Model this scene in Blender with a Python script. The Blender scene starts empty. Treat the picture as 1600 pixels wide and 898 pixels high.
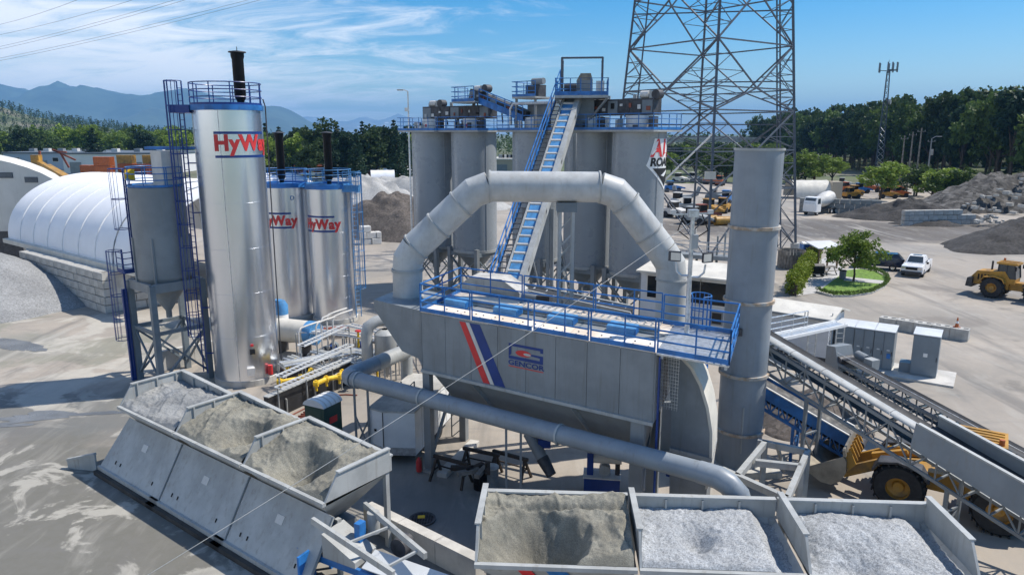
import bpy, math, random
import numpy as np
from mathutils import Vector as V, Matrix, noise as mnoise
R = math.radians
random.seed(7); rng = np.random.default_rng(7)
scene = bpy.context.scene
COL = scene.collection

# ------------------------------------------------------------------ camera
cam_d = bpy.data.cameras.new('camera'); cam = bpy.data.objects.new('camera', cam_d); COL.objects.link(cam)
cam.location = (0, 0, 14.0); cam.rotation_euler = (R(90 - 12.14), 0, 0)
cam_d.sensor_width = 36; cam_d.lens = 25.2; cam_d.clip_start = 0.1; cam_d.clip_end = 60000
scene.camera = cam

# ------------------------------------------------------------------ light
SUN_AZ = R(75); SUN_EL = R(54)          # azimuth clockwise from +Y
sd = V((math.sin(SUN_AZ) * math.cos(SUN_EL), math.cos(SUN_AZ) * math.cos(SUN_EL), math.sin(SUN_EL)))
sl = bpy.data.lights.new('sun', 'SUN'); sl.energy = 5.0; sl.angle = R(0.53); sl.color = (1.0, 0.94, 0.85)
so = bpy.data.objects.new('sun', sl); COL.objects.link(so); so.location = (60, 20, 90)
so.rotation_euler = sd.to_track_quat('Z', 'Y').to_euler()

world = bpy.data.worlds.new('World'); scene.world = world; world.use_nodes = True
wn = world.node_tree; wn.nodes.clear(); WL = wn.links.new
def wnode(t, **k):
    n = wn.nodes.new(t)
    for a, b in k.items(): setattr(n, a, b)
    return n
sky = wnode('ShaderNodeTexSky', sky_type='NISHITA', sun_disc=False)
sky.sun_elevation = SUN_EL; sky.sun_rotation = SUN_AZ; sky.air_density = 1.0; sky.dust_density = 0.35; sky.ozone_density = 2.6
tc = wnode('ShaderNodeTexCoord'); sep = wnode('ShaderNodeSeparateXYZ'); WL(tc.outputs['Generated'], sep.inputs[0])
def wmath(op, a, b=None):
    n = wnode('ShaderNodeMath', operation=op)
    for i, x in enumerate((a, b)):
        if x is None: continue
        if isinstance(x, (int, float)): n.inputs[i].default_value = x
        else: WL(x, n.inputs[i])
    return n.outputs[0]
zz = wmath('MAXIMUM', sep.outputs[2], 0.0); den = wmath('ADD', zz, 0.16)
cx = wmath('DIVIDE', sep.outputs[0], den); cy = wmath('DIVIDE', sep.outputs[1], den)
comb = wnode('ShaderNodeCombineXYZ'); WL(cx, comb.inputs[0]); WL(cy, comb.inputs[1])
def wnoise(scale, detail, rough, loc, scl, dist=0.0):
    m = wnode('ShaderNodeMapping'); m.inputs['Location'].default_value = loc; m.inputs['Scale'].default_value = scl
    m.inputs['Rotation'].default_value = (0, 0, R(18))
    WL(comb.outputs[0], m.inputs[0]); n = wnode('ShaderNodeTexNoise')
    n.inputs['Scale'].default_value = scale; n.inputs['Detail'].default_value = detail
    n.inputs['Roughness'].default_value = rough; n.inputs['Distortion'].default_value = dist
    WL(m.outputs[0], n.inputs['Vector']); return n.outputs['Fac']
big = wnoise(0.30, 2, 0.5, (3.35, 1.9, 0), (1, 1, 1))
wisp = wnoise(2.3, 11, 0.66, (1.3, 4.0, 0), (0.75, 1.35, 1), 0.9)
# broad bank of thin cloud lying towards the west, thinning out to the east
lean = wmath('MULTIPLY', cx, -0.085)
cm = wmath('ADD', wmath('ADD', wmath('MULTIPLY', big, 0.55), wmath('MULTIPLY', wisp, 0.75)), lean)
ramp = wnode('ShaderNodeMapRange', interpolation_type='SMOOTHSTEP')
ramp.inputs['From Min'].default_value = 0.60; ramp.inputs['From Max'].default_value = 0.92
ramp.inputs['To Min'].default_value = 0.0; ramp.inputs['To Max'].default_value = 0.9
WL(cm, ramp.inputs['Value'])
hsv = wnode('ShaderNodeHueSaturation'); hsv.inputs['Saturation'].default_value = 1.65; WL(sky.outputs[0], hsv.inputs['Color'])
mixc = wnode('ShaderNodeMix', data_type='RGBA'); WL(ramp.outputs[0], mixc.inputs[0])
WL(hsv.outputs[0], mixc.inputs[6]); mixc.inputs[7].default_value = (9.3, 9.4, 9.6, 1)
bg = wnode('ShaderNodeBackground'); bg.inputs['Strength'].default_value = 0.12
WL(mixc.outputs[2], bg.inputs['Color'])
wo = wnode('ShaderNodeOutputWorld'); WL(bg.outputs[0], wo.inputs['Surface'])
scene.view_settings.view_transform = 'Standard'; scene.view_settings.look = 'None'
scene.view_settings.exposure = 0.22; scene.view_settings.gamma = 1.0

# ------------------------------------------------------------------ materials
MATS = {}
def mat(name, col, rough=0.6, metal=0.0, var=0.12, scale=1.5, bump=0.0, bscale=12.0, col2=None, fac=(0.45, 0.62),
        grain=0.0, gscale=60.0, streak=0.0, streakcol=(0.22, 0.19, 0.15), coords='Object', spec=0.5, detail=6, emit=None):
    m = bpy.data.materials.new(name); m.use_nodes = True; MATS[name] = m
    nt = m.node_tree; L = nt.links.new; b = nt.nodes['Principled BSDF']
    b.inputs['Roughness'].default_value = rough; b.inputs['Metallic'].default_value = metal
    b.inputs['Specular IOR Level'].default_value = spec
    tcn = nt.nodes.new('ShaderNodeTexCoord')
    if coords == 'World':
        geo = nt.nodes.new('ShaderNodeNewGeometry'); vec = geo.outputs['Position']
    else: vec = tcn.outputs['Object']
    def noi(s, d=detail, r=0.6, sc=None):
        n = nt.nodes.new('ShaderNodeTexNoise'); n.inputs['Scale'].default_value = s; n.inputs['Detail'].default_value = d
        n.inputs['Roughness'].default_value = r
        if sc:
            mp = nt.nodes.new('ShaderNodeMapping'); mp.inputs['Scale'].default_value = sc; L(vec, mp.inputs[0]); L(mp.outputs[0], n.inputs['Vector'])
        else: L(vec, n.inputs['Vector'])
        return n.outputs['Fac']
    def mix(f, a, c, typ='MIX'):
        n = nt.nodes.new('ShaderNodeMix'); n.data_type = 'RGBA'; n.blend_type = typ
        for i, x in ((0, f), (6, a), (7, c)):
            if isinstance(x, (int, float)): n.inputs[i].default_value = x
            elif isinstance(x, tuple): n.inputs[i].default_value = (*x[:3], 1)
            else: L(x, n.inputs[i])
        return n.outputs[2]
    def rng_(v, a, c, lo=0.0, hi=1.0):
        n = nt.nodes.new('ShaderNodeMapRange'); n.interpolation_type = 'SMOOTHSTEP'
        n.inputs['From Min'].default_value = a; n.inputs['From Max'].default_value = c
        n.inputs['To Min'].default_value = lo; n.inputs['To Max'].default_value = hi
        L(v, n.inputs['Value']); return n.outputs[0]
    c = tuple(col)
    hi = tuple(min(1, x * (1 + var)) for x in c); lo = tuple(x * (1 - var) for x in c)
    out = mix(rng_(noi(scale), 0.35, 0.65), lo, hi)
    if col2: out = mix(rng_(noi(scale * 0.6, 8, 0.65), *fac), out, tuple(col2))
    if streak: out = mix(rng_(noi(1.0, 6, 0.7, (5.0, 5.0, 0.35)), 0.5, 0.75, 0, streak), out, tuple(streakcol))
    if grain:
        vo = nt.nodes.new('ShaderNodeTexVoronoi'); vo.inputs['Scale'].default_value = gscale; L(vec, vo.inputs['Vector'])
        sepc = nt.nodes.new('ShaderNodeSeparateColor'); L(vo.outputs['Color'], sepc.inputs[0])
        out = mix(1.0, out, mix(sepc.outputs[0], tuple([1 - grain] * 3), tuple([1 + grain] * 3)), 'MULTIPLY')
    L(out, b.inputs['Base Color'])
    if bump:
        bn = nt.nodes.new('ShaderNodeBump'); bn.inputs['Strength'].default_value = bump; bn.inputs['Distance'].default_value = 0.05
        L(noi(bscale, 5, 0.65), bn.inputs['Height']); L(bn.outputs[0], b.inputs['Normal'])
    if rough < 0.95 and not emit:
        L(rng_(noi(scale * 2.3), 0.3, 0.7, max(0.03, rough - 0.08), min(1, rough + 0.1)), b.inputs['Roughness'])
    if emit:
        b.inputs['Emission Color'].default_value = (*emit[:3], 1); b.inputs['Emission Strength'].default_value = emit[3]
    return m

mat('steel_grey', (0.225, 0.242, 0.25), 0.5, 0.0, 0.10, 0.7, streak=0.35)
mat('steel_dark', (0.16, 0.19, 0.21), 0.5, 0.0, 0.12, 1.2, streak=0.25)
mat('steel_light', (0.37, 0.38, 0.37), 0.5, 0.0, 0.14, 0.8, streak=0.55, streakcol=(0.19, 0.165, 0.13))
mat('stack_grey', (0.24, 0.272, 0.302), 0.42, 0.0, 0.08, 0.9, streak=0.45, streakcol=(0.17, 0.165, 0.15))
mat('bag_grey', (0.215, 0.24, 0.257), 0.42, 0.0, 0.10, 0.9, streak=0.55, streakcol=(0.135,0.128,0.112))
mat('duct_grey', (0.47, 0.475, 0.46), 0.42, 0.0, 0.12, 0.9, streak=0.4, streakcol=(0.30, 0.265, 0.215))
mat('silo_grey', (0.285, 0.31, 0.33), 0.30, 0.0, 0.05, 0.4, streak=0.2, streakcol=(0.26, 0.28, 0.29))
mat('galv', (0.55, 0.57, 0.58), 0.42, 0.75, 0.18, 6.0)
mat('tower_steel', (0.085, 0.10, 0.125), 0.55, 0.0, 0.15, 2.0)
mat('blue', (0.022, 0.15, 0.42), 0.45, 0.0, 0.25, 1.5, streak=0.3, streakcol=(0.10, 0.16, 0.26))
mat('blue_dark', (0.008, 0.04, 0.20), 0.4, 0.0, 0.12, 1.5)
mat('blue_light', (0.065, 0.235, 0.47), 0.5, 0.0, 0.2, 2.0, streak=0.4, streakcol=(0.20, 0.24, 0.28))
mat('red', (0.62, 0.035, 0.035), 0.45, 0.0, 0.08, 2.0)
mat('orange', (0.46, 0.11, 0.02), 0.5, 0.0, 0.15, 2.0)
mat('rust_red', (0.22, 0.06, 0.035), 0.7, 0.0, 0.25, 2.0)
mat('white', (0.78, 0.78, 0.76), 0.5, 0.0, 0.05, 1.0)
mat('white_dirty', (0.62, 0.60, 0.56), 0.6, 0.0, 0.1, 0.8, streak=0.35)
mat('cream', (0.60, 0.57, 0.50), 0.6, 0.0, 0.08, 0.8, streak=0.2)
mat('black', (0.007, 0.007, 0.008), 0.45, 0.0, 0.2, 2.0, spec=0.2)
mat('black_print', (0.012, 0.012, 0.013), 0.6, 0.0, 0.1, 2.0)
mat('dark_gear', (0.05, 0.05, 0.055), 0.6, 0.0, 0.3, 3.0)
mat('rubber', (0.022, 0.022, 0.024), 0.75, 0.0, 0.25, 4.0, bump=0.2)
mat('belt', (0.03, 0.032, 0.035), 0.6, 0.0, 0.3, 2.0)
mat('yellow', (0.44, 0.23, 0.03), 0.5, 0.0, 0.2, 1.2, streak=0.5, streakcol=(0.16, 0.11, 0.06), col2=(0.22, 0.14, 0.05), fac=(0.5, 0.66))
mat('yellow_pipe', (0.75, 0.48, 0.02), 0.5, 0.0, 0.15, 4.0)
mat('bucket_steel', (0.27, 0.24, 0.19), 0.55, 0.3, 0.25, 1.5, streak=0.4)
mat('glass_dark', (0.008, 0.011, 0.014), 0.08, 0.0, 0.0, 1.0, spec=0.35)
mat('glass_car', (0.03, 0.045, 0.055), 0.05, 0.0, 0.0, 1.0, spec=0.8)
mat('car_white', (0.80, 0.80, 0.80), 0.18, 0.0, 0.02, 1.0)
mat('car_navy', (0.012, 0.02, 0.05), 0.15, 0.0, 0.05, 1.0)
mat('chrome', (0.65, 0.66, 0.67), 0.2, 0.9, 0.1, 2.0)
mat('fabric', (0.80, 0.81, 0.83), 0.55, 0.0, 0.04, 0.3, streak=0.12, streakcol=(0.5, 0.5, 0.48))
mat('fabric_old', (0.66, 0.64, 0.58), 0.65, 0.0, 0.06, 0.3, streak=0.3, streakcol=(0.42, 0.4, 0.36))
mat('concrete', (0.42, 0.41, 0.38), 0.8, 0.0, 0.2, 0.9, bump=0.25, bscale=6, streak=0.45, streakcol=(0.17, 0.16, 0.15))
mat('concrete_dark', (0.27, 0.27, 0.25), 0.8, 0.0, 0.2, 0.9, bump=0.25, bscale=6, streak=0.4, streakcol=(0.12, 0.12, 0.11))
mat('concrete_pale', (0.50, 0.48, 0.44), 0.8, 0.0, 0.14, 0.9, bump=0.15, bscale=6, streak=0.25)
mat('containment_black', (0.018, 0.018, 0.02), 0.55, 0.0, 0.3, 1.5, grain=0.3)
mat('gravel_blue', (0.34, 0.352, 0.36), 0.9, 0.0, 0.12, 1.2, bump=0.4, bscale=40, grain=0.36, gscale=36, coords='World')
mat('gravel_tan', (0.22, 0.21, 0.172), 0.95, 0.0, 0.22, 0.9, bump=0.4, bscale=24, grain=0.24, gscale=55, coords='World', col2=(0.15, 0.148, 0.125), fac=(0.5, 0.66))
mat('gravel_grey', (0.235, 0.24, 0.238), 0.95, 0.0, 0.16, 1.0, bump=0.4, bscale=24, grain=0.24, gscale=55, coords='World', col2=(0.34, 0.335, 0.315), fac=(0.5, 0.66))
mat('pile_grey', (0.25, 0.252, 0.25), 0.95, 0.0, 0.14, 0.3, bump=0.6, bscale=5, grain=0.25, gscale=12, coords='World')
mat('pile_pale', (0.36, 0.355, 0.34), 0.95, 0.0, 0.12, 0.3, bump=0.5, bscale=4, grain=0.15, gscale=8, coords='World')
mat('pile_brown', (0.11, 0.093, 0.08), 0.95, 0.0, 0.25, 0.4, bump=0.8, bscale=3, grain=0.3, gscale=6, coords='World')
mat('pile_dark', (0.038, 0.035, 0.033), 0.95, 0.0, 0.3, 0.4, bump=0.8, bscale=2.5, grain=0.4, gscale=4, coords='World')
mat('rubble', (0.075, 0.07, 0.064), 0.95, 0.0, 0.4, 0.8, bump=0.8, bscale=2.0, grain=0.65, gscale=1.4, coords='World')
mat('wood_dark', (0.045, 0.032, 0.024), 0.75, 0.0, 0.3, 3.0)
mat('wood', (0.24, 0.15, 0.085), 0.7, 0.0, 0.25, 3.0)
mat('wood_grey', (0.20, 0.18, 0.155), 0.8, 0.0, 0.3, 2.0, streak=0.5)
mat('bark', (0.075, 0.055, 0.04), 0.9, 0.0, 0.3, 3.0)
mat('roof_tan', (0.62, 0.59, 0.52), 0.6, 0.0, 0.10, 0.8, streak=0.2)
mat('deck_rust', (0.72, 0.60, 0.47), 0.7, 0.0, 0.12, 0.7, col2=(0.72, 0.70, 0.66), fac=(0.42, 0.6), bump=0.1)
mat('cabinet', (0.19, 0.23, 0.26), 0.45, 0.0, 0.06, 1.0)
mat('cabinet_top', (0.60, 0.62, 0.63), 0.45, 0.0, 0.06, 1.0)
mat('siding', (0.60, 0.61, 0.62), 0.55, 0.0, 0.05, 1.0)
mat('potty_green', (0.008, 0.06, 0.05), 0.45, 0.0, 0.1, 1.0)
mat('warehouse', (0.70, 0.70, 0.69), 0.6, 0.0, 0.05, 0.1)
mat('warehouse_blue', (0.35, 0.42, 0.50), 0.6, 0.0, 0.06, 0.1)
mat('slate_roof', (0.10, 0.125, 0.155), 0.6, 0.0, 0.08, 0.1)
mat('beige', (0.45, 0.38, 0.28), 0.6, 0.0, 0.08, 0.1)
mat('grass', (0.13, 0.225, 0.03), 0.9, 0.0, 0.3, 3.0, bump=0.6, bscale=40, grain=0.3, gscale=30, coords='World')
mat('paving', (0.45, 0.44, 0.43), 0.85, 0.0, 0.1, 1.0, coords='World')
mat('water', (0.16, 0.19, 0.20), 0.08, 0.0, 0.1, 1.0)
mat('rubber_edge', (0.05, 0.045, 0.04), 0.9, 0.0, 0.3, 1.0)

# brushed aluminium cladding with faint sheet joints
def clad(name, base):
    m = mat(name, base, 0.27, 0.95, 0.02, 0.35, detail=2)
    nt = m.node_tree; L = nt.links.new; b = nt.nodes['Principled BSDF']; nt.links.remove(b.inputs['Roughness'].links[0]); b.inputs['Roughness'].default_value = 0.26
    geo = nt.nodes.new('ShaderNodeTexCoord'); sp = nt.nodes.new('ShaderNodeSeparateXYZ'); L(geo.outputs['Object'], sp.inputs[0])
    w = nt.nodes.new('ShaderNodeTexNoise'); w.inputs['Scale'].default_value = 1.0; w.inputs['Detail'].default_value = 4
    mp = nt.nodes.new('ShaderNodeMapping'); mp.inputs['Scale'].default_value = (0.4, 0.4, 7.0)
    L(geo.outputs['Object'], mp.inputs[0]); L(mp.outputs[0], w.inputs['Vector'])
    bn = nt.nodes.new('ShaderNodeBump'); bn.inputs['Strength'].default_value = 0.03; bn.inputs['Distance'].default_value = 0.004
    L(w.outputs['Fac'], bn.inputs['Height']); L(bn.outputs[0], b.inputs['Normal'])
    return m
clad('cladding', (0.74, 0.77, 0.82))

def leaf_mat(name, col, var=0.35):
    m = bpy.data.materials.new(name); m.use_nodes = True; MATS[name] = m
    nt = m.node_tree; L = nt.links.new; b = nt.nodes['Principled BSDF']; b.inputs['Roughness'].default_value = 0.6
    b.inputs['Specular IOR Level'].default_value = 0.25
    oi = nt.nodes.new('ShaderNodeObjectInfo'); at = nt.nodes.new('ShaderNodeTexCoord')
    n = nt.nodes.new('ShaderNodeTexNoise'); n.inputs['Scale'].default_value = 0.9; n.inputs['Detail'].default_value = 3
    L(at.outputs['Object'], n.inputs['Vector'])
    ad = nt.nodes.new('ShaderNodeMath'); ad.operation = 'ADD'; L(oi.outputs['Random'], ad.inputs[0]); L(n.outputs['Fac'], ad.inputs[1])
    mr = nt.nodes.new('ShaderNodeMapRange'); mr.inputs['From Min'].default_value = 0.4; mr.inputs['From Max'].default_value = 1.6; L(ad.outputs[0], mr.inputs['Value'])
    mx = nt.nodes.new('ShaderNodeMix'); mx.data_type = 'RGBA'; L(mr.outputs[0], mx.inputs[0])
    mx.inputs[6].default_value = (*[c * (1 - var) for c in col], 1); mx.inputs[7].default_value = (col[0] * (1 + var * 1.3), col[1] * (1 + var), col[2] * (1 + var * .6), 1)
    L(mx.outputs[2], b.inputs['Base Color'])
    tr = nt.nodes.new('ShaderNodeBsdfTranslucent'); L(mx.outputs[2], tr.inputs['Color'])
    ms = nt.nodes.new('ShaderNodeMixShader'); ms.inputs[0].default_value = 0.3
    L(b.outputs[0], ms.inputs[1]); L(tr.outputs[0], ms.inputs[2])
    L(ms.outputs[0], nt.nodes['Material Output'].inputs['Surface'])
leaf_mat('leaf_mid', (0.08, 0.135, 0.03)); leaf_mat('leaf_dark', (0.042, 0.075, 0.024)); leaf_mat('leaf_bright', (0.17, 0.255, 0.04))
leaf_mat('needle', (0.022, 0.05, 0.026)); leaf_mat('hedge_leaf', (0.22, 0.29, 0.03)); leaf_mat('shrub', (0.10, 0.13, 0.04))

# ------------------------------------------------------------------ mesh helpers
class MB:
    def __init__(s): s.v = []; s.f = []
    def add(s, vs, fs):
        o = len(s.v); s.v += [(p[0], p[1], p[2]) for p in vs]; s.f += [tuple(i + o for i in f) for f in fs]; return s
    def box(s, c, d, rz=0.0):
        cx_, cy_, cz_ = c; a, b, h = d[0] / 2, d[1] / 2, d[2] / 2; ca, sa = math.cos(rz), math.sin(rz); vs = []
        for z in (-h, h):
            for x, y in ((-a, -b), (a, -b), (a, b), (-a, b)): vs.append((cx_ + x * ca - y * sa, cy_ + x * sa + y * ca, cz_ + z))
        return s.add(vs, [(0, 3, 2, 1), (4, 5, 6, 7), (0, 1, 5, 4), (1, 2, 6, 5), (2, 3, 7, 6), (3, 0, 4, 7)])
    def bb(s, x0, x1, y0, y1, z0, z1): return s.box(((x0 + x1) / 2, (y0 + y1) / 2, (z0 + z1) / 2), (x1 - x0, y1 - y0, z1 - z0))
    def beam(s, p, q, w, h=None, up=(0, 0, 1)):
        p = V(p); q = V(q); h = h or w; d = (q - p).normalized(); u = V(up)
        if abs(d.dot(u)) > 0.98: u = V((0, 1, 0)) if abs(d.y) < 0.9 else V((1, 0, 0))
        x = d.cross(u).normalized() * (w / 2); y = x.cross(d).normalized() * (h / 2)
        vs = [p - x - y, p + x - y, p + x + y, p - x + y, q - x - y, q + x - y, q + x + y, q - x + y]
        return s.add(vs, [(0, 3, 2, 1), (4, 5, 6, 7), (0, 1, 5, 4), (1, 2, 6, 5), (2, 3, 7, 6), (3, 0, 4, 7)])
    def tube(s, pts, r, n=8, caps=True, closed=False):
        pts = [V(p) for p in pts]; m = len(pts); rs = r if isinstance(r, (list, tuple)) else [r] * m
        base = len(s.v); prev = None
        for i, p in enumerate(pts):
            if closed: d = pts[(i + 1) % m] - pts[i - 1]
            elif i == 0: d = pts[1] - p
            elif i == m - 1: d = p - pts[-2]
            else: d = (pts[i + 1] - p).normalized() + (p - pts[i - 1]).normalized()
            d = d.normalized()
            if prev is None:
                a = V((0, 0, 1)) if abs(d.z) < 0.9 else V((1, 0, 0)); x = d.cross(a).normalized()
            else: x = (prev - d * prev.dot(d)).normalized()
            prev = x; y = d.cross(x); k = 1.0
            if not closed and 0 < i < m - 1:
                co = max(0.5, (pts[i + 1] - p).normalized().dot(d)); k = 1.0 / co
            # keep the section round across mitred joints
            ax = None
            if k > 1.001:
                nrm = (pts[i + 1] - p).normalized() - (p - pts[i - 1]).normalized(); ax = nrm.normalized()
            for j in range(n):
                t = 2 * math.pi * j / n; o = (x * math.cos(t) + y * math.sin(t)) * rs[i]
                if ax is not None: o = o + ax * (o.dot(ax) * (k - 1))
                s.v.append(tuple(p + o))
        for i in range(m if closed else m - 1):
            a = base + i * n; b = base + ((i + 1) % m) * n
            for j in range(n): s.f.append((a + j, a + (j + 1) % n, b + (j + 1) % n, b + j))
        if caps and not closed:
            s.f.append(tuple(base + j for j in range(n))[::-1]); s.f.append(tuple(base + (m - 1) * n + j for j in range(n)))
        return s
    def cyl(s, p, q, r, r2=None, n=20, caps=True): return s.tube([p, q], [r, r if r2 is None else r2], n, caps)
    def lathe(s, prof, c=(0, 0, 0), n=32, a0=0.0, a1=None):
        full = a1 is None; a1 = a0 + 2 * math.pi if full else a1; base = len(s.v); k = n if full else n + 1
        for r, z in prof:
            for j in range(k):
                t = a0 + (a1 - a0) * j / n; s.v.append((c[0] + r * math.cos(t), c[1] + r * math.sin(t), c[2] + z))
        for i in range(len(prof) - 1):
            a = base + i * k; b = a + k
            for j in range(n):
                j2 = (j + 1) % k; s.f.append((a + j, a + j2, b + j2, b + j))
        return s
    def prism(s, poly, vec):
        n = len(poly); vec = V(vec); p = [V(x) for x in poly]; vs = p + [x + vec for x in p]
        return s.add(vs, [tuple(range(n))[::-1], tuple(range(n, 2 * n))] + [(i, (i + 1) % n, (i + 1) % n + n, i + n) for i in range(n)])
    def plate(s, poly, t=0.02):
        p = [V(x) for x in poly]; nn = (p[1] - p[0]).cross(p[2] - p[0]).normalized() * t
        return s.prism([x - nn / 2 for x in p], nn)
    def ell(s, c, r, n=12, m=8):
        prof = []; base = len(s.v)
        for i in range(m + 1):
            a = -math.pi / 2 + math.pi * i / m
            for j in range(n):
                t = 2 * math.pi * j / n; s.v.append((c[0] + r[0] * math.cos(a) * math.cos(t), c[1] + r[1] * math.cos(a) * math.sin(t), c[2] + r[2] * math.sin(a)))
        for i in range(m):
            for j in range(n): s.f.append((base + i * n + j, base + i * n + (j + 1) % n, base + (i + 1) * n + (j + 1) % n, base + (i + 1) * n + j))
        return s
    def mesh(s, name, angle=35):
        me = bpy.data.meshes.new(name); me.from_pydata(s.v, [], s.f); me.update()
        me.polygons.foreach_set('use_smooth', [True] * len(me.polygons)); me.set_sharp_from_angle(angle=R(angle)); return me
    def build(s, name, m, parent=None, loc=None, angle=35):
        return link(name, s.mesh(name, angle), m, parent, loc)
def link(name, me, m=None, parent=None, loc=None, rot=None):
    o = bpy.data.objects.new(name, me)
    if m is not None and me is not None and not me.materials: me.materials.append(MATS[m])
    COL.objects.link(o)
    if parent is not None: o.parent = parent
    if loc is not None: o.location = loc
    if rot is not None: o.rotation_euler = rot
    return o
def tag(o, label=None, cat=None, group=None, kind=None):
    for k, v in (('label', label), ('category', cat), ('group', group), ('kind', kind)):
        if v: o[k] = v
    return o
def thing(name, label, cat, loc=(0, 0, 0), rz=0.0, group=None):
    o = bpy.data.objects.new(name, None); COL.objects.link(o); o.empty_display_size = 0.5
    o.location = loc; o.rotation_euler = (0, 0, rz); return tag(o, label, cat, group)
def struct(name, mb, m, angle=35): return tag(mb.build(name, m, angle=angle), kind='structure')
def copy_tree(o, loc=None, rz=None, label=None, parent=None, scale=None):
    c = o.copy(); COL.objects.link(c)
    if parent is not None: c.parent = parent
    if loc is not None: c.location = loc
    if rz is not None: c.rotation_euler = (0, 0, rz)
    if scale is not None: c.scale = scale if isinstance(scale, (tuple, list)) else (scale,) * 3
    if label: c['label'] = label
    for ch in list(o.children): copy_tree(ch, parent=c)
    return c
def P(x, y, s, cy_=None): return (x, y)
def ring(c, r, n=40, a0=0, a1=2 * math.pi): return [V((c[0] + r * math.cos(a0 + (a1 - a0) * i / n), c[1] + r * math.sin(a0 + (a1 - a0) * i / n), c[2])) for i in range(n + (0 if abs(a1 - a0 - 2 * math.pi) < 1e-6 else 1))]

POSTM = {}
def railing(parent, path, m='blue', h=1.07, step=1.6, r=0.028, closed=False, rails=(1.0, 0.68, 0.36), toe=0.12, posts=None):
    path = [V(p) for p in path]; mb = MB()
    for k in rails: mb.tube([p + V((0, 0, h * k)) for p in path], r, 6, True, closed)
    segs = list(zip(path, path[1:] + ([path[0]] if closed else [])))[: len(path) if closed else len(path) - 1]
    if toe:
        for a, b in segs: mb.beam(a + V((0, 0, toe / 2)), b + V((0, 0, toe / 2)), 0.025, toe)
    ob = mb.build('railing', m, parent)
    key = (m, h, r)
    if key not in POSTM:
        POSTM[key] = MB().cyl((0, 0, 0), (0, 0, h), r, n=6).mesh('post'); POSTM[key].materials.append(MATS[m])
    pts = []
    if posts is not None: pts = [V(p) for p in posts]
    else:
        total = 0.0; nxt = 0.0
        for a, b in segs:
            l = (b - a).length
            while nxt <= total + l + 1e-6:
                pts.append(a.lerp(b, (nxt - total) / l if l else 0)); nxt += step
            total += l
        if not closed and (pts[-1] - path[-1]).length > 0.3: pts.append(path[-1])
    for p in pts: link('post', POSTM[key], None, ob, p)
    return ob
RUNG = {}
def ladder(parent, p0, p1, out, m='blue', w=0.45, step=0.33, cage=2.3, r=0.03, cr=0.38):
    """p0 bottom, p1 top (local), out = horizontal unit vector the climber's back points to"""
    p0 = V(p0); p1 = V(p1); out = V((out[0], out[1], 0)).normalized(); side = V((-out.y, out.x, 0))
    mb = MB()
    for s in (-1, 1): mb.beam(p0 + side * s * w / 2, p1 + side * s * w / 2, 0.05, 0.07)
    lo = mb.build('ladder', m, parent); ax = (p1 - p0); L = ax.length; ax.normalize()
    key = (m, w)
    if key not in RUNG:
        RUNG[key] = MB().cyl((-w / 2, 0, 0), (w / 2, 0, 0), 0.018, n=6).mesh('rung'); RUNG[key].materials.append(MATS[m])
    a = math.atan2(side.y, side.x); n = int(L / step)
    for i in range(1, n): link('rung', RUNG[key], None, lo, p0 + ax * (i * step), (0, 0, a))
    if cage is not None:
        cb = MB(); k = max(2, int((L - cage) / 1.25)); zs = [cage + (L - cage) * i / k for i in range(k + 1)]; th = [R(-100 + 200 * j / 8) for j in range(9)]
        def hoop(z): return [p0 + ax * z + out * (0.36 + cr * math.cos(t)) + side * (cr * math.sin(t)) for t in th]
        for i, z in enumerate(zs):
            hp = hoop(z); cb.tube([p0 + ax * z - side * w / 2] + hp + [p0 + ax * z + side * w / 2], 0.022, 5)
        for j in range(1, 8): cb.beam(hoop(zs[0])[j], hoop(zs[-1])[j], 0.035, 0.012)
        cb.build('cage', m, parent)
    return lo
def text_mesh(body, size, bold=0.0, shear=0.0, space=1.0, sx=1.0):
    cu = bpy.data.curves.new('lettering', 'FONT'); cu.body = body; cu.size = size; cu.offset = bold; cu.shear = shear
    cu.space_character = space; cu.resolution_u = 3; cu.fill_mode = 'FRONT'
    o = bpy.data.objects.new('lettering', cu); COL.objects.link(o)
    dg = bpy.context.evaluated_depsgraph_get(); me = bpy.data.meshes.new_from_object(o.evaluated_get(dg))
    bpy.data.objects.remove(o); bpy.data.curves.remove(cu)
    for v in me.vertices: v.co.x *= sx
    me.materials.clear(); return me
def wrap(me, Rr, a0, z0):
    """flat xy print -> onto a vertical cylinder of radius Rr; x runs counter-clockwise from azimuth a0"""
    for v in me.vertices:
        t = a0 + v.co.x / Rr; z = z0 + v.co.y; v.co = (Rr * math.cos(t), Rr * math.sin(t), z)
    me.update(); return me
def strip_on_cyl(Rr, a0, a1, z0, z1, n=12):
    mb = MB(); vs = []; fs = []
    for i in range(n + 1):
        t = a0 + (a1 - a0) * i / n; vs += [(Rr * math.cos(t), Rr * math.sin(t), z0), (Rr * math.cos(t), Rr * math.sin(t), z1)]
    for i in range(n): fs.append((2 * i, 2 * i + 2, 2 * i + 3, 2 * i + 1))
    return mb.add(vs, fs)
def fbm(x, y, s, o=4):
    return mnoise.fractal(V((x * s, y * s, 0.37)), 1.0, 2.0, o)
def grid(fn, nx, ny):
    """fn(u,v) -> point, u,v in 0..1"""
    mb = MB()
    for j in range(ny + 1):
        for i in range(nx + 1): mb.v.append(tuple(fn(i / nx, j / ny)))
    for j in range(ny):
        for i in range(nx):
            a = j * (nx + 1) + i; mb.f.append((a, a + 1, a + nx + 2, a + nx + 1))
    return mb
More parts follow.
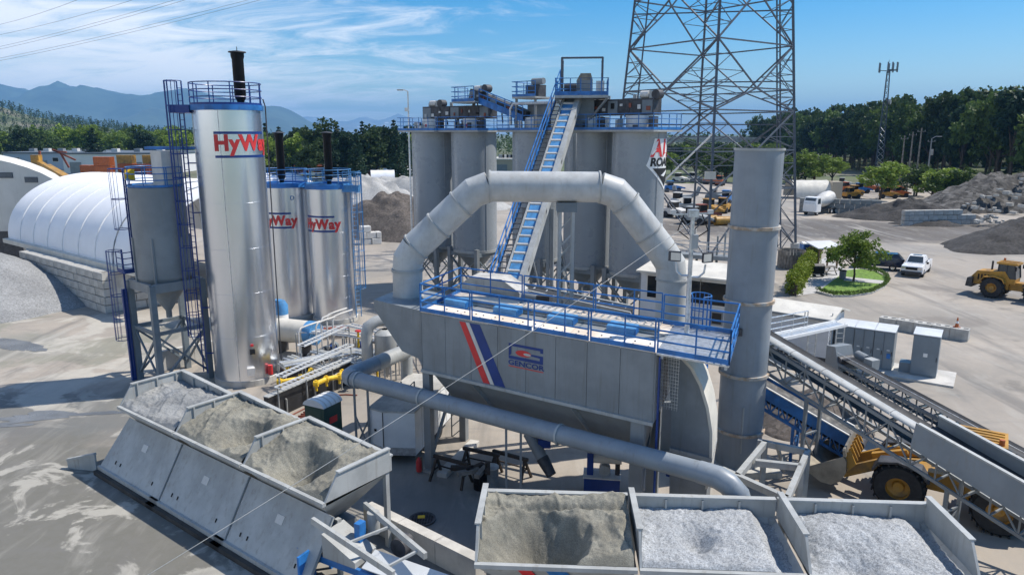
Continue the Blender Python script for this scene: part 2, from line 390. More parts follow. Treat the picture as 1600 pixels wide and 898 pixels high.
# ------------------------------------------------------------------ survey helpers: sight lines met with a level or an upright plane
_c, _s, _F = math.cos(R(12.14)), math.sin(R(12.14)), 1120.0
def _ray(px, py):
    a = (px - 800) / _F; b = (449 - py) / _F
    return a, _c + _s * b, -_s + _c * b
def gp(px, py, z=0.0):
    d = _ray(px, py); t = (z - 14.0) / d[2]; return V((d[0] * t, d[1] * t, z))
def up(px, py, Y):
    d = _ray(px, py); t = Y / d[1]; return V((d[0] * t, Y, 14.0 + d[2] * t))

# ------------------------------------------------------------------ ground
mat('scrub', (0.085, 0.105, 0.045), 0.95, 0.0, 0.3, 0.02, col2=(0.16, 0.15, 0.11), fac=(0.5, 0.62), coords='World')
gm = grid(lambda u, v: ((u - .5) * 50000, (v - .5) * 50000 + 8000, -0.10), 8, 8); struct('ground', gm, 'scrub')

def yard_material():
    m = mat('yard', (0.36, 0.315, 0.262), 0.85, 0.0, 0.10, 0.05, bump=0.12, bscale=7, coords='World')
    nt = m.node_tree; L = nt.links.new; b = nt.nodes['Principled BSDF']
    geo = nt.nodes.new('ShaderNodeNewGeometry')
    def nz(scale, sc, rot=0, d=8, r=0.62, loc=(0, 0, 0)):
        mp = nt.nodes.new('ShaderNodeMapping'); mp.inputs['Scale'].default_value = sc; mp.inputs['Rotation'].default_value = (0, 0, R(rot)); mp.inputs['Location'].default_value = loc
        L(geo.outputs['Position'], mp.inputs[0]); n = nt.nodes.new('ShaderNodeTexNoise'); n.inputs['Scale'].default_value = scale
        n.inputs['Detail'].default_value = d; n.inputs['Roughness'].default_value = r; n.inputs['Distortion'].default_value = 0.6
        L(mp.outputs[0], n.inputs['Vector']); return n.outputs['Fac']
    def rg(v, a, c, lo, hi):
        n = nt.nodes.new('ShaderNodeMapRange'); n.interpolation_type = 'SMOOTHSTEP'
        for k, x in zip(('From Min', 'From Max', 'To Min', 'To Max'), (a, c, lo, hi)): n.inputs[k].default_value = x
        L(v, n.inputs['Value']); return n.outputs[0]
    def mx(f, a, c):
        n = nt.nodes.new('ShaderNodeMix'); n.data_type = 'RGBA'; L(f, n.inputs[0])
        for i, x in ((6, a), (7, c)):
            if isinstance(x, tuple): n.inputs[i].default_value = (*x, 1)
            else: L(x, n.inputs[i])
        return n.outputs[2]
    src = b.inputs['Base Color'].links[0].from_socket
    o = mx(rg(nz(0.055, (1, 1, 1)), 0.48, 0.62, 0, 0.75), src, (0.245, 0.225, 0.195))           # worn grey areas
    def zone(o, cx_, cy_, rx, ry, rot, colr, k, amp=0.9):
        mp = nt.nodes.new('ShaderNodeMapping'); mp.vector_type = 'TEXTURE'; mp.inputs['Location'].default_value = (cx_, cy_, 0); mp.inputs['Rotation'].default_value = (0, 0, R(rot)); mp.inputs['Scale'].default_value = (rx, ry, 1)
        L(geo.outputs['Position'], mp.inputs[0]); ln = nt.nodes.new('ShaderNodeVectorMath'); ln.operation = 'LENGTH'; L(mp.outputs[0], ln.inputs[0])
        ad = nt.nodes.new('ShaderNodeMath'); ad.operation = 'MULTIPLY_ADD'; L(nz(.22, (1, 1, 1), loc=(cx_, cy_, 0)), ad.inputs[0]); ad.inputs[1].default_value = amp; L(ln.outputs['Value'], ad.inputs[2])
        return mx(rg(ad.outputs[0], 1.05, 1.45, k, 0.0), o, colr)
    o = zone(o, -16.5, 23.5, 15, 8, -38, (0.125, 0.123, 0.105), .92)  # dark asphalt by the left bins, darkened further for their shade
    o = zone(o, -25, 34.5, 14, 4.5, 8, (0.14, 0.143, 0.135), .9, 1.1)  # dark ground left of the tall tank, its shadow put into the colour
    o = zone(o, -33, 46.5, 8, 5, -20, (0.24, 0.235, 0.20), .8, 1.4)
    o = zone(o, -2.0, 22.6, 7, 4.5, -30, (0.17, 0.17, 0.165), .85)  # ground between the bin rows, bin and filter-house shade painted in
    o = zone(o, 47, 62, 11, 6, 8, (0.20, 0.185, 0.165), .75, 1.2)
    o = zone(o, 70, 103, 70, 15, -8, (0.085, 0.073, 0.062), .95, .8)
    o = zone(o, 52, 88, 40, 5, -14, (0.26, 0.24, 0.215), .7, 1.2)
    def patch(o, cx_, cy_, rx, ry, rot, colr, sc, lo, hi, k):
        n0 = nz(sc, (1, 1, 1), loc=(cx_ * 3, cy_, 0), d=10, r=.6)
        mp = nt.nodes.new('ShaderNodeMapping'); mp.vector_type = 'TEXTURE'; mp.inputs['Location'].default_value = (cx_, cy_, 0); mp.inputs['Rotation'].default_value = (0, 0, R(rot)); mp.inputs['Scale'].default_value = (rx, ry, 1)
        L(geo.outputs['Position'], mp.inputs[0]); ln = nt.nodes.new('ShaderNodeVectorMath'); ln.operation = 'LENGTH'; L(mp.outputs[0], ln.inputs[0])
        ml = nt.nodes.new('ShaderNodeMath'); ml.operation = 'MULTIPLY'; L(rg(n0, lo, hi, 0, k), ml.inputs[0]); L(rg(ln.outputs['Value'], .7, 1.1, 1, 0), ml.inputs[1]); return mx(ml.outputs[0], o, colr)
    o = patch(o, -20, 27, 16, 12, -20, (0.40, 0.38, 0.33), .30, .555, .60, .85)
    o = patch(o, -32, 45, 20, 12, -20, (0.46, 0.43, 0.37), .22, .50, .56, .85)
    o = patch(o, -34, 46, 20, 10, -20, (0.22, 0.215, 0.165), .16, .53, .60, .8)
    o = patch(o, 30, 62, 26, 14, 0, (0.19, 0.165, 0.14), .12, .54, .64, .7)
    o = mx(rg(nz(0.35, (1, 0.12, 1), 35), 0.50, 0.68, 0, 0.7), o, (0.15, 0.142, 0.13))     # tyre tracks one way
    o = mx(rg(nz(0.30, (1, 0.10, 1), -62, loc=(7, 3, 0)), 0.54, 0.7, 0, 0.6), o, (0.45, 0.42, 0.37))   # pale dust drags
    o = mx(rg(nz(0.16, (1, 1, 1), loc=(31, 9, 0)), 0.60, 0.70, 0, 0.5), o, (0.10, 0.093, 0.082))    # oil and damp
    o = mx(rg(nz(0.9, (1, 0.3, 1), 20, loc=(3, 8, 0)), 0.52, 0.7, 0, 0.35), o, (0.42, 0.40, 0.355))
    o = mx(rg(nz(0.7, (0.25, 1, 1), -25, loc=(13, 2, 0)), 0.54, 0.72, 0, 0.45), o, (0.16, 0.155, 0.145))
    o = mx(rg(nz(2.6, (1, 1, 1), d=4), 0.3, 0.7, 0.0, 0.16), o, (0.22, 0.21, 0.20))
    L(o, b.inputs['Base Color'])
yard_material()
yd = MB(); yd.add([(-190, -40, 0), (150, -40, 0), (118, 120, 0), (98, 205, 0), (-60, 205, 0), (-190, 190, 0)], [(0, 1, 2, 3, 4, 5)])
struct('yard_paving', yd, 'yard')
# dark compacted millings on the far side of the yard, an apron partly toned as bin shade and puddles: thin sheets on the paving
def blob(name, m, cx_, cy_, rx, ry, rz, z, seed, n=48, rough=0.28):
    pts = []
    for i in range(n):
        t = 2 * math.pi * i / n; k = 1 + rough * fbm(math.cos(t) * 1.7 + seed, math.sin(t) * 1.7 + seed * .7, 1.0)
        x = rx * k * math.cos(t); y = ry * k * math.sin(t)
        pts.append((cx_ + x * math.cos(rz) - y * math.sin(rz), cy_ + x * math.sin(rz) + y * math.cos(rz), z))
    return struct(name, MB().add(pts, [tuple(range(n))]), m)
mat('millings', (0.14, 0.125, 0.11), 0.95, 0.0, 0.3, 0.15, coords='World', col2=(0.27, 0.25, 0.22), fac=(0.5, 0.6), bump=0.3, bscale=4)
mat('apron', (0.165, 0.165, 0.155), 0.8, 0.0, 0.22, 0.3, coords='World', col2=(0.33, 0.31, 0.275), fac=(0.53, 0.64), bump=0.2, bscale=8)
mat('damp', (0.12, 0.125, 0.13), 0.3, 0.0, 0.25, 0.4, coords='World')
blob('puddle', 'damp', -33.5, 46.5, 2.6, .8, R(-25), 0.012, 2.2, rough=0.6)
blob('puddle', 'damp', -23.0, 34.2, 3.2, .5, R(8), 0.012, 4.7, rough=0.9)
blob('puddle', 'damp', -26.5, 32.6, 2.6, .35, R(12), 0.013, 6.1, rough=0.9)

# ------------------------------------------------------------------ mountains and wooded hill
mat('mountain', (0.055, 0.075, 0.05), 0.95, 0.0, 0.3, 0.004, coords='World')
mat('mountain_rock', (0.20, 0.21, 0.21), 0.95, 0.0, 0.25, 0.003, coords='World', col2=(0.75, 0.77, 0.8), fac=(0.60, 0.64))
def interp(tab, x):
    for (a, b), (c, d) in zip(tab, tab[1:]):
        if a <= x <= c: return b + (d - b) * (x - a) / (c - a)
    return tab[0][1] if x < tab[0][0] else tab[-1][1]
def sil(px, py, D):           # height of a skyline point at distance D (along +Y)
    return up(px, py, D).z
def mountains(name, tab, D, depth, m, x0, x1, amp, seed, n=150, k=22):
    def fn(u, v):
        px = x0 + (x1 - x0) * u; h = sil(px, interp(tab, px), D); Y = D + (v - 0.5) * 2 * depth
        X = (px - 800) / _F * D * _c
        prof = max(0.0, 1 - abs(v - 0.5) * 2) ** 1.15
        z = h * prof + amp * h * fbm(X + seed * 900, Y, 1 / 900, 5) * (1 - prof) * prof * 3.2 + amp * 0.10 * h * fbm(X, Y + seed, 1 / 350, 4) * prof
        return (X * (Y / D) ** 0.3, Y, z - 6)
    return struct(name, grid(fn, n, k), m, 80)
t1 = [(-500, 170), (-250, 150), (-80, 140), (0, 132), (20, 134), (40, 140), (63, 147), (78, 138), (92, 131), (101, 126), (108, 131), (117, 136), (125, 134), (138, 138), (165, 138), (190, 145), (230, 149), (258, 143), (300, 140), (350, 150), (410, 163), (440, 165), (460, 173), (480, 186), (498, 199), (520, 207), (560, 209), (640, 209)]
mountains('mountain_range', t1, 8200, 2600, 'mountain', -500, 640, 0.55, 1)
t2 = [(380, 198), (450, 190), (480, 182), (500, 183), (510, 182), (522, 187), (545, 190), (560, 184), (572, 182), (590, 188), (606, 184), (622, 177), (634, 182), (660, 188), (720, 190), (800, 194), (900, 198), (980, 200), (1060, 197), (1120, 188), (1150, 191), (1190, 197), (1240, 201), (1300, 204), (1500, 206), (1900, 207)]
mountains('mountain_range', t2, 14500, 3200, 'mountain_rock', 380, 1900, 0.5, 4)
t3 = [(1000, 206), (1060, 203), (1120, 200), (1180, 203), (1260, 206)]
t4 = [(-420, 140), (-160, 145), (-40, 152), (0, 162), (22, 168), (36, 176), (60, 178), (75, 186), (110, 187), (150, 193), (190, 200), (230, 204), (270, 207), (340, 210), (420, 211)]
def hillfn(u, v):
    px = -420 + 840 * u; D = 900; h = sil(px, interp(t4, px) + 6, D); Y = 560 + 700 * v; X = (px - 800) / _F * D * _c * (0.75 + .5 * v) * 1.0
    prof = math.sin(min(1.0, v / 0.55) * math.pi / 2) if v < 0.55 else 1 - (v - .55) / .45 * .6
    return (X, Y, max(-1.0, h * prof) + 0.6 * fbm(X, Y, .01))
struct('hill', grid(hillfn, 60, 24), 'scrub', 80)

# ------------------------------------------------------------------ trees
def leaf_arrays(cen, rad, k, size, r_, flat=0.0, asp=0.62):
    cen = np.repeat(np.asarray(cen, float), k, 0); rad = np.repeat(np.asarray(rad, float), k); n = len(cen)
    d = r_.normal(size=(n, 3)); d /= np.linalg.norm(d, axis=1)[:, None]
    p = cen + d * (rad * r_.random(n) ** 0.45)[:, None] * np.array([1, 1, 0.8])
    a = r_.normal(size=(n, 3)); a[:, 2] *= (1 - flat); a /= np.linalg.norm(a, axis=1)[:, None]
    b = np.cross(a, r_.normal(size=(n, 3))); b /= np.linalg.norm(b, axis=1)[:, None]
    s = size * (0.6 + 0.8 * r_.random(n))[:, None]
    q = np.stack([p - a * s - b * s * asp * .4, p + b * s * asp, p + a * s - b * s * asp * .3, p - b * s * asp], 1)
    return q.reshape(-1, 3)
def quads_mesh(name, verts, m):
    me = bpy.data.meshes.new(name); n = len(verts) // 4
    me.vertices.add(n * 4); me.vertices.foreach_set('co', np.ascontiguousarray(verts, dtype=np.float32).ravel())
    me.loops.add(n * 4); me.loops.foreach_set('vertex_index', np.arange(n * 4, dtype=np.int32))
    me.polygons.add(n); me.polygons.foreach_set('loop_start', np.arange(0, n * 4, 4, dtype=np.int32)); me.polygons.foreach_set('loop_total', np.full(n, 4, dtype=np.int32))
    me.update(); me.validate(); me.materials.append(MATS[m]); return me
def crown_points(r_, n, h, rx, zc, rz, lumps=7):
    lc = []
    for i in range(lumps):
        t = 2 * math.pi * i / lumps + r_.random(); q = 0.35 + 0.35 * r_.random()
        lc.append((rx * q * math.cos(t), rx * q * math.sin(t), zc + rz * (r_.random() * 1.3 - 0.6), (0.45 + .25 * r_.random()) * rx))
    lc.append((0, 0, zc + rz * .55, rx * .55)); lc.append((0, 0, zc, rx * .6)); out = []
    for i in range(n):
        c = lc[int(r_.integers(len(lc)))]; d = r_.normal(size=3); d /= np.linalg.norm(d); q = c[3] * (0.55 + .5 * r_.random())
        out.append((c[0] + d[0] * q, c[1] + d[1] * q, max(h * .16, c[2] + d[2] * q * .9)))
    return np.array(out), lc
def broadleaf(seed, h=10.0, rx=3.6, zc=6.2, rz=3.4, n=120, k=26, size=0.26, m='leaf_mid', cl=0.75):
    r_ = np.random.default_rng(seed); pts, lc = crown_points(r_, n, h, rx, zc, rz)
    crown = quads_mesh('crown', leaf_arrays(pts, np.full(len(pts), cl), k, size, r_), m)
    tb = MB(); tb.tube([(0, 0, -0.2), (0.05, 0, h * .15), (-.05, .05, h * .4), (0, 0, h * .8)], [h * .024, h * .018, h * .013, h * .003], 7)
    for c in lc: tb.tube([(0, 0, h * .22 + r_.random() * h * .1), (c[0] * .5, c[1] * .5, (h * .3 + c[2]) / 2), (c[0], c[1], c[2])], [h * .011, h * .007, h * .002], 5)
    t = tb.mesh('trunk'); t.materials.append(MATS['bark']); return t, crown
def conifer(seed, h=10.0, rx=2.0, m='needle', tiers=17, k=22):
    r_ = np.random.default_rng(seed); cen = []; rad = []
    for i in range(tiers):
        f = i / (tiers - 1); z = h * (0.10 + .88 * f); rr = rx * (1 - f) ** 0.8 * (0.8 + .4 * r_.random()) + 0.08; nb = max(3, int(11 * (1 - f) + 3))
        for j in range(nb):
            t = 2 * math.pi * (j + r_.random() * .7) / nb
            for q in (.35, .68, .98): cen.append((rr * q * math.cos(t), rr * q * math.sin(t), z - rr * q * .28 + r_.random() * .15)); rad.append(0.18 + rr * .13)
    crown = quads_mesh('crown', leaf_arrays(cen, rad, max(3, k // 4), 0.24, r_, 0.5, 0.5), m)
    t = MB().tube([(0, 0, -.2), (0, 0, h * .98)], [h * .018, h * .002], 7).mesh('trunk'); t.materials.append(MATS['bark']); return t, crown
TREES = {
    'broad': [broadleaf(11 + i, m='leaf_mid') for i in range(3)],
    'dark': [broadleaf(31 + i, rx=3.0, m='leaf_dark', rz=3.8, zc=6.0) for i in range(3)],
    'bright': [broadleaf(51 + i, rx=3.5, m='leaf_bright', n=100) for i in range(2)],
    'pine': [broadleaf(71 + i, rx=2.1, rz=4.0, zc=5.8, m='needle', n=120, cl=.6, size=.24) for i in range(2)],
    'conifer': [conifer(91 + i) for i in range(2)],
}
def tree(kind, loc, h, label, group, name=None, w=1.0):
    t, c = random.choice(TREES[kind])
    o = thing(name or {'broad': 'broadleaf_tree', 'dark': 'broadleaf_tree', 'bright': 'broadleaf_tree', 'pine': 'pine_tree', 'conifer': 'conifer_tree'}[kind], label, 'tree', loc, random.random() * 6.28, group)
    s = h / 9.6; o.scale = (s * w, s * w, s); link('trunk', t, None, o); link('crown', c, None, o); return o
def forest_mass(name, pts, kinds, label, k=34, size=0.8):
    """far-off wood that reads as one mass: leafy clumps, one object"""
    V_ = []; r_ = np.random.default_rng(len(pts))
    for (x, y, z, h, w) in pts:
        cen = []; rad = []
        for i in range(6):
            f = i / 5; rr = w * (1 - f) ** 0.7 * .6; t = r_.random() * 6.28
            cen.append((x + rr * math.cos(t) * .7, y + rr * math.sin(t) * .7, z + h * (.2 + .75 * f))); rad.append(max(.25 * w, w * .75 * (1 - f * .8)))
        V_.append(leaf_arrays(cen, rad, max(2, k // 6), size * h / 12, r_))
    o = link(name, quads_mesh(name, np.concatenate(V_), kinds)); return tag(o, label, 'forest', kind='stuff')
hp = []
for i in range(2300):
    u = random.random(); v = 0.03 + 0.6 * random.random() ** .8; x, y, z = hillfn(u, v)
    if z < -0.5: continue
    hp.append((x, y, z - 1, random.uniform(6, 13), random.uniform(3.0, 5.0)))
half = len(hp) // 2
forest_mass('hillside_forest', hp[:half], 'needle', 'dark wooded hillside below the blue mountains', k=30)
forest_mass('hillside_forest', hp[half:], 'leaf_dark', 'lighter green woodland scattered over the hillside below the mountains', k=30)

# trees behind the storage yard, between the silver tanks and the grey silos
for i in range(48):
    px = 402 + i * 5.3 + random.uniform(-4, 4); Y = random.uniform(205, 262); b = gp(px, 285); X = (px - 800) / _F * (Y * _c + 14 * _s)
    kind = random.choice(['pine', 'pine', 'pine', 'dark', 'bright', 'conifer'])
    tree(kind, (X, Y, -.1), random.uniform(13, 17.5) if kind != 'bright' else random.uniform(10, 14), {'pine': 'dark pine in the tree belt beyond the storage yard', 'dark': 'dark broadleaf tree in the belt beyond the storage yard', 'bright': 'yellow-green broadleaf tree among the dark pines beyond the storage yard', 'conifer': 'pointed conifer rising from the tree belt beyond the storage yard'}[kind], 'trees beyond the storage yard', w=1.05)
# trees behind the far warehouses on the west side
for i in range(36):
    px = -10 + i * 8.6 + random.uniform(-4, 4); Y = random.uniform(300, 400); X = (px - 800) / _F * (Y * _c + 14 * _s)
    kind = random.choice(['dark', 'broad', 'conifer', 'bright', 'pine'])
    tree(kind, (X, Y, -.1), random.uniform(11, 17), {'pine': 'slender pine behind the long warehouse roof', 'dark': 'dark round tree behind the long warehouse roof', 'broad': 'green broadleaf tree behind the long warehouse roof', 'bright': 'bright green tree behind the long warehouse roof', 'conifer': 'pointed conifer behind the long warehouse roof'}[kind], 'trees behind the warehouses', w=1.2)
tree('conifer', (-150, 262, 0), 15, 'large spreading conifer standing alone before the warehouse', None, w=1.6)
# the wood on the east side: edge trees one by one, the depth of the wood as a mass
wl = {'dark': 'tall dark tree in the dense wood along the east side of the yard', 'broad': 'tall green tree in the dense wood along the east side of the yard', 'pine': 'slim dark tree in the dense wood along the east side of the yard'}
for i in range(58):
    f = (i + random.random() * .6) / 58; ex, ey = 128 + 22 * f ** 1.5, 118 + 330 * f ** 1.25
    for rrow in range(2):
        kind = random.choice(['dark', 'dark', 'broad', 'pine'])
        tree(kind, (ex + rrow * 10 + random.uniform(-3, 3), ey + random.uniform(-3, 3), -.1), random.uniform(19, 24) + rrow * 1.5 + 5 * (1 - f) ** 2, wl[kind], 'trees of the wood east of the yard', w=0.85)
wp = []
for i in range(420):
    f = random.random(); ex, ey = 150 + 22 * f ** 1.5, 120 + 360 * f ** 1.2
    wp.append((ex + random.uniform(0, 70), ey + random.uniform(-8, 20), 0, random.uniform(21, 29), random.uniform(4, 6)))
forest_mass('wood', wp, 'leaf_dark', 'depth of the dark wood behind its edge trees', k=90, size=0.75)
# low far trees and scrub across the middle distance
fp = []
for i in range(330):
    px = random.uniform(560, 1290); Y = random.uniform(430, 620); fp.append(((px - 800) / _F * Y, Y, 0, random.uniform(8, 15), random.uniform(4, 6)))
forest_mass('far_treeline', fp, 'leaf_mid', 'low green treeline far behind the grey silos', k=40)
for px, py, h, kd in ((1272, 288, 9, 'bright'), (1258, 284, 7, 'broad'), (1300, 284, 7, 'bright'), (1240, 280, 7, 'broad'), (1132, 277, 6, 'bright'), (1148, 275, 7, 'broad'), (1058, 262, 9, 'bright'), (1375, 312, 8, 'bright'), (1468, 316, 7, 'bright'), (1484, 318, 7, 'broad'), (1455, 312, 6, 'bright'), (1432, 306, 7, 'broad')):
    p = gp(px, py); tree(kd, (p.x, p.y, -.16 * h), h * 1.1, 'bushy %s tree growing at the far edge of the yard' % ('light green' if kd == 'bright' else 'green'), 'bushy trees at the far yard edge', w=1.5)
for i in range(26):
    px = 1042 + i * 8.2 + random.uniform(-4, 4); Y = random.uniform(205, 330); kd = random.choice(['broad', 'bright', 'dark', 'pine'])
    tree(kd, ((px - 800) / _F * (Y * _c + 14 * _s), Y, -1.2), random.uniform(8, 12.5), '%s tree in the green belt behind the lattice tower' % {'broad': 'mid-green', 'bright': 'yellow-green', 'dark': 'dark green', 'pine': 'slim dark'}[kd], 'trees behind the lattice tower', w=1.4)
# fringe of low bushes along the foot of the wood
bp = []
for i in range(90):
    f = random.random(); ex, ey = 119 + 20 * f ** 1.5, 128 + 300 * f ** 1.2
    bp.append((ex + random.uniform(-4, 4), ey, 0, random.uniform(3, 6), random.uniform(2.5, 4)))
forest_mass('bushes', bp, 'shrub', 'tangle of low bushes along the foot of the wood', k=90, size=0.6)
# ================================================================== silver asphalt tanks
def print_on_tank(t, Rr, a0, zbase, size, z_hi, z_lo, a_end):
    me = wrap(text_mesh('HyWay', size, 0.045 * size, 0.0, 1.08, 0.95), Rr + 0.03, a0, zbase); link('lettering', me, 'red', t)
    strip_on_cyl(Rr + 0.025, a0 + R(1), a_end, z_hi, z_hi + 0.13, 20).build('stripe', 'blue_dark', t)
    strip_on_cyl(Rr + 0.025, a0 + R(1), a_end, z_lo, z_lo + 0.13, 20).build('stripe', 'blue_dark', t)
def vent(t, x, y, z0, z1, r):
    v = MB().lathe([(r * .55, z0), (r * .6, z0 + .25), (r * 1.0, z0 + .5), (r * 1.0, z1 - .35), (r * 1.15, z1 - .2), (r * 1.15, z1)], (x, y, 0), 18).build('vent_stack', 'black', t)
    MB().lathe([(0, z1 + .12), (r * 1.5, z1 + .05), (r * 1.55, z1), (r * 1.1, z1)], (x, y, 0), 18).build('cap', 'dark_gear', v)
    MB().cyl((x, y, z1 + .1), (x, y, z1 + .3), .02, n=6).build('finial', 'dark_gear', v)
def tank(label, loc, Rr, Hh, seam_az, group):
    t = thing('asphalt_tank', label, 'tank', loc, 0, group)
    MB().lathe([(Rr, 0.35), (Rr, Hh)], n=72).build('shell', 'cladding', t)
    MB().lathe([(Rr + .05, 0), (Rr + .05, .35), (Rr, .36)], n=48).build('base_skirt', 'concrete', t)
    for k in range(1, 6): MB().lathe([(Rr, -.02), (Rr + .008, -.015), (Rr + .008, .015), (Rr, .02)], (0, 0, .35 + (Hh - .35) * k / 6), 64).build('band', 'cladding', t)
    MB().lathe([(0, Hh + .18), (Rr * .8, Hh + .1), (Rr + .02, Hh - .02)], n=40).build('roof', 'blue', t)
    MB().lathe([(Rr + .03, Hh - .12), (Rr + .1, Hh - .12), (Rr + .1, Hh + .16), (Rr + .03, Hh + .16)], n=56).build('rim', 'blue', t)
    if seam_az is not None:
        c, s = math.cos(seam_az), math.sin(seam_az)
        MB().beam((c * (Rr + .01), s * (Rr + .01), .4), (c * (Rr + .01), s * (Rr + .01), Hh), .03, .02).build('gauge_line', 'galv', t)
    return t
ta = tank('tallest silver tank with a single black stack and large red lettering', (-15.45, 40, 0), 1.78, 15.3, R(-84), None)
print_on_tank(ta, 1.78, R(-94.5), 13.12, 1.12, 13.95, 12.72, R(0))
railing(ta, ring((0, 0, 15.45), 1.82, 36), 'blue_dark', 1.15, 1.05, .03, True)
vent(ta, .75, .1, 15.4, 18.2, .30)
MB().box((-2.1, -.55, 15.25), (1.1, 1.2, .42)).build('access_platform', 'blue_dark', ta)
ladder(ta, (-2.25, -.5, .5), (-2.25, -.5, 16.7), (-.6, -.8), 'blue_dark', cr=.42)
lb = MB()
for z in (1.6, 4.3, 7.0, 9.7, 12.4): lb.beam((-2.25, -.35, z), (-1.6, -.3, z), .07, .07)
lb.build('ladder_bracket', 'blue_dark', ta)
av = R(-69)
def on_a(da, z, r=1.8): return (r * math.cos(av + R(da)), r * math.sin(av + R(da)), z)
MB().tube([on_a(80, 15.8, 1.9), on_a(80, 15.4, 2.0), on_a(80, .6, 1.9)], .035, 6).build('riser_cable', 'dark_gear', ta)
MB().box(on_a(10, 2.05), (.26, .1, .28), av + R(100)).build('notice', 'black_print', ta)
MB().box(on_a(10, 2.42), (.16, .08, .12), av + R(100)).build('notice', 'red', ta)
MB().box(on_a(5, .95, 1.9), (.4, .25, .42), av + R(95)).build('junction_box', 'white_dirty', ta)
MB().cyl(on_a(38, .55, 1.95), on_a(38, 1.1, 1.95), .13, n=14).build('red_valve', 'red', ta)
tb = tank('shorter silver tank standing behind the tallest one, its lettering half hidden', (-17.05, 54.2, 0), 1.62, 10.2, None, None)
print_on_tank(tb, 1.62, R(-152), 7.38, .98, 8.16, 7.12, R(-62))
tcn_ = tank('shorter silver tank with a caged blue ladder down its right side', (-13.55, 53.4, 0), 1.64, 10.15, None, None)
print_on_tank(tcn_, 1.64, R(-155), 7.2, .98, 8.0, 6.95, R(-66))
for t, nm in ((tb, 'D'), (tcn_, 'C')):
    railing(t, ring((0, 0, 10.3), 1.64, 30), 'blue_light' if nm == 'C' else 'blue', 1.1, 1.1, .028, True)
    me = wrap(text_mesh(nm, .45), 1.66, R(-62) if nm == 'D' else R(-170), 9.2); link('tank_letter', me, 'blue', t)
vent(tb, -.2, 0, 10.3, 14.0, .29); vent(tcn_, .05, 0, 10.3, 14.0, .29)
MB().box((1.75, .25, 10.05), (1.0, .9, .3)).build('bridge_deck', 'blue', tb)
MB().box((1.75, -.7, 10.0), (1.3, .8, .36)).build('access_platform', 'blue_light', tcn_)
railing(tcn_, [(1.3, -1.1, 10.18), (2.4, -1.1, 10.18), (2.4, -.3, 10.18)], 'blue_light', 1.1, 1.1)
ladder(tcn_, (1.95, -.75, .4), (1.95, -.75, 11.2), (.72, -.7), 'blue_light', cr=.42)

# ================================================================== dust silo on legs
ds = thing('filler_silo', 'dark grey hopper silo on tall braced legs with caged blue ladders', 'silo', (-19.65, 39.85, 0), math.atan2(-1.8, 2.1))
zb, ztp, rr = 6.15, 11.1, 1.42
MB().lathe([(rr, zb), (rr, ztp), (rr - .1, ztp + .08), (0, ztp + .1)], n=48).build('shell', 'silo_dark' if 'silo_dark' in MATS else 'steel_grey', ds)
MB().lathe([(rr, zb), (rr * .96, zb - .15), (.16, 4.1), (.16, 3.7)], n=40).build('cone', 'steel_grey', ds)
hs = 1.4
for sx in (-1, 1):
    for sy in (-1, 1): MB().beam((sx * hs, sy * hs, 0), (sx * hs, sy * hs, 5.9), .30, .30).build('leg', 'steel_dark', ds)
for k, (a, b) in enumerate((((-1, -1), (1, -1)), ((1, -1), (1, 1)), ((1, 1), (-1, 1)), ((-1, 1), (-1, -1)))):
    A = V((a[0] * hs, a[1] * hs, 0)); B = V((b[0] * hs, b[1] * hs, 0)); Z = lambda z: V((0, 0, z))
    MB().beam(A + Z(5.72), B + Z(5.72), .2, .5).build('ring_beam', 'steel_grey', ds)
    MB().beam(A + Z(3.2), B + Z(3.2), .14, .2).build('cross_beam', 'steel_dark', ds)
    MB().beam(A + Z(.4), B + Z(3.1), .1, .12).build('brace', 'steel_dark', ds); MB().beam(A + Z(3.1), B + Z(.4), .09, .11).build('brace', 'steel_dark', ds)
for k in range(6):
    t_ = 2 * math.pi * k / 6 + .3; MB().beam((rr * 1.02 * math.cos(t_), rr * 1.02 * math.sin(t_), 5.9), (rr * 1.02 * math.cos(t_), rr * 1.02 * math.sin(t_), 8.4), .12, .1).build('stiffener', 'steel_grey', ds)
railing(ds, ring((0, 0, ztp + .05), rr, 24), 'blue', 1.05, 1.1, .03, True)
MB().box((.35, .55, ztp + 1.0), (1.3, 1.1, 1.9)).build('filter_housing', 'white_dirty', ds)
MB().box((-1.05, -.9, ztp + .65), (.1, .5, .6)).build('gate', 'yellow_pipe', ds)
MB().box((.9, .9, ztp + 2.1), (3.4, .5, .16), .6).build('monorail', 'blue', ds)
ladder(ds, (-1.55, -1.6, .2), (-1.55, -1.6, 7.6), (-.4, -.95), 'blue_dark', cr=.42)
MB().box((-1.25, -1.45, 6.45), (1.0, .8, .14)).build('landing', 'blue_dark', ds)
railing(ds, [(-1.7, -1.85, 6.5), (-.8, -1.85, 6.5), (-.8, -1.2, 6.5)], 'blue_dark', 1.05, .9)
ladder(ds, (-1.2, -1.15, 6.5), (-1.2, -1.15, 12.1), (-.55, -.85), 'blue_dark', cr=.4)
MB().box((-1.6, -1.55, 2.7), (.18, .5, 5.4)).build('ladder_back', 'blue_dark', ds)

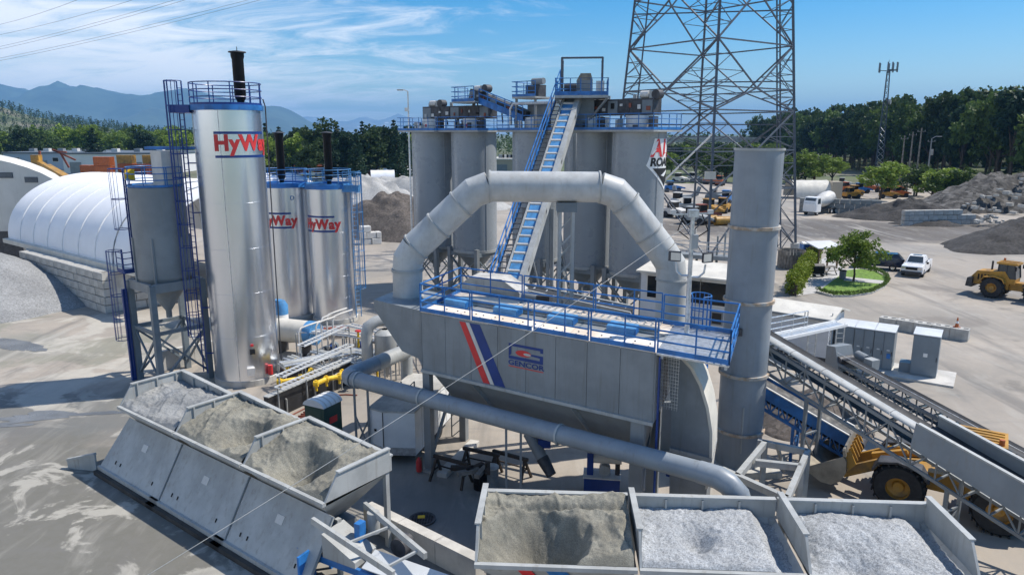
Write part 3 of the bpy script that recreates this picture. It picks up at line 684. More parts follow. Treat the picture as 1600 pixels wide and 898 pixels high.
# ================================================================== hot-mix silos
SIL = [(-7.1, 66.4), (-3.3, 63.8), (2.0, 59.3), (6.0, 56.2), (9.25, 53.2)]
ROW = math.atan2(53.2 - 66.4, 9.25 + 7.1)
ZS0, ZS1, RS = 3.8, 14.1, 1.95
names = ['end grey silo farthest from the lattice tower, beside the brown gravel pile', 'grey silo second from the far end, its dull skirt lit on one edge', 'grey silo left of the inclined blue-panelled conveyor', 'grey silo right of the inclined blue-panelled conveyor', 'grey silo carrying the white shield sign']
for i, (x, y) in enumerate(SIL):
    t = thing('storage_silo', names[i], 'silo', (x, y, 0), ROW, 'grey storage silos in a row')
    MB().lathe([(RS, ZS0), (RS, ZS1)], n=64).build('shell', 'silo_grey', t)
    MB().lathe([(RS - .03, ZS0 + .1), (RS * .5, 2.6), (.35, 2.0), (.35, 1.7)], n=40).build('cone', 'steel_dark', t)
    MB().lathe([(RS, ZS0 - .12), (RS + .07, ZS0 - .12), (RS + .07, ZS0 + .1), (RS, ZS0 + .1)], n=48).build('base_ring', 'steel_light', t)
    for k in (0.6, 2.6):
        MB().beam((RS * math.cos(k - 2.9), RS * math.sin(k - 2.9), ZS0), (RS * math.cos(k - 2.9), RS * math.sin(k - 2.9), ZS1), .07, .05).build('seam', 'silo_grey', t)
    q = 1.6
    for sx in (-1, 1):
        for sy in (-1, 1): MB().beam((sx * q, sy * q, 0), (sx * q, sy * q, ZS0 + .3), .34, .34).build('leg', 'steel_grey', t)
    for a, b in (((-1, -1), (1, -1)), ((1, -1), (1, 1)), ((-1, 1), (1, 1)), ((-1, -1), (-1, 1))):
        A = V((a[0] * q, a[1] * q, 0)); B = V((b[0] * q, b[1] * q, 0))
        MB().beam(A + V((0, 0, ZS0 - .25)), B + V((0, 0, ZS0 - .25)), .2, .35).build('header', 'steel_dark', t)
        MB().beam(A + V((0, 0, .3)), B + V((0, 0, 3.3)), .1).build('brace', 'steel_dark', t); MB().beam(B + V((0, 0, .3)), A + V((0, 0, 3.3)), .1).build('brace', 'steel_dark', t)
    MB().box((0, 0, ZS1 + .06), (RS * 2 + (.7 if i not in (1, 3) else .9), RS * 2 + .5, .14)).build('deck', 'steel_light', t)
    e = RS + .3; w2 = RS + .35 if i not in (1, 3) else RS + .45
    path = [(-w2, e * .85, ZS1 + .13), (-w2, -e, ZS1 + .13), (w2, -e, ZS1 + .13), (w2, e * .85, ZS1 + .13)]
    if i in (1, 2, 4): path = path[1:] if i != 2 else path[1:3]
    if i == 3: path = path[1:3]
    railing(t, path, 'blue', 1.1, 1.15, .03, False, toe=.18)
    MB().lathe([(0, 1.05), (.95, 1.0), (1.0, .9), (1.0, 0)], (0, 0, ZS1 + .13), 28).build('batcher', 'white_dirty', t)
    MB().box((1.35, -.5, ZS1 + .6), (.5, .5, .9)).build('actuator', 'dark_gear', t)
    MB().box((-1.3, -.8, ZS1 + .5), (.35, .35, .7)).build('valve_box', 'white_dirty' if i % 2 else 'steel_light', t)
    for k in range(5):
        a_ = random.uniform(-2.9, -.2); rq = random.uniform(1.25, 1.75); hh_ = random.uniform(.3, 1.0); x_, y_ = rq * math.cos(a_), rq * math.sin(a_)
        if k % 2: MB().cyl((x_, y_, ZS1 + .13), (x_, y_, ZS1 + .13 + hh_), .1, n=8).build('air_pipe', random.choice(['dark_gear', 'galv']), t)
        else: MB().box((x_, y_, ZS1 + .13 + hh_ / 2), (.3, .3, hh_), a_).build('control_box', random.choice(['dark_gear', 'white_dirty', 'steel_dark']), t)
    if i < 2:
        MB().box((.1, -1.02, ZS1 + .55), (.42, .03, .42)).build('sign', 'white', t); MB().box((.1, -1.04, ZS1 + .55), (.22, .02, .22), 0).build('mark', 'red', t)
    if i == 4:
        # shield sign wrapped on the shell
        va = math.atan2(-53.2, -9.25) - ROW; a0 = va + R(20)
        def flat(name, poly, m, dr):
            mb = MB(); n = len(poly); c = (sum(p[0] for p in poly) / n, sum(p[1] for p in poly) / n); vs = []; fs = []
            K = 14; dense = []
            for k in range(n):
                p, q2 = poly[k], poly[(k + 1) % n]
                for j in range(K): dense.append((p[0] + (q2[0] - p[0]) * j / K, p[1] + (q2[1] - p[1]) * j / K))
            for f in range(1, 7): vs += [(c[0] + (p[0] - c[0]) * f / 6, c[1] + (p[1] - c[1]) * f / 6, 0) for p in dense]
            M_ = len(dense); vs.append((c[0], c[1], 0)); ci = len(vs) - 1
            for j in range(M_): fs.append((ci, j, (j + 1) % M_))
            for f in range(5):
                for j in range(M_): fs.append((f * M_ + j, (f + 1) * M_ + j, (f + 1) * M_ + (j + 1) % M_, f * M_ + (j + 1) % M_))
            mb.add(vs, fs); me = mb.mesh(name); wrap(me, RS + dr, a0, 0); return link(name, me, m, t)
        flat('shield_sign', [(.45, 13.62), (2.95, 13.62), (3.55, 11.9), (1.75, 10.0), (-.15, 11.75), (0.0, 12.1)], 'white', .03)
        link('lettering', wrap(text_mesh('ALL', 1.62, .075, .10, 1.16, .88), RS + .045, a0 + .22 / RS, 12.42), 'red', t)
        link('lettering', wrap(text_mesh('ROADS', .80, .035, .12, .92, 1.08), RS + .045, a0 + .12 / RS, 11.72), 'black_print', t)
        flat('chevron', [(.35, 11.55), (3.1, 11.55), (1.72, 10.25)], 'black_print', .045)
        flat('road_mark', [(1.15, 11.05), (1.95, 11.4), (2.25, 11.4), (1.55, 10.95)], 'white', .06)

# ---- machinery across the silo tops
SR = lambda i, dx, dy, z: V((SIL[i][0] + dx * math.cos(ROW) - dy * math.sin(ROW), SIL[i][1] + dx * math.sin(ROW) + dy * math.cos(ROW), z))
def drag(name, label, A, B, w, h, panels, motor_end):
    A = V(A); B = V(B); d = B - A; L = d.length; rz = math.atan2(d.y, d.x); t = thing(name, label, 'conveyor', (A.x, A.y, 0), rz); dz = B.z - A.z
    hl = math.hypot(d.x, d.y)
    MB().beam((0, 0, A.z), (hl, 0, B.z), w, h).build('trough', 'dark_gear', t)
    n = panels
    for k in range(n):
        x = hl * (k + .5) / n; z = A.z + dz * (k + .5) / n
        MB().box((x, -w / 2 - .02, z), (hl / n * .86, .04, h * .8)).build('side_panel', 'dark_gear' if k % 3 else 'steel_dark', t)
    mx = hl * (.9 if motor_end else .16); mz = A.z + dz * (.9 if motor_end else .16) + h / 2
    MB().cyl((mx - .6, -.1, mz + .28), (mx + .1, -.1, mz + .28), .26, n=16).build('motor', 'white_dirty', t)
    MB().box((mx + .45, -.1, mz + .26), (.55, .5, .5)).build('gearbox', 'steel_light', t)
    rr_ = random.Random(int(hl * 100))
    for k in range(9):
        x = hl * (k + .5) / 9; zt2 = A.z + dz * (k + .5) / 9
        MB().box((x, -w / 2 - .06, zt2 + rr_.uniform(-.3, .2)), (rr_.uniform(.12, .35), .08, rr_.uniform(.15, .4))).build('access_cover', rr_.choice(['white_dirty', 'rust_red', 'steel_light', 'black']), t)
        if k % 2: MB().cyl((x, -w / 2 - .1, zt2 - h / 2 - .1), (x + .1, -w / 2 - .1, zt2 - h / 2 - rr_.uniform(.4, .9)), .06, n=8).build('drop_pipe', 'dark_gear', t)
        if k % 3 == 0: MB().cyl((x, 0, zt2 + h / 2), (x, 0, zt2 + h / 2 + rr_.uniform(.15, .35)), .15, n=10).build('vent', 'steel_light', t)
    MB().cyl((mx - .3, .35, mz + .25), (mx + .5, .35, mz + .25), .2, n=14).build('motor', 'steel_light', t); MB().cyl((mx + .75, -.45, mz + .26), (mx + .75, .2, mz + .26), .33, n=16).build('chain_guard', 'dark_gear', t)
    return t
drag('drag_conveyor', 'dark boxed conveyor over the two silos nearest the gravel pile', SR(0, -.8, 0, 15.75), SR(1, 2.2, 0, 15.75), 1.1, 1.1, 7, False)
dr2 = drag('drag_conveyor', 'blue-railed boxed conveyor sloping down from a small platform on the silo tops', SR(1, .2, -.3, 17.3), SR(2, -.6, -.3, 15.3), .9, .8, 8, False)
hl = (SR(2, -.6, -.3, 0) - SR(1, .2, -.3, 0)).length
MB().box((.1, -.4, 16.55), (2.6, 2.0, .14)).build('platform', 'steel_light', dr2)
railing(dr2, [(-1.2, .6, 16.6), (-1.2, -1.4, 16.6), (1.4, -1.4, 16.6)], 'blue', 1.2, 1.2, .035, toe=.25)
railing(dr2, [(1.4, -.75, 16.4), (hl, -.75, 14.9)], 'blue', 1.2, 1.0, .04, toe=.5)
drag('drag_conveyor', 'dark boxed conveyor reaching over the silo with the shield sign', SR(3, -1.2, .3, 15.85), SR(4, 1.2, .3, 15.85), 1.1, 1.15, 7, True)
pf = thing('silo_platform', 'small blue-railed platform with machinery over the middle silo', 'platform', SR(2, 0, 0, 0), ROW)
MB().box((-.35, 0, 16.75), (2.3, 2.6, .14)).build('deck', 'steel_light', pf); railing(pf, [(-1.5, 1.2, 16.82), (-1.5, -1.3, 16.82), (.8, -1.3, 16.82)], 'blue', 1.15, 1.0, .035, toe=.2)
for dx in (-1.3, .6): MB().beam((dx, -1, 14.3), (dx, -1, 16.7), .15).build('post', 'steel_grey', pf)
MB().box((-.2, .1, 17.3), (1.3, 1.0, .9)).build('gearbox', 'dark_gear', pf); MB().cyl((-.2, -.3, 18.0), (.9, -.3, 18.0), .25, n=14).build('motor', 'steel_grey', pf)
MB().tube([(-1.9, -1.0, 14.6), (-1.9, -1.0, 15.9), (-1.6, -1.0, 16.3), (3.5, -1.0, 16.3)], .12, 8).build('pipe', 'galv', pf)
MB().box((.2, .6, 15.3), (2.0, 1.6, 1.9)).build('surge_box', 'steel_dark', pf)

# ---- inclined slat conveyor
CB = V((-0.55, 39.5, 4.2)); CT = V((4.7, 56.4, 17.4)); d = CT - CB; hl = math.hypot(d.x, d.y); rz = math.atan2(d.y, d.x)
sc = thing('slat_conveyor', 'long inclined conveyor with blue cover panels and a stair, rising to the silo tops', 'conveyor', (CB.x, CB.y, 0), rz)
z0 = CB.z; sl_ = d.z / hl
def ip(x, y, n): # along, across, height above the incline
    return V((x, y, z0 + sl_ * x + n))
def ibox(x0, x1, y0, y1, n0, n1, name, m):
    mb = MB(); vs = [ip(x, y, n) for x in (x0, x1) for y in (y0, y1) for n in (n0, n1)]
    return mb.add(vs, [(0, 1, 3, 2), (4, 6, 7, 5), (0, 4, 5, 1), (2, 3, 7, 6), (0, 2, 6, 4), (1, 5, 7, 3)]).build(name, m, sc)
WS = .60   # the casing is slim
_ib = ibox
def ibox(x0, x1, y0, y1, n0, n1, name, m): return _ib(x0, x1, y0 * WS, y1 * WS, n0, n1, name, m)
ibox(0, hl, -.75, .65, -.55, .0, 'trough', 'steel_dark'); ibox(-.3, hl + .2, -1.35, -.76, -.5, .3, 'side_plate', 'steel_light'); ibox(0, hl, .66, .82, -.5, .22, 'side_plate', 'steel_light')
npan = 30
for k in range(npan):
    x0_ = hl * k / npan; x1_ = hl * (k + 1) / npan
    if k < npan - 3: ibox(x0_ + .1, x1_ - .1, -.68, .60, .02, .07, 'cover_panel', 'blue_light')
    ibox(x1_ - .06, x1_ + .02, -.75, .66, .02, .14, 'cross_bar', 'white_dirty')
for k in range(46):
    x = hl * (k + .5) / 46; MB().bb(x - .12, x + .12, .95 * WS, 1.75 * WS, ip(x, 0, .05).z, ip(x, 0, .05).z + .04).build('tread', 'dark_gear', sc)
ibox(0, hl, .88, .95, -.15, .15, 'stringer', 'dark_gear'); ibox(0, hl, 1.75, 1.84, -.2, .2, 'stringer', 'blue')
railing(sc, [ip(0, 1.8 * WS, .2), ip(hl, 1.8 * WS, .2)], 'blue', 1.1, 1.7, .04, toe=0, rails=(1, .5))
for x in (2.5, 6.5, 10.5, 14.5): ibox(x, x + .25, -1.37, -1.35, -.1, .1, 'bearing', 'dark_gear')
ibox(-1.6, .6, -.9, .9, -1.4, .35, 'boot', 'steel_light'); MB().cyl((-1.4, -1.0, 4.0), (-1.4, 1.0, 4.0), .6, n=20).build('tail_drum', 'steel_grey', sc)
for fx in (.42, .78):
    x = hl * fx
    for y in (-1.0, .9): MB().beam((x, y, 0), ip(x, y, -.5), .22).build('support_leg', 'steel_grey', sc)
    MB().beam((x, -1, .6), ip(x, .9, -1.5), .1).build('brace', 'steel_grey', sc)
# head platform
hp_ = thing('head_platform', 'high blue-railed platform with drive and gantry frame at the conveyor head', 'platform', (CT.x + .55, CT.y - .6, 0), R(-6))
MB().box((0, .4, 16.6), (3.9, 4.4, .18)).build('deck', 'steel_light', hp_)
railing(hp_, [(-1.92, 2.4, 16.7), (-1.92, -1.75, 16.7), (1.92, -1.75, 16.7), (1.92, 2.4, 16.7)], 'blue', 1.2, .75, .04, toe=.28)
for sx in (-1, 1):
    for sy in (-.8, 1.4):
        MB().beam((sx * 1.5, sy, 16.7), (sx * 1.5, sy, 19.4), .13).build('gantry_post', 'tower_steel', hp_)
    MB().beam((sx * 1.5, -.8, 19.4), (sx * 1.5, 1.4, 19.4), .12).build('gantry_beam', 'tower_steel', hp_)
MB().beam((-1.5, -.8, 19.4), (1.5, -.8, 19.4), .13).build('gantry_beam', 'tower_steel', hp_)
MB().beam((-1.9, -1.5, 16.5), (-.3, -.2, 14.6), .14).build('brace', 'steel_grey', hp_); MB().beam((1.9, -1.5, 16.5), (.3, -.2, 14.6), .14).build('brace', 'steel_grey', hp_)
MB().box((.2, .4, 17.3), (1.2, 1.4, 1.1)).build('head_housing', 'steel_grey', hp_)
MB().prism([(-.4, -.3, 17.85), (.8, -.3, 17.85), (.65, -.3, 18.35), (-.1, -.3, 18.35)], (0, 1.7, 0)).build('hood', 'bucket_steel', hp_)
MB().cyl((-1.3, -.9, 17.3), (-.4, -.9, 17.3), .3, n=16).build('motor', 'dark_gear', hp_); MB().box((1.35, -.6, 17.3), (.6, .8, .9)).build('gearbox', 'white_dirty', hp_)
for sx in (-1.2, 1.2):
    MB().beam((sx, 1.2, 14.2), (sx, 1.2, 16.5), .2).build('post', 'steel_grey', hp_)
MB().box((0, .6, 15.4), (1.9, 2.2, 2.2)).build('chute', 'steel_dark', hp_)

# ================================================================== baghouse
BA = R(-33.5); BO = V((-3.7, 28.1, 0)); bh = thing('baghouse', 'large grey dust filter house with red and blue stripes and a railed roof deck', 'baghouse', BO, BA)
L_, D_, ZB, ZT = 10.1, 3.8, 4.48, 6.95
MB().bb(.05, L_ - .05, .05, D_ - .05, ZB + .02, ZT - .05).build('casing', 'steel_dark', bh)
for k in range(8):
    w = L_ / 8; MB().bb(w * k + .008, w * (k + 1) - .008, 0, .05, ZB, ZT).build('wall_panel', 'bag_grey', bh)
MB().bb(-.02, .05, 0.0, D_, ZB, ZT).build('end_panel', 'bag_grey', bh); MB().bb(L_ - .05, L_ + .02, 0, D_, ZB, ZT).build('end_panel', 'bag_grey', bh); MB().bb(0.05, L_ - .05, D_ - .05, D_, ZB, ZT).build('wall_panel', 'bag_grey', bh)
MB().beam((-.02, -.03, ZB), (L_, -.03, ZB), .1, .12).build('sill', 'steel_light', bh)
hop = MB(); T = [(.5, .05, ZB), (L_ - .35, .05, ZB), (L_ - .35, D_ - .05, ZB), (.5, D_ - .05, ZB)]; Bt = [(1.3, 1.6, 2.35), (L_ - .6, 1.6, 2.35), (L_ - .6, 2.2, 2.35), (1.3, 2.2, 2.35)]
hop.add(T + Bt, [(0, 1, 5, 4), (1, 2, 6, 5), (2, 3, 7, 6), (3, 0, 4, 7), (4, 5, 6, 7)]).build('hopper', 'steel_grey', bh)
for x in (2.6, 7.0): MB().beam((x, .04, ZB - .1), (x + .75, 1.5, 2.5), .12, .16).build('hopper_rib', 'steel_grey', bh)
MB().cyl((.9, 1.9, 2.2), (L_ + .3, 1.9, 2.2), .26, n=18).build('screw_conveyor', 'steel_grey', bh)
MB().box((L_ + .5, 1.9, 2.2), (.4, .6, .6)).build('screw_drive', 'blue_dark', bh)
for x in (.2, L_ - .55):
    for y in (.16, D_ - .3): MB().beam((x, y, 0), (x, y, ZB), .36 if x < 1 else .5, .34).build('leg', 'steel_grey', bh)
for x in (.2, L_ - .55): MB().beam((x, .3, .5), (x, D_ - .4, 4.2), .12).build('brace', 'steel_grey', bh)
MB().beam((.2, D_ - .3, 3.9), (L_ - .55, D_ - .3, 1.0), .14).build('brace', 'steel_grey', bh)
MB().bb(-.05, .45, -.1, .4, 0, .12).build('footing', 'concrete', bh)
# roof deck made of plates, hatches and pulse boxes
for k in range(6):
    w = L_ / 6
    MB().bb(w * k + .01, w * (k + 1) - .01, 0, 1.25, ZT - .04, ZT + .03).build('deck_plate', 'deck_rust', bh)
    MB().bb(w * k + .01, w * (k + 1) - .01, 2.25, D_, ZT - .04, ZT + .03).build('deck_plate', 'deck_rust', bh)
    MB().bb(w * k + .05, w * (k + 1) - .05, 1.27, 2.23, ZT - .1, ZT - .04).build('pulse_tray', 'steel_grey', bh)
for k in range(4):
    x = 0.98 + 2.5 * k; e = MB().bb(x - .55, x + .55, 1.35, 2.1, ZT, ZT + .28).build('pulse_box', 'blue_light', bh)
    for j in range(5): MB().bb(x + .56, x + .575, 1.38 + j * .14, 1.46 + j * .14, ZT + .03, ZT + .25).build('louvre', 'blue', e)
MB().cyl((.4, 2.3, ZT + .14), (L_ - .3, 2.3, ZT + .14), .1, n=12).build('air_header', 'steel_light', bh)
for k in range(22): MB().bb(3.3 + k * .3, 3.36 + k * .3, 2.45, 3.6, ZT + .031, ZT + .07).build('blow_tube', 'steel_light', bh)
bl = MB()
for k in range(20):
    for j in range(2): bl.cyl((.9 + k * .46 + .1 * (k % 2), .45 + .35 * j, ZT + .03), (.9 + k * .46 + .1 * (k % 2), .45 + .35 * j, ZT + .06), .03, n=6)
tag(bl.build('bolts', 'dark_gear', bh), kind='stuff')
MB().bb(L_ + .02, 12.5, -.02, D_ - .2, ZT - .05, ZT).build('end_grating', 'galv', bh)
for x in (L_ + .2, 12.4): MB().beam((x, 0, ZT - .1), (x, D_ - .2, ZT - .1), .08, .12).build('platform_beam', 'steel_light', bh)
for k, (a, b) in enumerate(((0, 2.5), (2.6, 5.3), (5.4, 7.6), (7.7, 10.05), (10.15, 12.5))):
    railing(bh, [(a, .0, ZT + .03), (b, .0, ZT + .03)], 'blue', 1.12, 1.27 if k else 1.25, .032, toe=.16)
railing(bh, [(0, .05, ZT + .03), (0, D_, ZT + .03)], 'blue', 1.12, 1.9, .032, toe=.14)
for a, b in ((0, 3.3), (3.4, 6.7), (6.8, 9.6), (9.7, 12.5)): railing(bh, [(a, D_ - .05 if b < 10 else D_ - .2, ZT + .03), (b, D_ - .05 if b < 10 else D_ - .2, ZT + .03)], 'blue', 1.12, 1.65, .032, toe=.14)
railing(bh, [(12.5, 0, ZT + .03), (12.5, D_ - .2, ZT + .03)], 'blue', 1.12, 1.5, .032, toe=.14)
ladder(bh, (10.95, D_ + .15, .3), (10.95, D_ + .15, 8.1), (0.2, 1), 'blue', cr=.4)
ladder(bh, (L_ + .12, .2, .3), (L_ + .12, .2, ZT - .1), (1, .1), 'blue_dark', cage=None)
mesh_cage = MB()
for k in range(16): mesh_cage.beam((L_ + .1, .5, 5.0 + k * .12), (L_ + .75, .5, 5.0 + k * .12), .012)
for k in range(8): mesh_cage.beam((L_ + .1 + k * .09, .5, 4.9), (L_ + .1 + k * .09, .5, 6.85), .012)
mesh_cage.build('mesh_guard', 'galv', bh)
# livery on the front wall
def wall_print(name, poly, m, y=-.012): return MB().prism([(p[0], y, p[1]) for p in poly], (0, .010, 0)).build(name, m, bh)
wall_print('red_stripe', [(1.98, 6.85), (2.27, 6.85), (3.42, 4.56), (3.10, 4.56)], 'red'); wall_print('white_stripe', [(2.29, 6.85), (2.46, 6.85), (3.62, 4.56), (3.44, 4.56)], 'white_dirty'); wall_print('blue_stripe', [(2.48, 6.85), (2.96, 6.85), (4.13, 4.56), (3.64, 4.56)], 'blue_dark')
lx, lz = 4.29, 5.76
for poly in ([(0, .60), (1.5, .60), (1.5, .42), (1.38, .42), (1.38, .50), (.12, .50), (.12, .19), (0, .10)], [(0, 0), (1.5, 0), (1.5, .31), (1.02, .31), (.92, .25), (1.36, .22), (1.36, .12), (.2, .12), (0, .12)]):
    wall_print('emblem', [(lx + p[0], lz + p[1]) for p in poly], 'blue_dark')
wall_print('emblem', [(lx + .65 + .34 * math.cos(a), lz + .28 + .12 * math.sin(a)) for a in [2 * math.pi * k / 20 for k in range(20)]], 'red', -.014)
wall_print('emblem', [(lx + .82 + .16 * math.cos(a), lz + .27 + .05 * math.sin(a)) for a in [2 * math.pi * k / 16 for k in range(16)]], 'duct_grey', -.016)
me = text_mesh('GENCOR', .27, .008, 0, 1.02, 1.38)
for v in me.vertices: v.co = (lx - .02 + v.co.x, -.014, lz - .225 + v.co.y)
link('lettering', me, 'blue_dark', bh); wall_print('underline', [(lx, lz - .27), (lx + 1.52, lz - .27), (lx + 1.52, lz - .30), (lx, lz - .30)], 'red')
# tapered inlet box and curved outlet duct
ib = MB(); poly = [(-2.9, 7.0), (-.02, 6.85), (-.02, 4.7), (-1.35, 4.95), (-2.9, 6.6)]
ib.prism([(p[0], .4, p[1]) for p in poly], (0, 2.9, 0)).build('inlet_box', 'bag_grey', bh)
dxs = .3
od = [(9.95, 6.4), (10.45, 6.48), (10.85, 6.15), (11.2, 5.6), (11.48, 4.85), (11.66, 4.0), (11.70, 3.0), (11.62, 1.9), (11.6, 0.3), (10.3, .3), (10.25, 2.0), (10.2, 4.4)]; od = [(p[0] + dxs, p[1]) for p in od]
ob_ = MB().prism([(p[0], 1.5, p[1]) for p in od], (0, 1.7, 0)).build('outlet_duct', 'bag_grey', bh)
MB().prism([(10.5, 1.45, 2.95), (12.04, 1.45, 2.95), (12.04, 1.45, 3.08), (10.5, 1.45, 3.08)], (0, 1.8, 0)).build('flange', 'steel_light', ob_)
MB().prism([(p[0] + (.035 if k < 8 else 0), 1.46, p[1] + .03) for k, p in enumerate(od[1:8])] + [(p[0] - .06, 1.46, p[1] - .02) for p in od[7:0:-1]], (0, 1.78, 0)).build('outer_skin', 'cream', ob_)  # curved edge coloured cream for the sun that falls on it

SHEAR = Matrix(((1, -.22, 0, 0), (0, 1, 0, 0), (0, 0, 1, 0), (0, 0, 0, 1)))     # square plan skewed so the deck corners line up in the camera view
for ch_ in bh.children: ch_.matrix_parent_inverse = SHEAR
# ================================================================== stack
st = thing('exhaust_stack', 'tall plain grey steel chimney with rusty flange rings beside the filter house', 'chimney', (9.7, 28.6, 0), 0)
MB().lathe([(.93, 0), (.93, 13.4), (.90, 13.4), (.90, 12.4)], n=48).build('shell', 'stack_grey', st)
mat('flange_rust', (0.40, 0.30, 0.21), .75, 0, .3, 3.0, col2=(.45, .44, .41), fac=(.45, .6))
for z in (10.35, 7.35, 4.25, 1.75): MB().lathe([(.93, z - .06), (1.02, z - .06), (1.02, z + .06), (.93, z + .06)], n=48).build('flange_ring', 'flange_rust', st)
MB().lathe([(.9, 13.34), (.97, 13.34), (.97, 13.42), (.9, 13.42)], n=48).build('lip', 'steel_light', st)
MB().beam((-.2, -.93, 1.0), (-.2, -.93, 3.0), .05).build('drain_pipe', 'steel_light', st); MB().box((-.6, -.8, 6.2), (.25, .25, .3)).build('sample_port', 'dark_gear', st)
MB().bb(-1.5, 1.5, -1.2, 1.5, 0, .25).build('footing', 'concrete', st)
for (a, b) in (((.6, -.7), (2.6, -3.0)), ((.9, .3), (3.4, -.6))): pass
fr = thing('support_frame', 'empty grey steel frame on posts at the foot of the chimney', 'frame', (9.9, 26.2, 0), R(-33))
zf = 1.9
fr.location = (0, 0, 0); fr.rotation_euler = (0, 0, 0)
cR, cN, cF, cL = gp(1262, 706, zf), gp(1230, 780, zf), gp(1184, 690, zf), gp(1128, 734, zf); cM = cF.lerp(cL, .45); cK = cR.lerp(cN, .35)
for a, b in ((cF, cR), (cR, cN), (cL, cN), (cF.lerp(cR, .15), cL.lerp(cN, .25)), (gp(1180, 722, zf), cK)): MB().beam(a, b, .2, .24).build('beam', 'steel_light', fr)
for q in (cR, cN, cK, cF.lerp(cR, .15)): MB().beam((q.x, q.y, 0), (q.x, q.y, zf - .1), .18).build('post', 'steel_light', fr)
MB().beam((cR.x, cR.y, zf - .2), (cK.x, cK.y, .2), .1).build('brace', 'steel_light', fr); MB().beam(cF.lerp(cR, .4), gp(1225, 735, .3), .12).build('brace', 'steel_light', fr)

# ================================================================== arched duct
ad = thing('arched_duct', 'big pale grey duct arching high over the filter house', 'duct', (0, 31, 0), 0); rd = .655
segs = [[(-4.6, 0, 6.8), (-4.6, 0, 8.15)], [(-4.6, 0, 8.15), (-4.55, 0, 8.62), (-4.2, 0, 9.15)], [(-4.2, 0, 9.15), (-2.2, 0, 11.0)], [(-2.2, 0, 11.0), (-1.65, 0, 11.5), (-.95, 0, 11.76)], [(-.95, 0, 11.76), (3.75, 0, 11.73)], [(3.75, 0, 11.73), (4.45, 0, 11.5), (4.9, 0, 11.05)], [(4.9, 0, 11.05), (6.55, 0, 9.0)], [(6.55, 0, 9.0), (6.95, 0, 8.4), (7.05, 0, 7.7)], [(7.05, 0, 7.7), (7.05, 0, 2.2)]]
for k, sgm in enumerate(segs): MB().tube(sgm, rd - (.004 if k % 2 else 0), 36).build('duct_section' if k % 2 == 0 else 'elbow', 'duct_grey', ad, angle=12)
def fl(p, dirv, r=rd): # thin flange disc
    p = V(p); dv = V(dirv).normalized() * .035; return MB().cyl(p - dv, p + dv, r + .05, n=36).build('flange', 'steel_light', ad)
for p, q in (((-4.6, 0, 8.15), (0, 0, 1)), ((-4.2, 0, 9.15), (2, 0, 1.85)), ((-3.2, 0, 10.075), (2, 0, 1.85)), ((-2.2, 0, 11.0), (2, 0, 1.85)), ((-.95, 0, 11.76), (1, 0, 0)), ((3.75, 0, 11.73), (1, 0, 0)), ((4.9, 0, 11.05), (1.65, 0, -2.05)), ((5.95, 0, 9.75), (1.65, 0, -2.05)), ((7.05, 0, 7.7), (0, 0, 1)), ((-4.6, 0, 6.95), (0, 0, 1)), ((-4.6, 0, 8.1), (0, 0, 1))): fl(p, q)
MB().bb(6.2, 7.9, -.9, .9, 0, 2.3).build('base_box', 'steel_grey', ad)
cs = thing('duct_support', 'slim pale steel lattice column under the arched duct', 'support', (2.35, 31, 0), 0)
for y in (-.05, .6):
    for x in (-.28, .28): MB().beam((x, y - .25, 0), (x, y - .25, 10.75), .11 if y > 0 else .13).build('chord', 'steel_light', cs)
for k in range(8):
    z = .8 + k * 1.2; MB().beam((-.28, -.3, z), (.28, -.3, z + .6), .06).build('lacing', 'steel_light', cs); MB().beam((-.28, .35, z + .6), (.28, .35, z + 1.2), .06).build('lacing', 'steel_light', cs)
MB().box((0, .02, 10.9), (.85, .9, .4)).build('saddle', 'steel_dark', cs)

# ================================================================== long low duct in front of the filter house
ld = thing('long_duct', 'long slim grey duct running low in front of the filter house', 'duct', (0, 0, 0), 0); z = 3.6; r_ = .34
E0 = V((-7.28, 29.84, z)); E1 = V((6.3, 20.55, z)); u_ = (E1 - E0).normalized(); bdir = (V((-5.0, 33.9, z)) - E0).normalized()
MB().tube([E0 + u_ * .55, E0.lerp(E1, .27)], r_, 24).build('duct_section', 'stack_grey', ld); MB().tube([E0.lerp(E1, .27), E0.lerp(E1, .66)], r_, 24).build('duct_section', 'stack_grey', ld); MB().tube([E0.lerp(E1, .66), E1 - u_ * .5], r_, 24).build('duct_section', 'stack_grey', ld)
MB().tube([E0 + bdir * .55, E0 + bdir * .2 + u_ * .08, E0 + u_ * .2 + bdir * .08, E0 + u_ * .55], r_ + .03, 24).build('elbow', 'stack_grey', ld, angle=60)
MB().tube([E0 + bdir * .5, E0 + bdir * 2.0], r_ + .01, 24).build('duct_section', 'stack_grey', ld); MB().tube([E0 + bdir * 2.0, E0 + bdir * 4.6], r_ + .02, 24).build('duct_section', 'steel_light', ld)
MB().tube([E1 - u_ * .5, E1 + u_ * .1 + V((0, 0, -.02)), E1 + u_ * .45 + V((0, 0, -.15)), E1 + u_ * .75 + V((0, 0, -.42)), E1 + u_ * .9 + V((0, 0, -.8)), E1 + u_ * .93 + V((0, 0, -2.2))], r_ + .02, 24).build('elbow', 'stack_grey', ld, angle=60)
for f in (.27, .66, .05):
    p = E0.lerp(E1, f); MB().cyl(p - u_ * .04, p + u_ * .04, r_ + .04, n=24).build('joint_band', 'steel_light', ld)
for f in (.03, .08, .52, .56): p = E0.lerp(E1, f); MB().beam((p.x, p.y, 0), (p.x, p.y, z - .3), .09).build('support_leg', 'steel_grey', ld)
p = E0.lerp(E1, .03); q = E0.lerp(E1, .08); MB().beam((p.x, p.y, .5), (q.x, q.y, 1.9), .06).build('brace', 'steel_grey', ld); MB().beam((q.x, q.y, .5), (p.x, p.y, 1.9), .06).build('brace', 'steel_grey', ld)
q = E0 + bdir * 4.3; MB().cyl((q.x, q.y, 0), (q.x, q.y, z), .3, n=20).build('drop_leg', 'steel_light', ld)
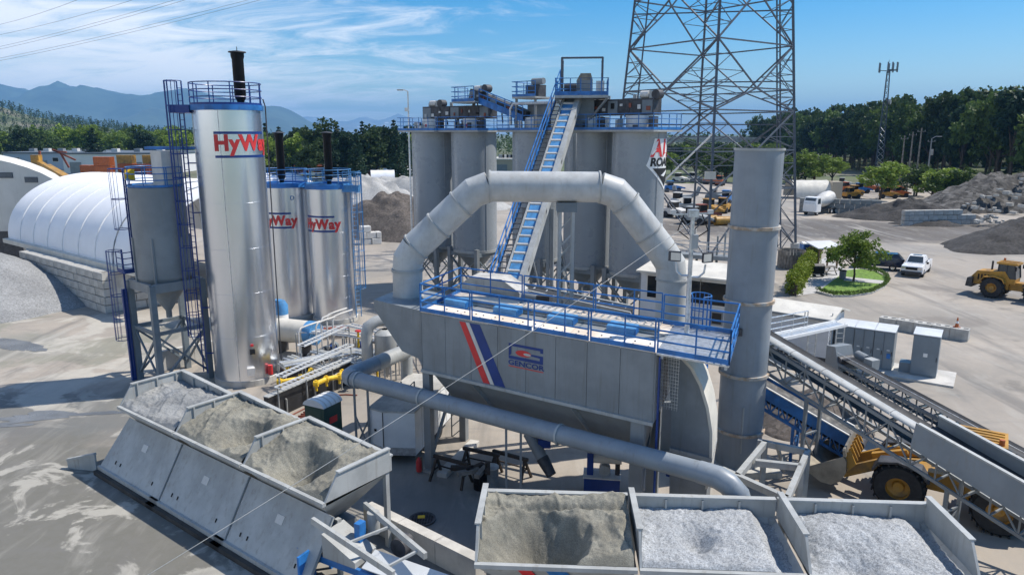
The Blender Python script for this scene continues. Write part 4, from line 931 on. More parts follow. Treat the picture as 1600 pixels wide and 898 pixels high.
# ================================================================== cold feed bins
def bins(origin, rz, W, n, Dp, labels, heap_labels, heaps, group, zl=2.8, zt=3.6, stripes=None, drop=(0, .3)):
    out = []; ca, sa = math.cos(rz), math.sin(rz)
    for i in range(n):
        ox, oy = origin[0] + ca * W * i, origin[1] + sa * W * i
        t = thing('feed_bin', labels[i], 'bin', (ox, oy, 0), rz, group); w = W - .06
        th = .07
        def side(x, nm='side_wall'):
            s_ = MB().prism([(x, .0, zl), (x, .55, zt), (x, Dp, zt), (x, Dp, zl)], (th, 0, 0)).build(nm, 'steel_light', t)
            MB().bb(x - .05, x + th + .05, .55, Dp, zt, zt + .05).build('top_flange', 'steel_light', s_); return s_
        side(.0)
        for k in range(3): MB().bb(.07, .13, .75 + .85 * k, .81 + .85 * k, zl + .1, zt).build('stiffener', 'steel_light', t)
        if i == n - 1: side(w - th)
        d0, d1 = drop
        MB().prism([(.0, Dp, zl), (w, Dp, zl), (w, Dp, zt - d1), (.0, Dp, zt - d0)], (0, th, 0)).build('back_wall', 'steel_light', t)
        MB().beam((.0, Dp + .05, zt - d0 + .03), (w, Dp + .05, zt - d1 + .03), .19, .06).build('back_flange', 'steel_light', t)
        for k in range(1, 4): MB().bb(w * k / 4 - .03, w * k / 4 + .03, Dp - .08, Dp, zl + .1, zt - d0 - (d1 - d0) * k / 4 - .04).build('stiffener', 'steel_light', t)
        MB().bb(.0, w, -.10, .04, zl - .10, zl + .02).build('front_lip', 'steel_light', t)
        hb = MB(); A = [(0, 0, zl - .1), (w, 0, zl - .1), (w, Dp, zl), (0, Dp, zl)]; B = [(w * .30, Dp * .38, 1.25), (w * .70, Dp * .38, 1.25), (w * .70, Dp * .66, 1.25), (w * .30, Dp * .66, 1.25)]
        hb.add(A + B, [(0, 1, 5, 4), (1, 2, 6, 5), (2, 3, 7, 6), (3, 0, 4, 7), (4, 5, 6, 7)]).build('hopper', 'steel_light', t)
        for x in (.12, w - .12):
            MB().beam((x, Dp - .1, 0), (x, Dp - .1, zl), .16).build('leg', 'steel_light', t); MB().beam((x, .55, 0), (x, .55, zl - .8), .16).build('leg', 'steel_light', t)
        MB().bb(w * .2, w * .8, Dp * .34, Dp * .7, .75, 1.2).build('belt_feeder', 'steel_grey', t)
        if stripes and i == 0:
            for x0, x1, m in ((1.15, 1.5, 'red'), (1.9, 2.45, 'blue')):
                q = lambda x, f: (x, Dp * .38 * f - .02, zl - .12 + (1.25 - zl + .1) * f)
                MB().prism([q(x0, .02), q(x1, .02), q(x1 + .3, .5), q(x0 + .3, .5)], (0, -.012, -.006)).build('stripe', m, t)
        # what lies in the bin
        hf, hm = heaps[i]
        def fn(u, v, hf=hf, i=i):
            x = .08 + (w - .16) * u; y = .04 + (Dp - .06) * v
            z = hf(u, v) + .035 * fbm(ox + x, oy + y, 1.6, 5) + .02 * fbm(ox + x, oy + y, 6, 3)
            lim = zl + .03 + (.75 * min(1, y / .55) if u < .04 or u > .96 else 2)
            z = min(z + .03 * fbm(ox + x, oy + y, 5, 3) + .014 * fbm(ox + x, oy + y, 13, 2), lim); z = max(z, zl - .02 - .3 * ss(0, .45, y)) if y < .45 else z; return (x, y, min(z, zl + .03 + .95 * (y - .04) + .04 * fbm(ox + x, oy, 3, 3) * min(1, y)))
        h = grid(fn, 130, 84).build('gravel_heap', hm, None, (ox, oy, 0), angle=180); h.rotation_euler = (0, 0, rz); tag(h, heap_labels[i], 'gravel')
        out.append(t)
    return out
def bump_(u, v, cu, cv, ru, rv, hgt): return hgt * math.exp(-((u - cu) / ru) ** 2 - ((v - cv) / rv) ** 2)
def cone_(u, v, cu, cv, ru, rv, dep): return -dep * max(0, 1 - math.hypot((u - cu) / ru, (v - cv) / rv))
def ss(a, b, x): x = max(0, min(1, (x - a) / (b - a))); return x * x * (3 - 2 * x)
def crater(x, y, cx_, cy_, z0, sa_, steep=1.5, gentle=.55):
    dx, dy = x - cx_, y - cy_; r = math.hypot(dx, dy); k = .5 + .5 * math.cos(math.atan2(dy, dx) - sa_)
    r *= 1 + .18 * fbm(dx + cx_, dy, .9, 3); return z0 + r * (gentle + (steep - gentle) * k ** .7)
def smin(a, b, k=.10):
    h = max(0, min(1, .5 + .5 * (b - a) / k)); return b + (a - b) * h - k * h * (1 - h)
def base_(u, v, back=3.42, front=2.86, side=.12): return front + (back - .2 - front) * ss(-.05, .85, v) + side * (2 * abs(u - .5)) ** 3
NZ = lambda u, v, s, k: s * fbm(u * 4.4 + k, v * 2.8 + k, 1.1, 5)
def ridge(u, v, k, amp): # slumped terraces left by the loader
    q = abs(math.sin(3.2 * fbm(u * 4.4 + k, v * 2.8 - k, .55, 2) + u * 5 + v * 3 + k)); return amp * (1 - q) ** 3
SL, SRt = R(58), R(25)      # bearing of the sun in each row's own axes
h1 = lambda u, v: base_(u, v, 3.34) + bump_(u, v, .42, .60, .22, .26, .22) - bump_(u, v, .24, .42, .04, .26, .14) - bump_(u, v, .72, .42, .16, .22, .26) + NZ(u, v, .08, 3) + ridge(u, v, 1.0, .07)
h2 = lambda u, v: smin(base_(u, v, 3.5) + bump_(u, v, .36, .52, .22, .30, .34) + bump_(u, v, .62, .92, .22, .10, .22) + NZ(u, v, .12, 8) + ridge(u, v, 2.6, .10), crater(u * 4.3, v * 2.7, 3.1, 1.35, 2.15, SL, 1.9, .50), .05)
h3 = lambda u, v: smin(base_(u, v, 3.55) + bump_(u, v, .20, .72, .22, .26, .28) + NZ(u, v, .11, 5) + ridge(u, v, .4, .08), crater(u * 4.3, v * 2.7, 2.35, .95, 1.7, SL, 1.75, .70), .05)
h4 = lambda u, v: smin(base_(u, v, 3.5, 3.0, .08) + bump_(u, v, .78, .93, .22, .10, .22) - bump_(u, v, .55, .78, .6, .04, .20) + NZ(u, v, .10, 2) + ridge(u, v, 3.3, .09), crater(u * 4.2, v * 2.8, 2.0, .85, 1.15, SRt, 1.75, .92), .05)
h5 = lambda u, v: base_(u, v, 3.22, 2.88, .02) + bump_(u, v, .30, .25, .35, .25, .12) + bump_(u, v, .70, .62, .16, .4, .14) - bump_(u, v, .40, .42, .10, .17, .50) - .40 * ss(.80, .95, u) + NZ(u, v, .04, 4)
h6 = lambda u, v: base_(u, v, 3.12, 2.86, .0) + bump_(u, v, .45, .60, .4, .4, .22) - bump_(u, v, .05, .45, .08, .5, .24) - bump_(u, v, .3, .08, .12, .2, .3) - .3 * ss(.82, .95, u) + NZ(u, v, .04, 6)
LA = math.atan2(-.604, .797)
bins((-16.5, 28.4), LA, 4.5, 3, 2.75,
     ['grey steel feed bin of blue-grey gravel, nearest the tallest silver tank', 'grey steel feed bin of olive sand, middle bin of its row', 'grey steel feed bin of pale sand with a bright end wall, beside the white trailer'],
     ['blue-grey gravel heaped in the bin nearest the silver tank', 'olive-brown sand with a ridged hollow in the middle bin', 'pale tan sand with a deep shaded hollow'],
     [(h1, 'gravel_grey'), (h2, 'gravel_tan'), (h3, 'gravel_tan')], 'feed bins in a row below the silver tank')
bins((-1.0, 17.15), R(-3.5), 4.37, 3, 2.85,
     ['grey steel feed bin of tan sand with red and blue stripes on its front', 'grey steel feed bin of blue-grey chippings between the sand bin and the end bin', 'grey steel end bin of blue-grey chippings near the wheel loader'],
     ['tan sand with a deep funnel-shaped hollow and ridged rim', 'blue-grey chippings with a small dimple', 'smooth blue-grey chippings in the bin near the wheel loader'],
     [(h4, 'gravel_tan'), (h5, 'gravel_blue'), (h6, 'gravel_blue')], 'feed bins in a row by the loader', stripes=True, drop=(.26, .26))
# sloping skirt plates along the loading side of the left row
for i in range(3):
    u = V((math.cos(LA), math.sin(LA), 0)); v = V((-math.sin(LA), math.cos(LA), 0)); o = V((-16.5, 28.4, 0)) + u * (4.5 * i)
    sk = thing('skirt_plate', ['large sloping grey plate below the bin nearest the silver tank', 'large sloping grey plate below the middle bin', 'large sloping grey plate below the pale sand bin'][i], 'plate', o, LA, 'sloping plates under the feed bins')
    a, b = (0.15 if i == 0 else .02), 4.47
    MB().plate([(a - (.55 if i == 0 else 0), -.85, .32), (b, -.85, .32), (b, .30, 2.22), (a, .30, 2.22)], .04).build('plate', 'steel_light', sk)
    MB().plate([(2.0, -.215, 1.42), (2.38, -.215, 1.42), (2.38, -.065, 1.67), (2.0, -.065, 1.67)], .02).build('notice', 'white_dirty', sk)
    for q in (.6, 1.0, 3.6): MB().plate([(q, -.70, .62), (q + .05, -.70, .62), (q + .05, -.635, .74), (q, -.635, .74)], .03).build('slot', 'black', sk)
    MB().bb(a - .6, b, -.97, -.87, 0, .34).build('bottom_rail', 'steel_light', sk); MB().bb(a - .6, b, -1.15, -.98, 0, .18).build('rubber_strip', 'rubber_edge', sk)
    MB().beam((b - .03, -.82, .35), (b - .03, .28, 2.2), .05, .08).build('edge_angle', 'steel_dark', sk)
o = V((-16.5, 28.4, 0)) + u * 13.5
wg = thing('wing_wall', 'grey steel wing wall at the foot of the skirt plates', 'wall', V((-16.5, 28.4, 0)) - u * .7, LA)
MB().plate([(0, -.9, 0), (-1.3, -1.5, 0), (-1.3, -1.5, .35), (0, -.9, .75)], .08).build('plate', 'steel_light', wg); MB().beam((0, -.9, .77), (-1.3, -1.5, .37), .14, .1).build('cap', 'steel_light', wg)
# ================================================================== gathering conveyor between the two rows
gc = thing('gathering_conveyor', 'low blue-framed conveyor between the two rows of feed bins', 'conveyor', (-5.3, 20.3, 0), math.atan2(17.9 - 20.3, -.9 + 5.3))
for y in (-.45, .45):
    MB().beam((-1.5, y, 1.0), (6, y, 1.0), .1, .22).build('frame_channel', 'blue', gc)
MB().bb(-1.5, 6, -.38, .38, 1.04, 1.08).build('belt', 'belt', gc)
for k in range(7): MB().cyl((-1.2 + k * 1.1, -.42, .98), (-1.2 + k * 1.1, .42, .98), .06, n=10).build('idler', 'galv', gc)
for x in (-1, 1.4, 3.8, 5.8):
    for y in (-.45, .45): MB().beam((x, y, 0), (x, y, .9), .1).build('leg', 'blue', gc)
MB().bb(.3, .52, .2, .5, 1.1, 2.1).build('panel', 'blue', gc); MB().bb(-1.0, -.92, -1.0, -.3, .2, 1.2).build('guard', 'blue', gc); MB().prism([(1.2, -.55, 1.25), (5.6, -.55, 1.25), (5.6, .1, 1.5), (1.2, .1, 1.5)], (0, 0, .03)).build('belt_cover', 'cabinet_top', gc)
MB().cyl((1.6, .7, 1.35), (1.6, 1.2, 1.35), .3, n=18).build('pulley', 'dark_gear', gc); MB().cyl((4.6, .3, 1.3), (5.2, .3, 1.3), .22, n=14).build('motor', 'steel_light', gc)
MB().prism([(-.4, -.5, 1.1), (.9, -.5, 1.1), (.9, -.5, 1.3), (-.4, -.5, 1.9)], (0, 1.0, 0)).build('chute', 'steel_light', gc)
MB().cyl((.5, .9, 1.5), (.5, .9, 2.2), .2, n=14).build('motor', 'steel_light', gc)
chs = thing('steel_ladder_frame', 'pale steel ladder-like frame leaning beside the gathering conveyor', 'frame', (0, 0, 0))
F0, F1 = up(488, 812, 20.0), up(615, 896, 18.2); G0, G1 = up(570, 788, 21.3), up(665, 868, 18.7)
MB().beam(F0, F1, .12, .2).build('rail', 'steel_light', chs); MB().beam(G0, G1, .12, .2).build('rail', 'steel_light', chs)
for f in (.45, .9): MB().beam(F0.lerp(F1, f), G0.lerp(G1, f), .07).build('rung', 'steel_light', chs)
lw = thing('low_wall', 'low pale concrete wall slanting between the two bin rows', 'wall', (0, 0, 0)); A = gp(574, 786, .85); B = gp(750, 872, .85)
dv = (B - A).normalized(); nv = V((-dv.y, dv.x, 0)) * .2
for k in range(3):
    a = A.lerp(B, k / 3 + .002); b = A.lerp(B, (k + 1) / 3 - .002); MB().prism([(a - nv) * 1, (b - nv), (b + nv), (a + nv)], (0, 0, -.85)).build('concrete_block', 'concrete_pale', lw)

# ================================================================== belt conveyors
def truss_conveyor(name, label, A, B, w, dep, nb, cover, belt_m='belt', leg_f=(), mt='steel_grey', walk=False):
    A = V(A); B = V(B); d = B - A; hl = math.hypot(d.x, d.y); rz = math.atan2(d.y, d.x); s = d.z / hl
    t = thing(name, label, 'conveyor', (A.x, A.y, 0), rz)
    P_ = lambda x, y, n: V((x, y, A.z + s * x + n))
    for y in (-w / 2, w / 2):
        MB().beam(P_(0, y, -.15), P_(hl, y, -.15), .09, .14).build('top_chord', mt, t); MB().beam(P_(0, y, -dep), P_(hl, y, -dep), .09, .12).build('bottom_chord', mt, t)
        for k in range(nb):
            x0, x1 = hl * k / nb, hl * (k + 1) / nb
            MB().beam(P_(x0, y, -dep), P_(x1, y, -.15) if k % 2 == 0 else P_(x1, y, -dep), .05).build('lacing', mt, t) if k % 2 == 0 else MB().beam(P_(x0, y, -.15), P_(x1, y, -dep), .05).build('lacing', mt, t)
            MB().beam(P_(x0, y, -dep), P_(x0, y, -.15), .05).build('upright', mt, t)
    for k in range(nb + 1):
        x = hl * k / nb; MB().cyl(P_(x, -w / 2, -.1), P_(x, w / 2, -.1), .06, n=8).build('idler', 'galv', t); MB().beam(P_(x, -w / 2, -dep), P_(x, w / 2, -dep), .06).build('cross_tie', mt, t)
    def sl3(x0, x1, prof, nm, m):
        mb = MB(); n = len(prof)
        for x in (x0, x1): mb.v += [tuple(P_(x, y, h)) for y, h in prof]
        mb.f += [(i, i + 1, i + 1 + n, i + n) for i in range(n - 1)]; return mb.build(nm, m, t, angle=50)
    sl3(0, hl, [(-w * .42, .16), (-w * .25, .06), (0, .04), (w * .25, .06), (w * .42, .16)], 'belt', belt_m)
    sl3(0, hl, [(-w * .4, -.5), (w * .4, -.5)], 'return_belt', belt_m)
    if cover:
        nc = 6
        for k in range(nc):
            x0, x1 = hl * (cover[0] + (cover[1] - cover[0]) * k / nc), hl * (cover[0] + (cover[1] - cover[0]) * (k + 1) / nc)
            sl3(x0 + .01, x1 - .01, [(w * (.3 - .26 * math.cos(a)), .13 + .12 * math.sin(a)) for a in [math.pi * j / 10 for j in range(11)]], 'cover', cover[2])
    for f, zg in leg_f:
        x = hl * f
        for y in (-w / 2, w / 2): MB().beam((x, y, 0), P_(x, y, -dep), .12).build('leg', mt, t)
        zz_ = (A.z + s * x - dep); MB().beam((x, -w / 2, zz_ * .15), (x, w / 2, zz_ * .55), .06).build('brace', mt, t); MB().beam((x, w / 2, zz_ * .15), (x, -w / 2, zz_ * .55), .06).build('brace', mt, t)
        MB().beam((x, -w / 2, zz_ * .55), (x, w / 2, zz_ * .55), .07).build('brace', mt, t)
    MB().cyl(P_(0, -w / 2, 0), P_(0, w / 2, 0), .22, n=16).build('pulley', 'dark_gear', t); MB().cyl(P_(hl, -w / 2, 0), P_(hl, w / 2, 0), .22, n=16).build('pulley', 'dark_gear', t)
    return t, P_, hl
c1, PP, hl1 = truss_conveyor('belt_conveyor', 'long inclined truss conveyor with a pale domed cover, climbing behind the chimney', (17.6, 19.55, 2.2), (10.3, 30.85, 5.75), 1.0, 1.25, 15, (.36, 1.0, 'steel_light'), leg_f=((.72, 0), (.30, 0)))
# skirted loading section on its lower half
mb = MB()
for y, nm in ((.75, 'skirt_board'), (-.62, 'skirt_board')):
    MB().prism([PP(-.5, y, -.25), PP(hl1 * .38, y, -.25), PP(hl1 * .38, y, .55), PP(-.5, y, .75)], (0, .05, 0)).build(nm, 'steel_grey', c1)
    MB().beam(PP(-.5, y + .02, .76), PP(hl1 * .38, y + .02, .56), .16, .06).build('skirt_flange', 'steel_light', c1)
MB().prism([PP(-.5, -.6, .12), PP(hl1 * .38, -.6, .12), PP(hl1 * .38, .74, .12), PP(-.5, .74, .12)], (0, 0, .03)).build('feed_belt', 'belt', c1)
MB().prism([PP(-.5, .8, .72), PP(hl1 * .385, .8, .56), PP(hl1 * .385, 1.0, -.3), PP(-.5, 1.0, -.3)], (0, .03, 0)).build('side_cover', 'steel_grey', c1)
hc, ht = gp(1320, 562, 2.9), gp(1640, 735, 1.5)
c2, PP2, hl2 = truss_conveyor('belt_conveyor', 'open black-belt truss conveyor running past the electrical cabinets', (ht.x, ht.y, 1.5), (hc.x, hc.y, 2.9), .9, .85, 13, None, leg_f=((.5, 0), (.85, 0)), mt='steel_dark')
MB().prism([PP2(hl2 - .2, -.6, -.6), PP2(hl2 + .75, -.6, -.5), PP2(hl2 + .75, -.6, .5), PP2(hl2 + .2, -.6, .65)], (0, 1.1, 0)).build('head_hood', 'steel_grey', c2)
MB().cyl(PP2(hl2 - .5, -.9, .1), PP2(hl2 + .1, -.9, .1), .26, n=16).build('motor', 'steel_grey', c2); MB().box(PP2(hl2 - .9, -.8, .1), (.5, .5, .5)).build('gearbox', 'steel_light', c2)
MB().tube([PP2(0, .55, .45), PP2(hl2, .55, .45)], .015, 5).build('pull_cord', 'galv', c2)
b0, b1 = gp(1345, 690, 1.4), gp(1185, 598, 3.1)
c3, PP3, hl3 = truss_conveyor('blue_conveyor', 'blue-sided conveyor half hidden beneath the covered conveyor', (b0.x, b0.y, 1.4), (b1.x, b1.y, 3.1), 1.0, .8, 12, None, leg_f=((.6, 0),), mt='blue')
for y in (-.55, .55): MB().prism([PP3(0, y, -.3), PP3(hl3, y, -.3), PP3(hl3, y, .25), PP3(0, y, .25)], (0, .04, 0)).build('side_plate', 'blue', c3)
for y in (-.56, .6): MB().beam(PP3(0, y, .27), PP3(hl3, y, .27), .1, .04).build('edge', 'white_dirty', c3)
# walkway of open grating rising from the chimney to the small white trailer
wk = thing('walkway', 'pale grating walkway rising to the end of the white cabin', 'walkway', (0, 0, 0)); a, b = gp(1200, 525, 3.4), gp(1305, 503, 3.0); q = gp(1200, 545, 3.2)
d_ = (b - a); sd_ = V((.35, -.94, 0)) * .9
MB().plate([a, b, b + sd_, a + sd_], .05).build('grating', 'galv', wk)
for off in (V((0, 0, .04)), sd_ + V((0, 0, .04))):
    MB().beam(a + off, b + off, .08, .16).build('stringer', 'white', wk)
railing(wk, [a, a.lerp(b, .55)], 'galv', 1.0, 1.2, .03, toe=0)
for f in (.55, 1.0):
    p = a.lerp(b, f)
    for oo in (V((0, 0, 0)), V((.45, 0, 0))): MB().beam((p.x + oo.x, p.y - .3, 0), (p.x + oo.x, p.y - .3, 3.0), .06).build('post', 'galv', wk)
    for k in range(9): MB().beam((p.x, p.y - .3, .3 + k * .3), (p.x + .45, p.y - .3, .3 + k * .3), .03).build('rung', 'galv', wk)

# ================================================================== wheel loader
def loader(label, loc, rz, lift=0.0, bucket_tilt=0.0, seed=0):
    t = thing('wheel_loader', label, 'loader', loc, rz, 'yellow wheel loaders')   # faces +x
    for x in (1.6, -1.6):
        for s in (-1, 1):
            w = MB().lathe([(.42, -.33), (.80, -.33), (.88, -.22), (.90, 0), (.88, .22), (.80, .33), (.42, .33)], n=30)
            w.v = [(p[0], p[2], p[1]) for p in w.v]; wo = w.build('wheel', 'rubber', t, (x, s * 1.08, .9))
            rm = MB().lathe([(.0, s * .14), (.18, s * .18), (.22, s * .05), (.40, s * .10), (.44, s * .30), (.44, -s * .3)], n=24); rm.v = [(p[0], p[2], p[1]) for p in rm.v]; rm.build('rim', 'yellow', wo)
            tr = MB()
            for k in range(22):
                a = 2 * math.pi * k / 22
                for yy in (-.2, .2): tr.box((math.cos(a) * .905, yy, math.sin(a) * .905), (.07, .26, .07))
            tag(tr.build('tread', 'rubber', wo), kind='stuff')
            MB().prism([(x + dx, s * .72, z) for dx, z in ((-1.0, 1.35), (-.7, 1.8), (.1, 1.95), (.75, 1.8), (.95, 1.45), (.9, 1.4), (.7, 1.72), (.1, 1.87), (-.65, 1.72), (-.92, 1.35))], (0, s * .7, 0)).build('fender', 'dark_gear' if x > 0 else 'yellow', t)
    MB().prism([(-3.3, -.75, 1.0), (-.5, -.75, .8), (-.5, -.75, 1.75), (-.9, -.75, 2.35), (-3.0, -.75, 2.15), (-3.4, -.75, 1.6)], (0, 1.5, 0)).build('engine_hood', 'yellow', t)
    MB().prism([(-3.7, -1.1, .75), (-3.2, -1.1, .7), (-3.2, -1.1, 1.6), (-3.6, -1.1, 1.5)], (0, 2.2, 0)).build('counterweight', 'dark_gear', t)
    for k in range(5): MB().bb(-2.9 + k * .25, -2.78 + k * .25, -.77, -.75, 1.4, 1.9).build('grille_slot', 'black', t)
    MB().cyl((-2.2, .35, 2.2), (-2.2, .35, 3.0), .08, n=10).build('exhaust', 'dark_gear', t)
    MB().bb(-.5, 2.2, -.45, .45, .75, 1.45).build('front_frame', 'yellow', t)
    # cab: frame posts, glass, roof
    cx0 = -.55; zc0 = -.25
    MB().bb(-.95 + cx0, .45 + cx0, -.72, .72, 1.3, 2.0 + zc0).build('cab_base', 'yellow', t)
    MB().prism([(-.9 + cx0, -.69, 2.0 + zc0), (.45 + cx0, -.69, 2.0 + zc0), (.3 + cx0, -.69, 3.2 + zc0), (-.85 + cx0, -.69, 3.2 + zc0)], (0, 1.38, 0)).build('cab_glass', 'glass_car', t)
    for x0, x1 in ((-.92, -.87), (.47, .31), (-.25, -.25)):
        for s in (-1, 1): MB().beam((x0 + cx0, s * .70, 2.0 + zc0), (x1 + cx0, s * .70, 3.2 + zc0), .08).build('cab_post', 'dark_gear', t)
    rf = MB().bb(-1.05, .5, -.8, .8, 3.2, 3.36).build('cab_roof', 'yellow', t, (cx0, 0, zc0))
    for k in range(5): MB().bb(-.95, .4, -.62 + k * .28, -.52 + k * .28, 3.36, 3.4).build('roof_rib', 'yellow', rf)
    MB().cyl((-.85, .6, 3.36), (-.85, .6, 3.58), .09, n=12).build('beacon', 'orange', rf)
    for s in (-1, 1): MB().box((.5 + cx0, s * 1.0, 2.7), (.08, .2, .35)).build('mirror', 'black', t)
    pv = V((1.15, 0, 1.75)); end = V((3.45, 0, .72 + lift))
    for s in (-.62, .62):
        MB().prism([(pv.x - .15, s - .08, pv.z + .2), (2.2, s - .08, 1.75 + lift * .6), (end.x + .2, s - .08, end.z + .25), (end.x + .1, s - .08, end.z - .15), (2.1, s - .08, 1.35 + lift * .5), (pv.x, s - .08, pv.z - .2)], (0, .16, 0)).build('lift_arm', 'yellow', t)
        MB().cyl((1.3, s * .8, 1.0), (2.2, s * .8, 1.45 + lift * .5), .09, n=10).build('cylinder', 'chrome', t)
    MB().beam((1.5, 0, 1.9), (2.7, 0, 1.5 + lift), .22, .18).build('z_link', 'yellow', t)
    # bucket: open curved shell, side plates, cutting edge, rear gussets
    prof = [(1.35, -.05), (.55, -.12), (.2, .02), (.0, .35), (.0, .8), (.22, 1.2), (.40, 1.32)]
    ct, st_ = math.cos(bucket_tilt), math.sin(bucket_tilt)
    bq = [(end.x + .15 + x * ct - (z - .3) * st_, end.z - .35 + .3 + x * st_ + (z - .3) * ct) for x, z in prof]
    bw = 1.5; mb = MB(); n = len(bq)
    inn = [(x + .07 * (1 if 1 < i < 6 else .2), z + .06) for i, (x, z) in enumerate(bq)]
    for y in (-bw, bw): mb.v += [(x, y, z) for x, z in bq]
    for y in (-bw, bw): mb.v += [(x, y, z) for x, z in inn]
    mb.f += [(i, i + 1, n + i + 1, n + i) for i in range(n - 1)] + [(2 * n + i, 3 * n + i, 3 * n + i + 1, 2 * n + i + 1) for i in range(n - 1)] + [(0, n, 3 * n, 2 * n), (n - 1, 3 * n - 1, 4 * n - 1, 2 * n - 1)]
    bo = mb.build('bucket', 'bucket_steel', t, angle=50)
    for y in (-bw, bw - .05): MB().prism([(x, y, z) for x, z in bq], (0, .05, 0)).build('side_plate', 'bucket_steel', bo)
    for k in range(7):
        y = -1.25 + k * .41; p5, p6, p4 = bq[5], bq[6], bq[4]
        MB().prism([(p6[0], y, p6[1] + .02), (p4[0] - .03, y, p4[1]), (p4[0] - .30, y, p4[1] + .35), (p6[0] - .2, y, p6[1] + .22)], (0, .07, 0)).build('gusset', 'yellow', bo)
    MB().prism([(bq[6][0], -bw, bq[6][1]), (bq[6][0] - .1, -bw, bq[6][1] + .02), (bq[6][0] - .03, -bw, bq[6][1] + .30), (bq[6][0] + .05, -bw, bq[6][1] + .28)], (0, 2 * bw, 0)).build('spill_guard', 'bucket_steel', bo)
    return t
loader('muddy wheel loader with a raised empty bucket parked under the covered conveyor', (16.65, 25.1, 0), R(146), -.05, R(24))
# ================================================================== things standing round the plant
# ---- white cargo trailer
p = V((-5.15, 28.9, 0)); tr = thing('cargo_trailer', 'white enclosed trailer with a dusty roof, parked behind the pale sand bin', 'trailer', p, math.atan2(.97, .26))
W2, LN = 1.05, 4.6
MB().prism([(0, -W2, .45), (-.28, .3, .45), (0, W2, .45), (LN, W2, .45), (LN, -W2, .45)], (0, 0, 1.95)).build('body', 'white', tr)
MB().prism([(-.05, -W2 - .03, 2.4), (-.33, .3, 2.4), (-.05, W2 + .03, 2.4), (LN + .03, W2 + .03, 2.4), (LN + .03, -W2 - .03, 2.4)], (0, 0, .06)).build('roof', 'concrete', tr)
MB().prism([(-.02, -W2 - .012, .45), (-.30, .3, .45), (-.02, W2 + .012, .45)], (0, 0, .35)).build('stone_guard', 'galv', tr)
for y in (.3,): MB().beam((-.29, y, .8), (-.29, y, 2.38), .03).build('seam', 'dark_gear', tr)
MB().box((-.17, .72, 1.5), (.03, .1, .1)).build('latch', 'black', tr)
for k in range(1, 6): MB().bb(LN * k / 6 - .015, LN * k / 6 + .015, -W2 - .012, -W2, .5, 2.38).build('side_rib', 'white_dirty', tr)
for x in (2.2, 3.0):
    for s in (-1, 1):
        w = MB().lathe([(.1, -.1), (.34, -.1), (.34, .1), (.1, .1)], n=20); w.v = [(q[0], q[2], q[1]) for q in w.v]; w.build('wheel', 'rubber', tr, (x, s * (W2 - .12), .34))
MB().bb(0, LN, -W2 + .05, W2 - .05, .36, .45).build('chassis', 'dark_gear', tr)
# ---- portable toilet
po = thing('portable_toilet', 'dark green portable toilet with a white ribbed arched roof', 'toilet', (-8.6, 30.75, 0), R(-28))
MB().bb(-.57, .57, -.57, .57, .1, 2.05).build('cabin', 'potty_green', po); MB().bb(-.6, .6, -.6, .6, 0, .1).build('base', 'dark_gear', po)
MB().prism([(-.6 + .0, -.62, 2.05)] + [(-.62 * math.cos(a), -.62, 2.05 + .32 * math.sin(a)) for a in [math.pi * k / 10 for k in range(11)]], (0, 1.24, 0)).build('roof', 'white', po, angle=30)
for k in range(4): MB().prism([(-.63 * math.cos(a), -.45 + .3 * k, 2.06 + .33 * math.sin(a)) for a in [math.pi * j / 10 for j in range(11)]], (0, .05, 0)).build('roof_rib', 'white_dirty', po)
MB().bb(-.42, .42, -.585, -.57, .2, 1.95).build('door', 'potty_green', po); MB().bb(.575, .59, -.25, .25, 1.2, 1.5).build('emblem', 'red', po); MB().bb(-.2, .2, -.60, -.585, 1.2, 1.5).build('emblem', 'red', po)
# ---- black containment wall and the pipework behind it
cw = thing('containment_wall', 'black-coated low wall round the asphalt pipework', 'wall', (0, 0, 0)); A = gp(418, 658); B = gp(566, 588); C_ = gp(632, 560)
for a, b in ((A, B), (B, C_)):
    d_ = (b - a).normalized(); nv = V((-d_.y, d_.x, 0)) * .14; MB().prism([a - nv, b - nv, b + nv, a + nv], (0, 0, 1.25)).build('wall', 'containment_black', cw)
    MB().prism([a - nv * 1.3 + V((0, 0, 1.25)), b - nv * 1.3 + V((0, 0, 1.25)), b + nv * 1.3 + V((0, 0, 1.25)), a + nv * 1.3 + V((0, 0, 1.25))], (0, 0, .05)).build('capping', 'steel_light', cw)
cw2 = thing('retaining_wall', 'pale concrete wall at the foot of the filler silo legs', 'wall', (0, 0, 0)); A = V((-21.2, 41.2, 0)); B = V((-16.9, 45.6, 0)); d_ = (B - A).normalized(); nv = V((-d_.y, d_.x, 0)) * .15
for k in range(3):
    a, b = A.lerp(B, k / 3), A.lerp(B, (k + 1) / 3 - .003); MB().prism([a - nv, b - nv, b + nv, a + nv], (0, 0, 1.2)).build('concrete_panel', 'concrete_pale', cw2)
A = V((-20.4, 38.2, 0)); B = V((-17.6, 36.9, 0)); 
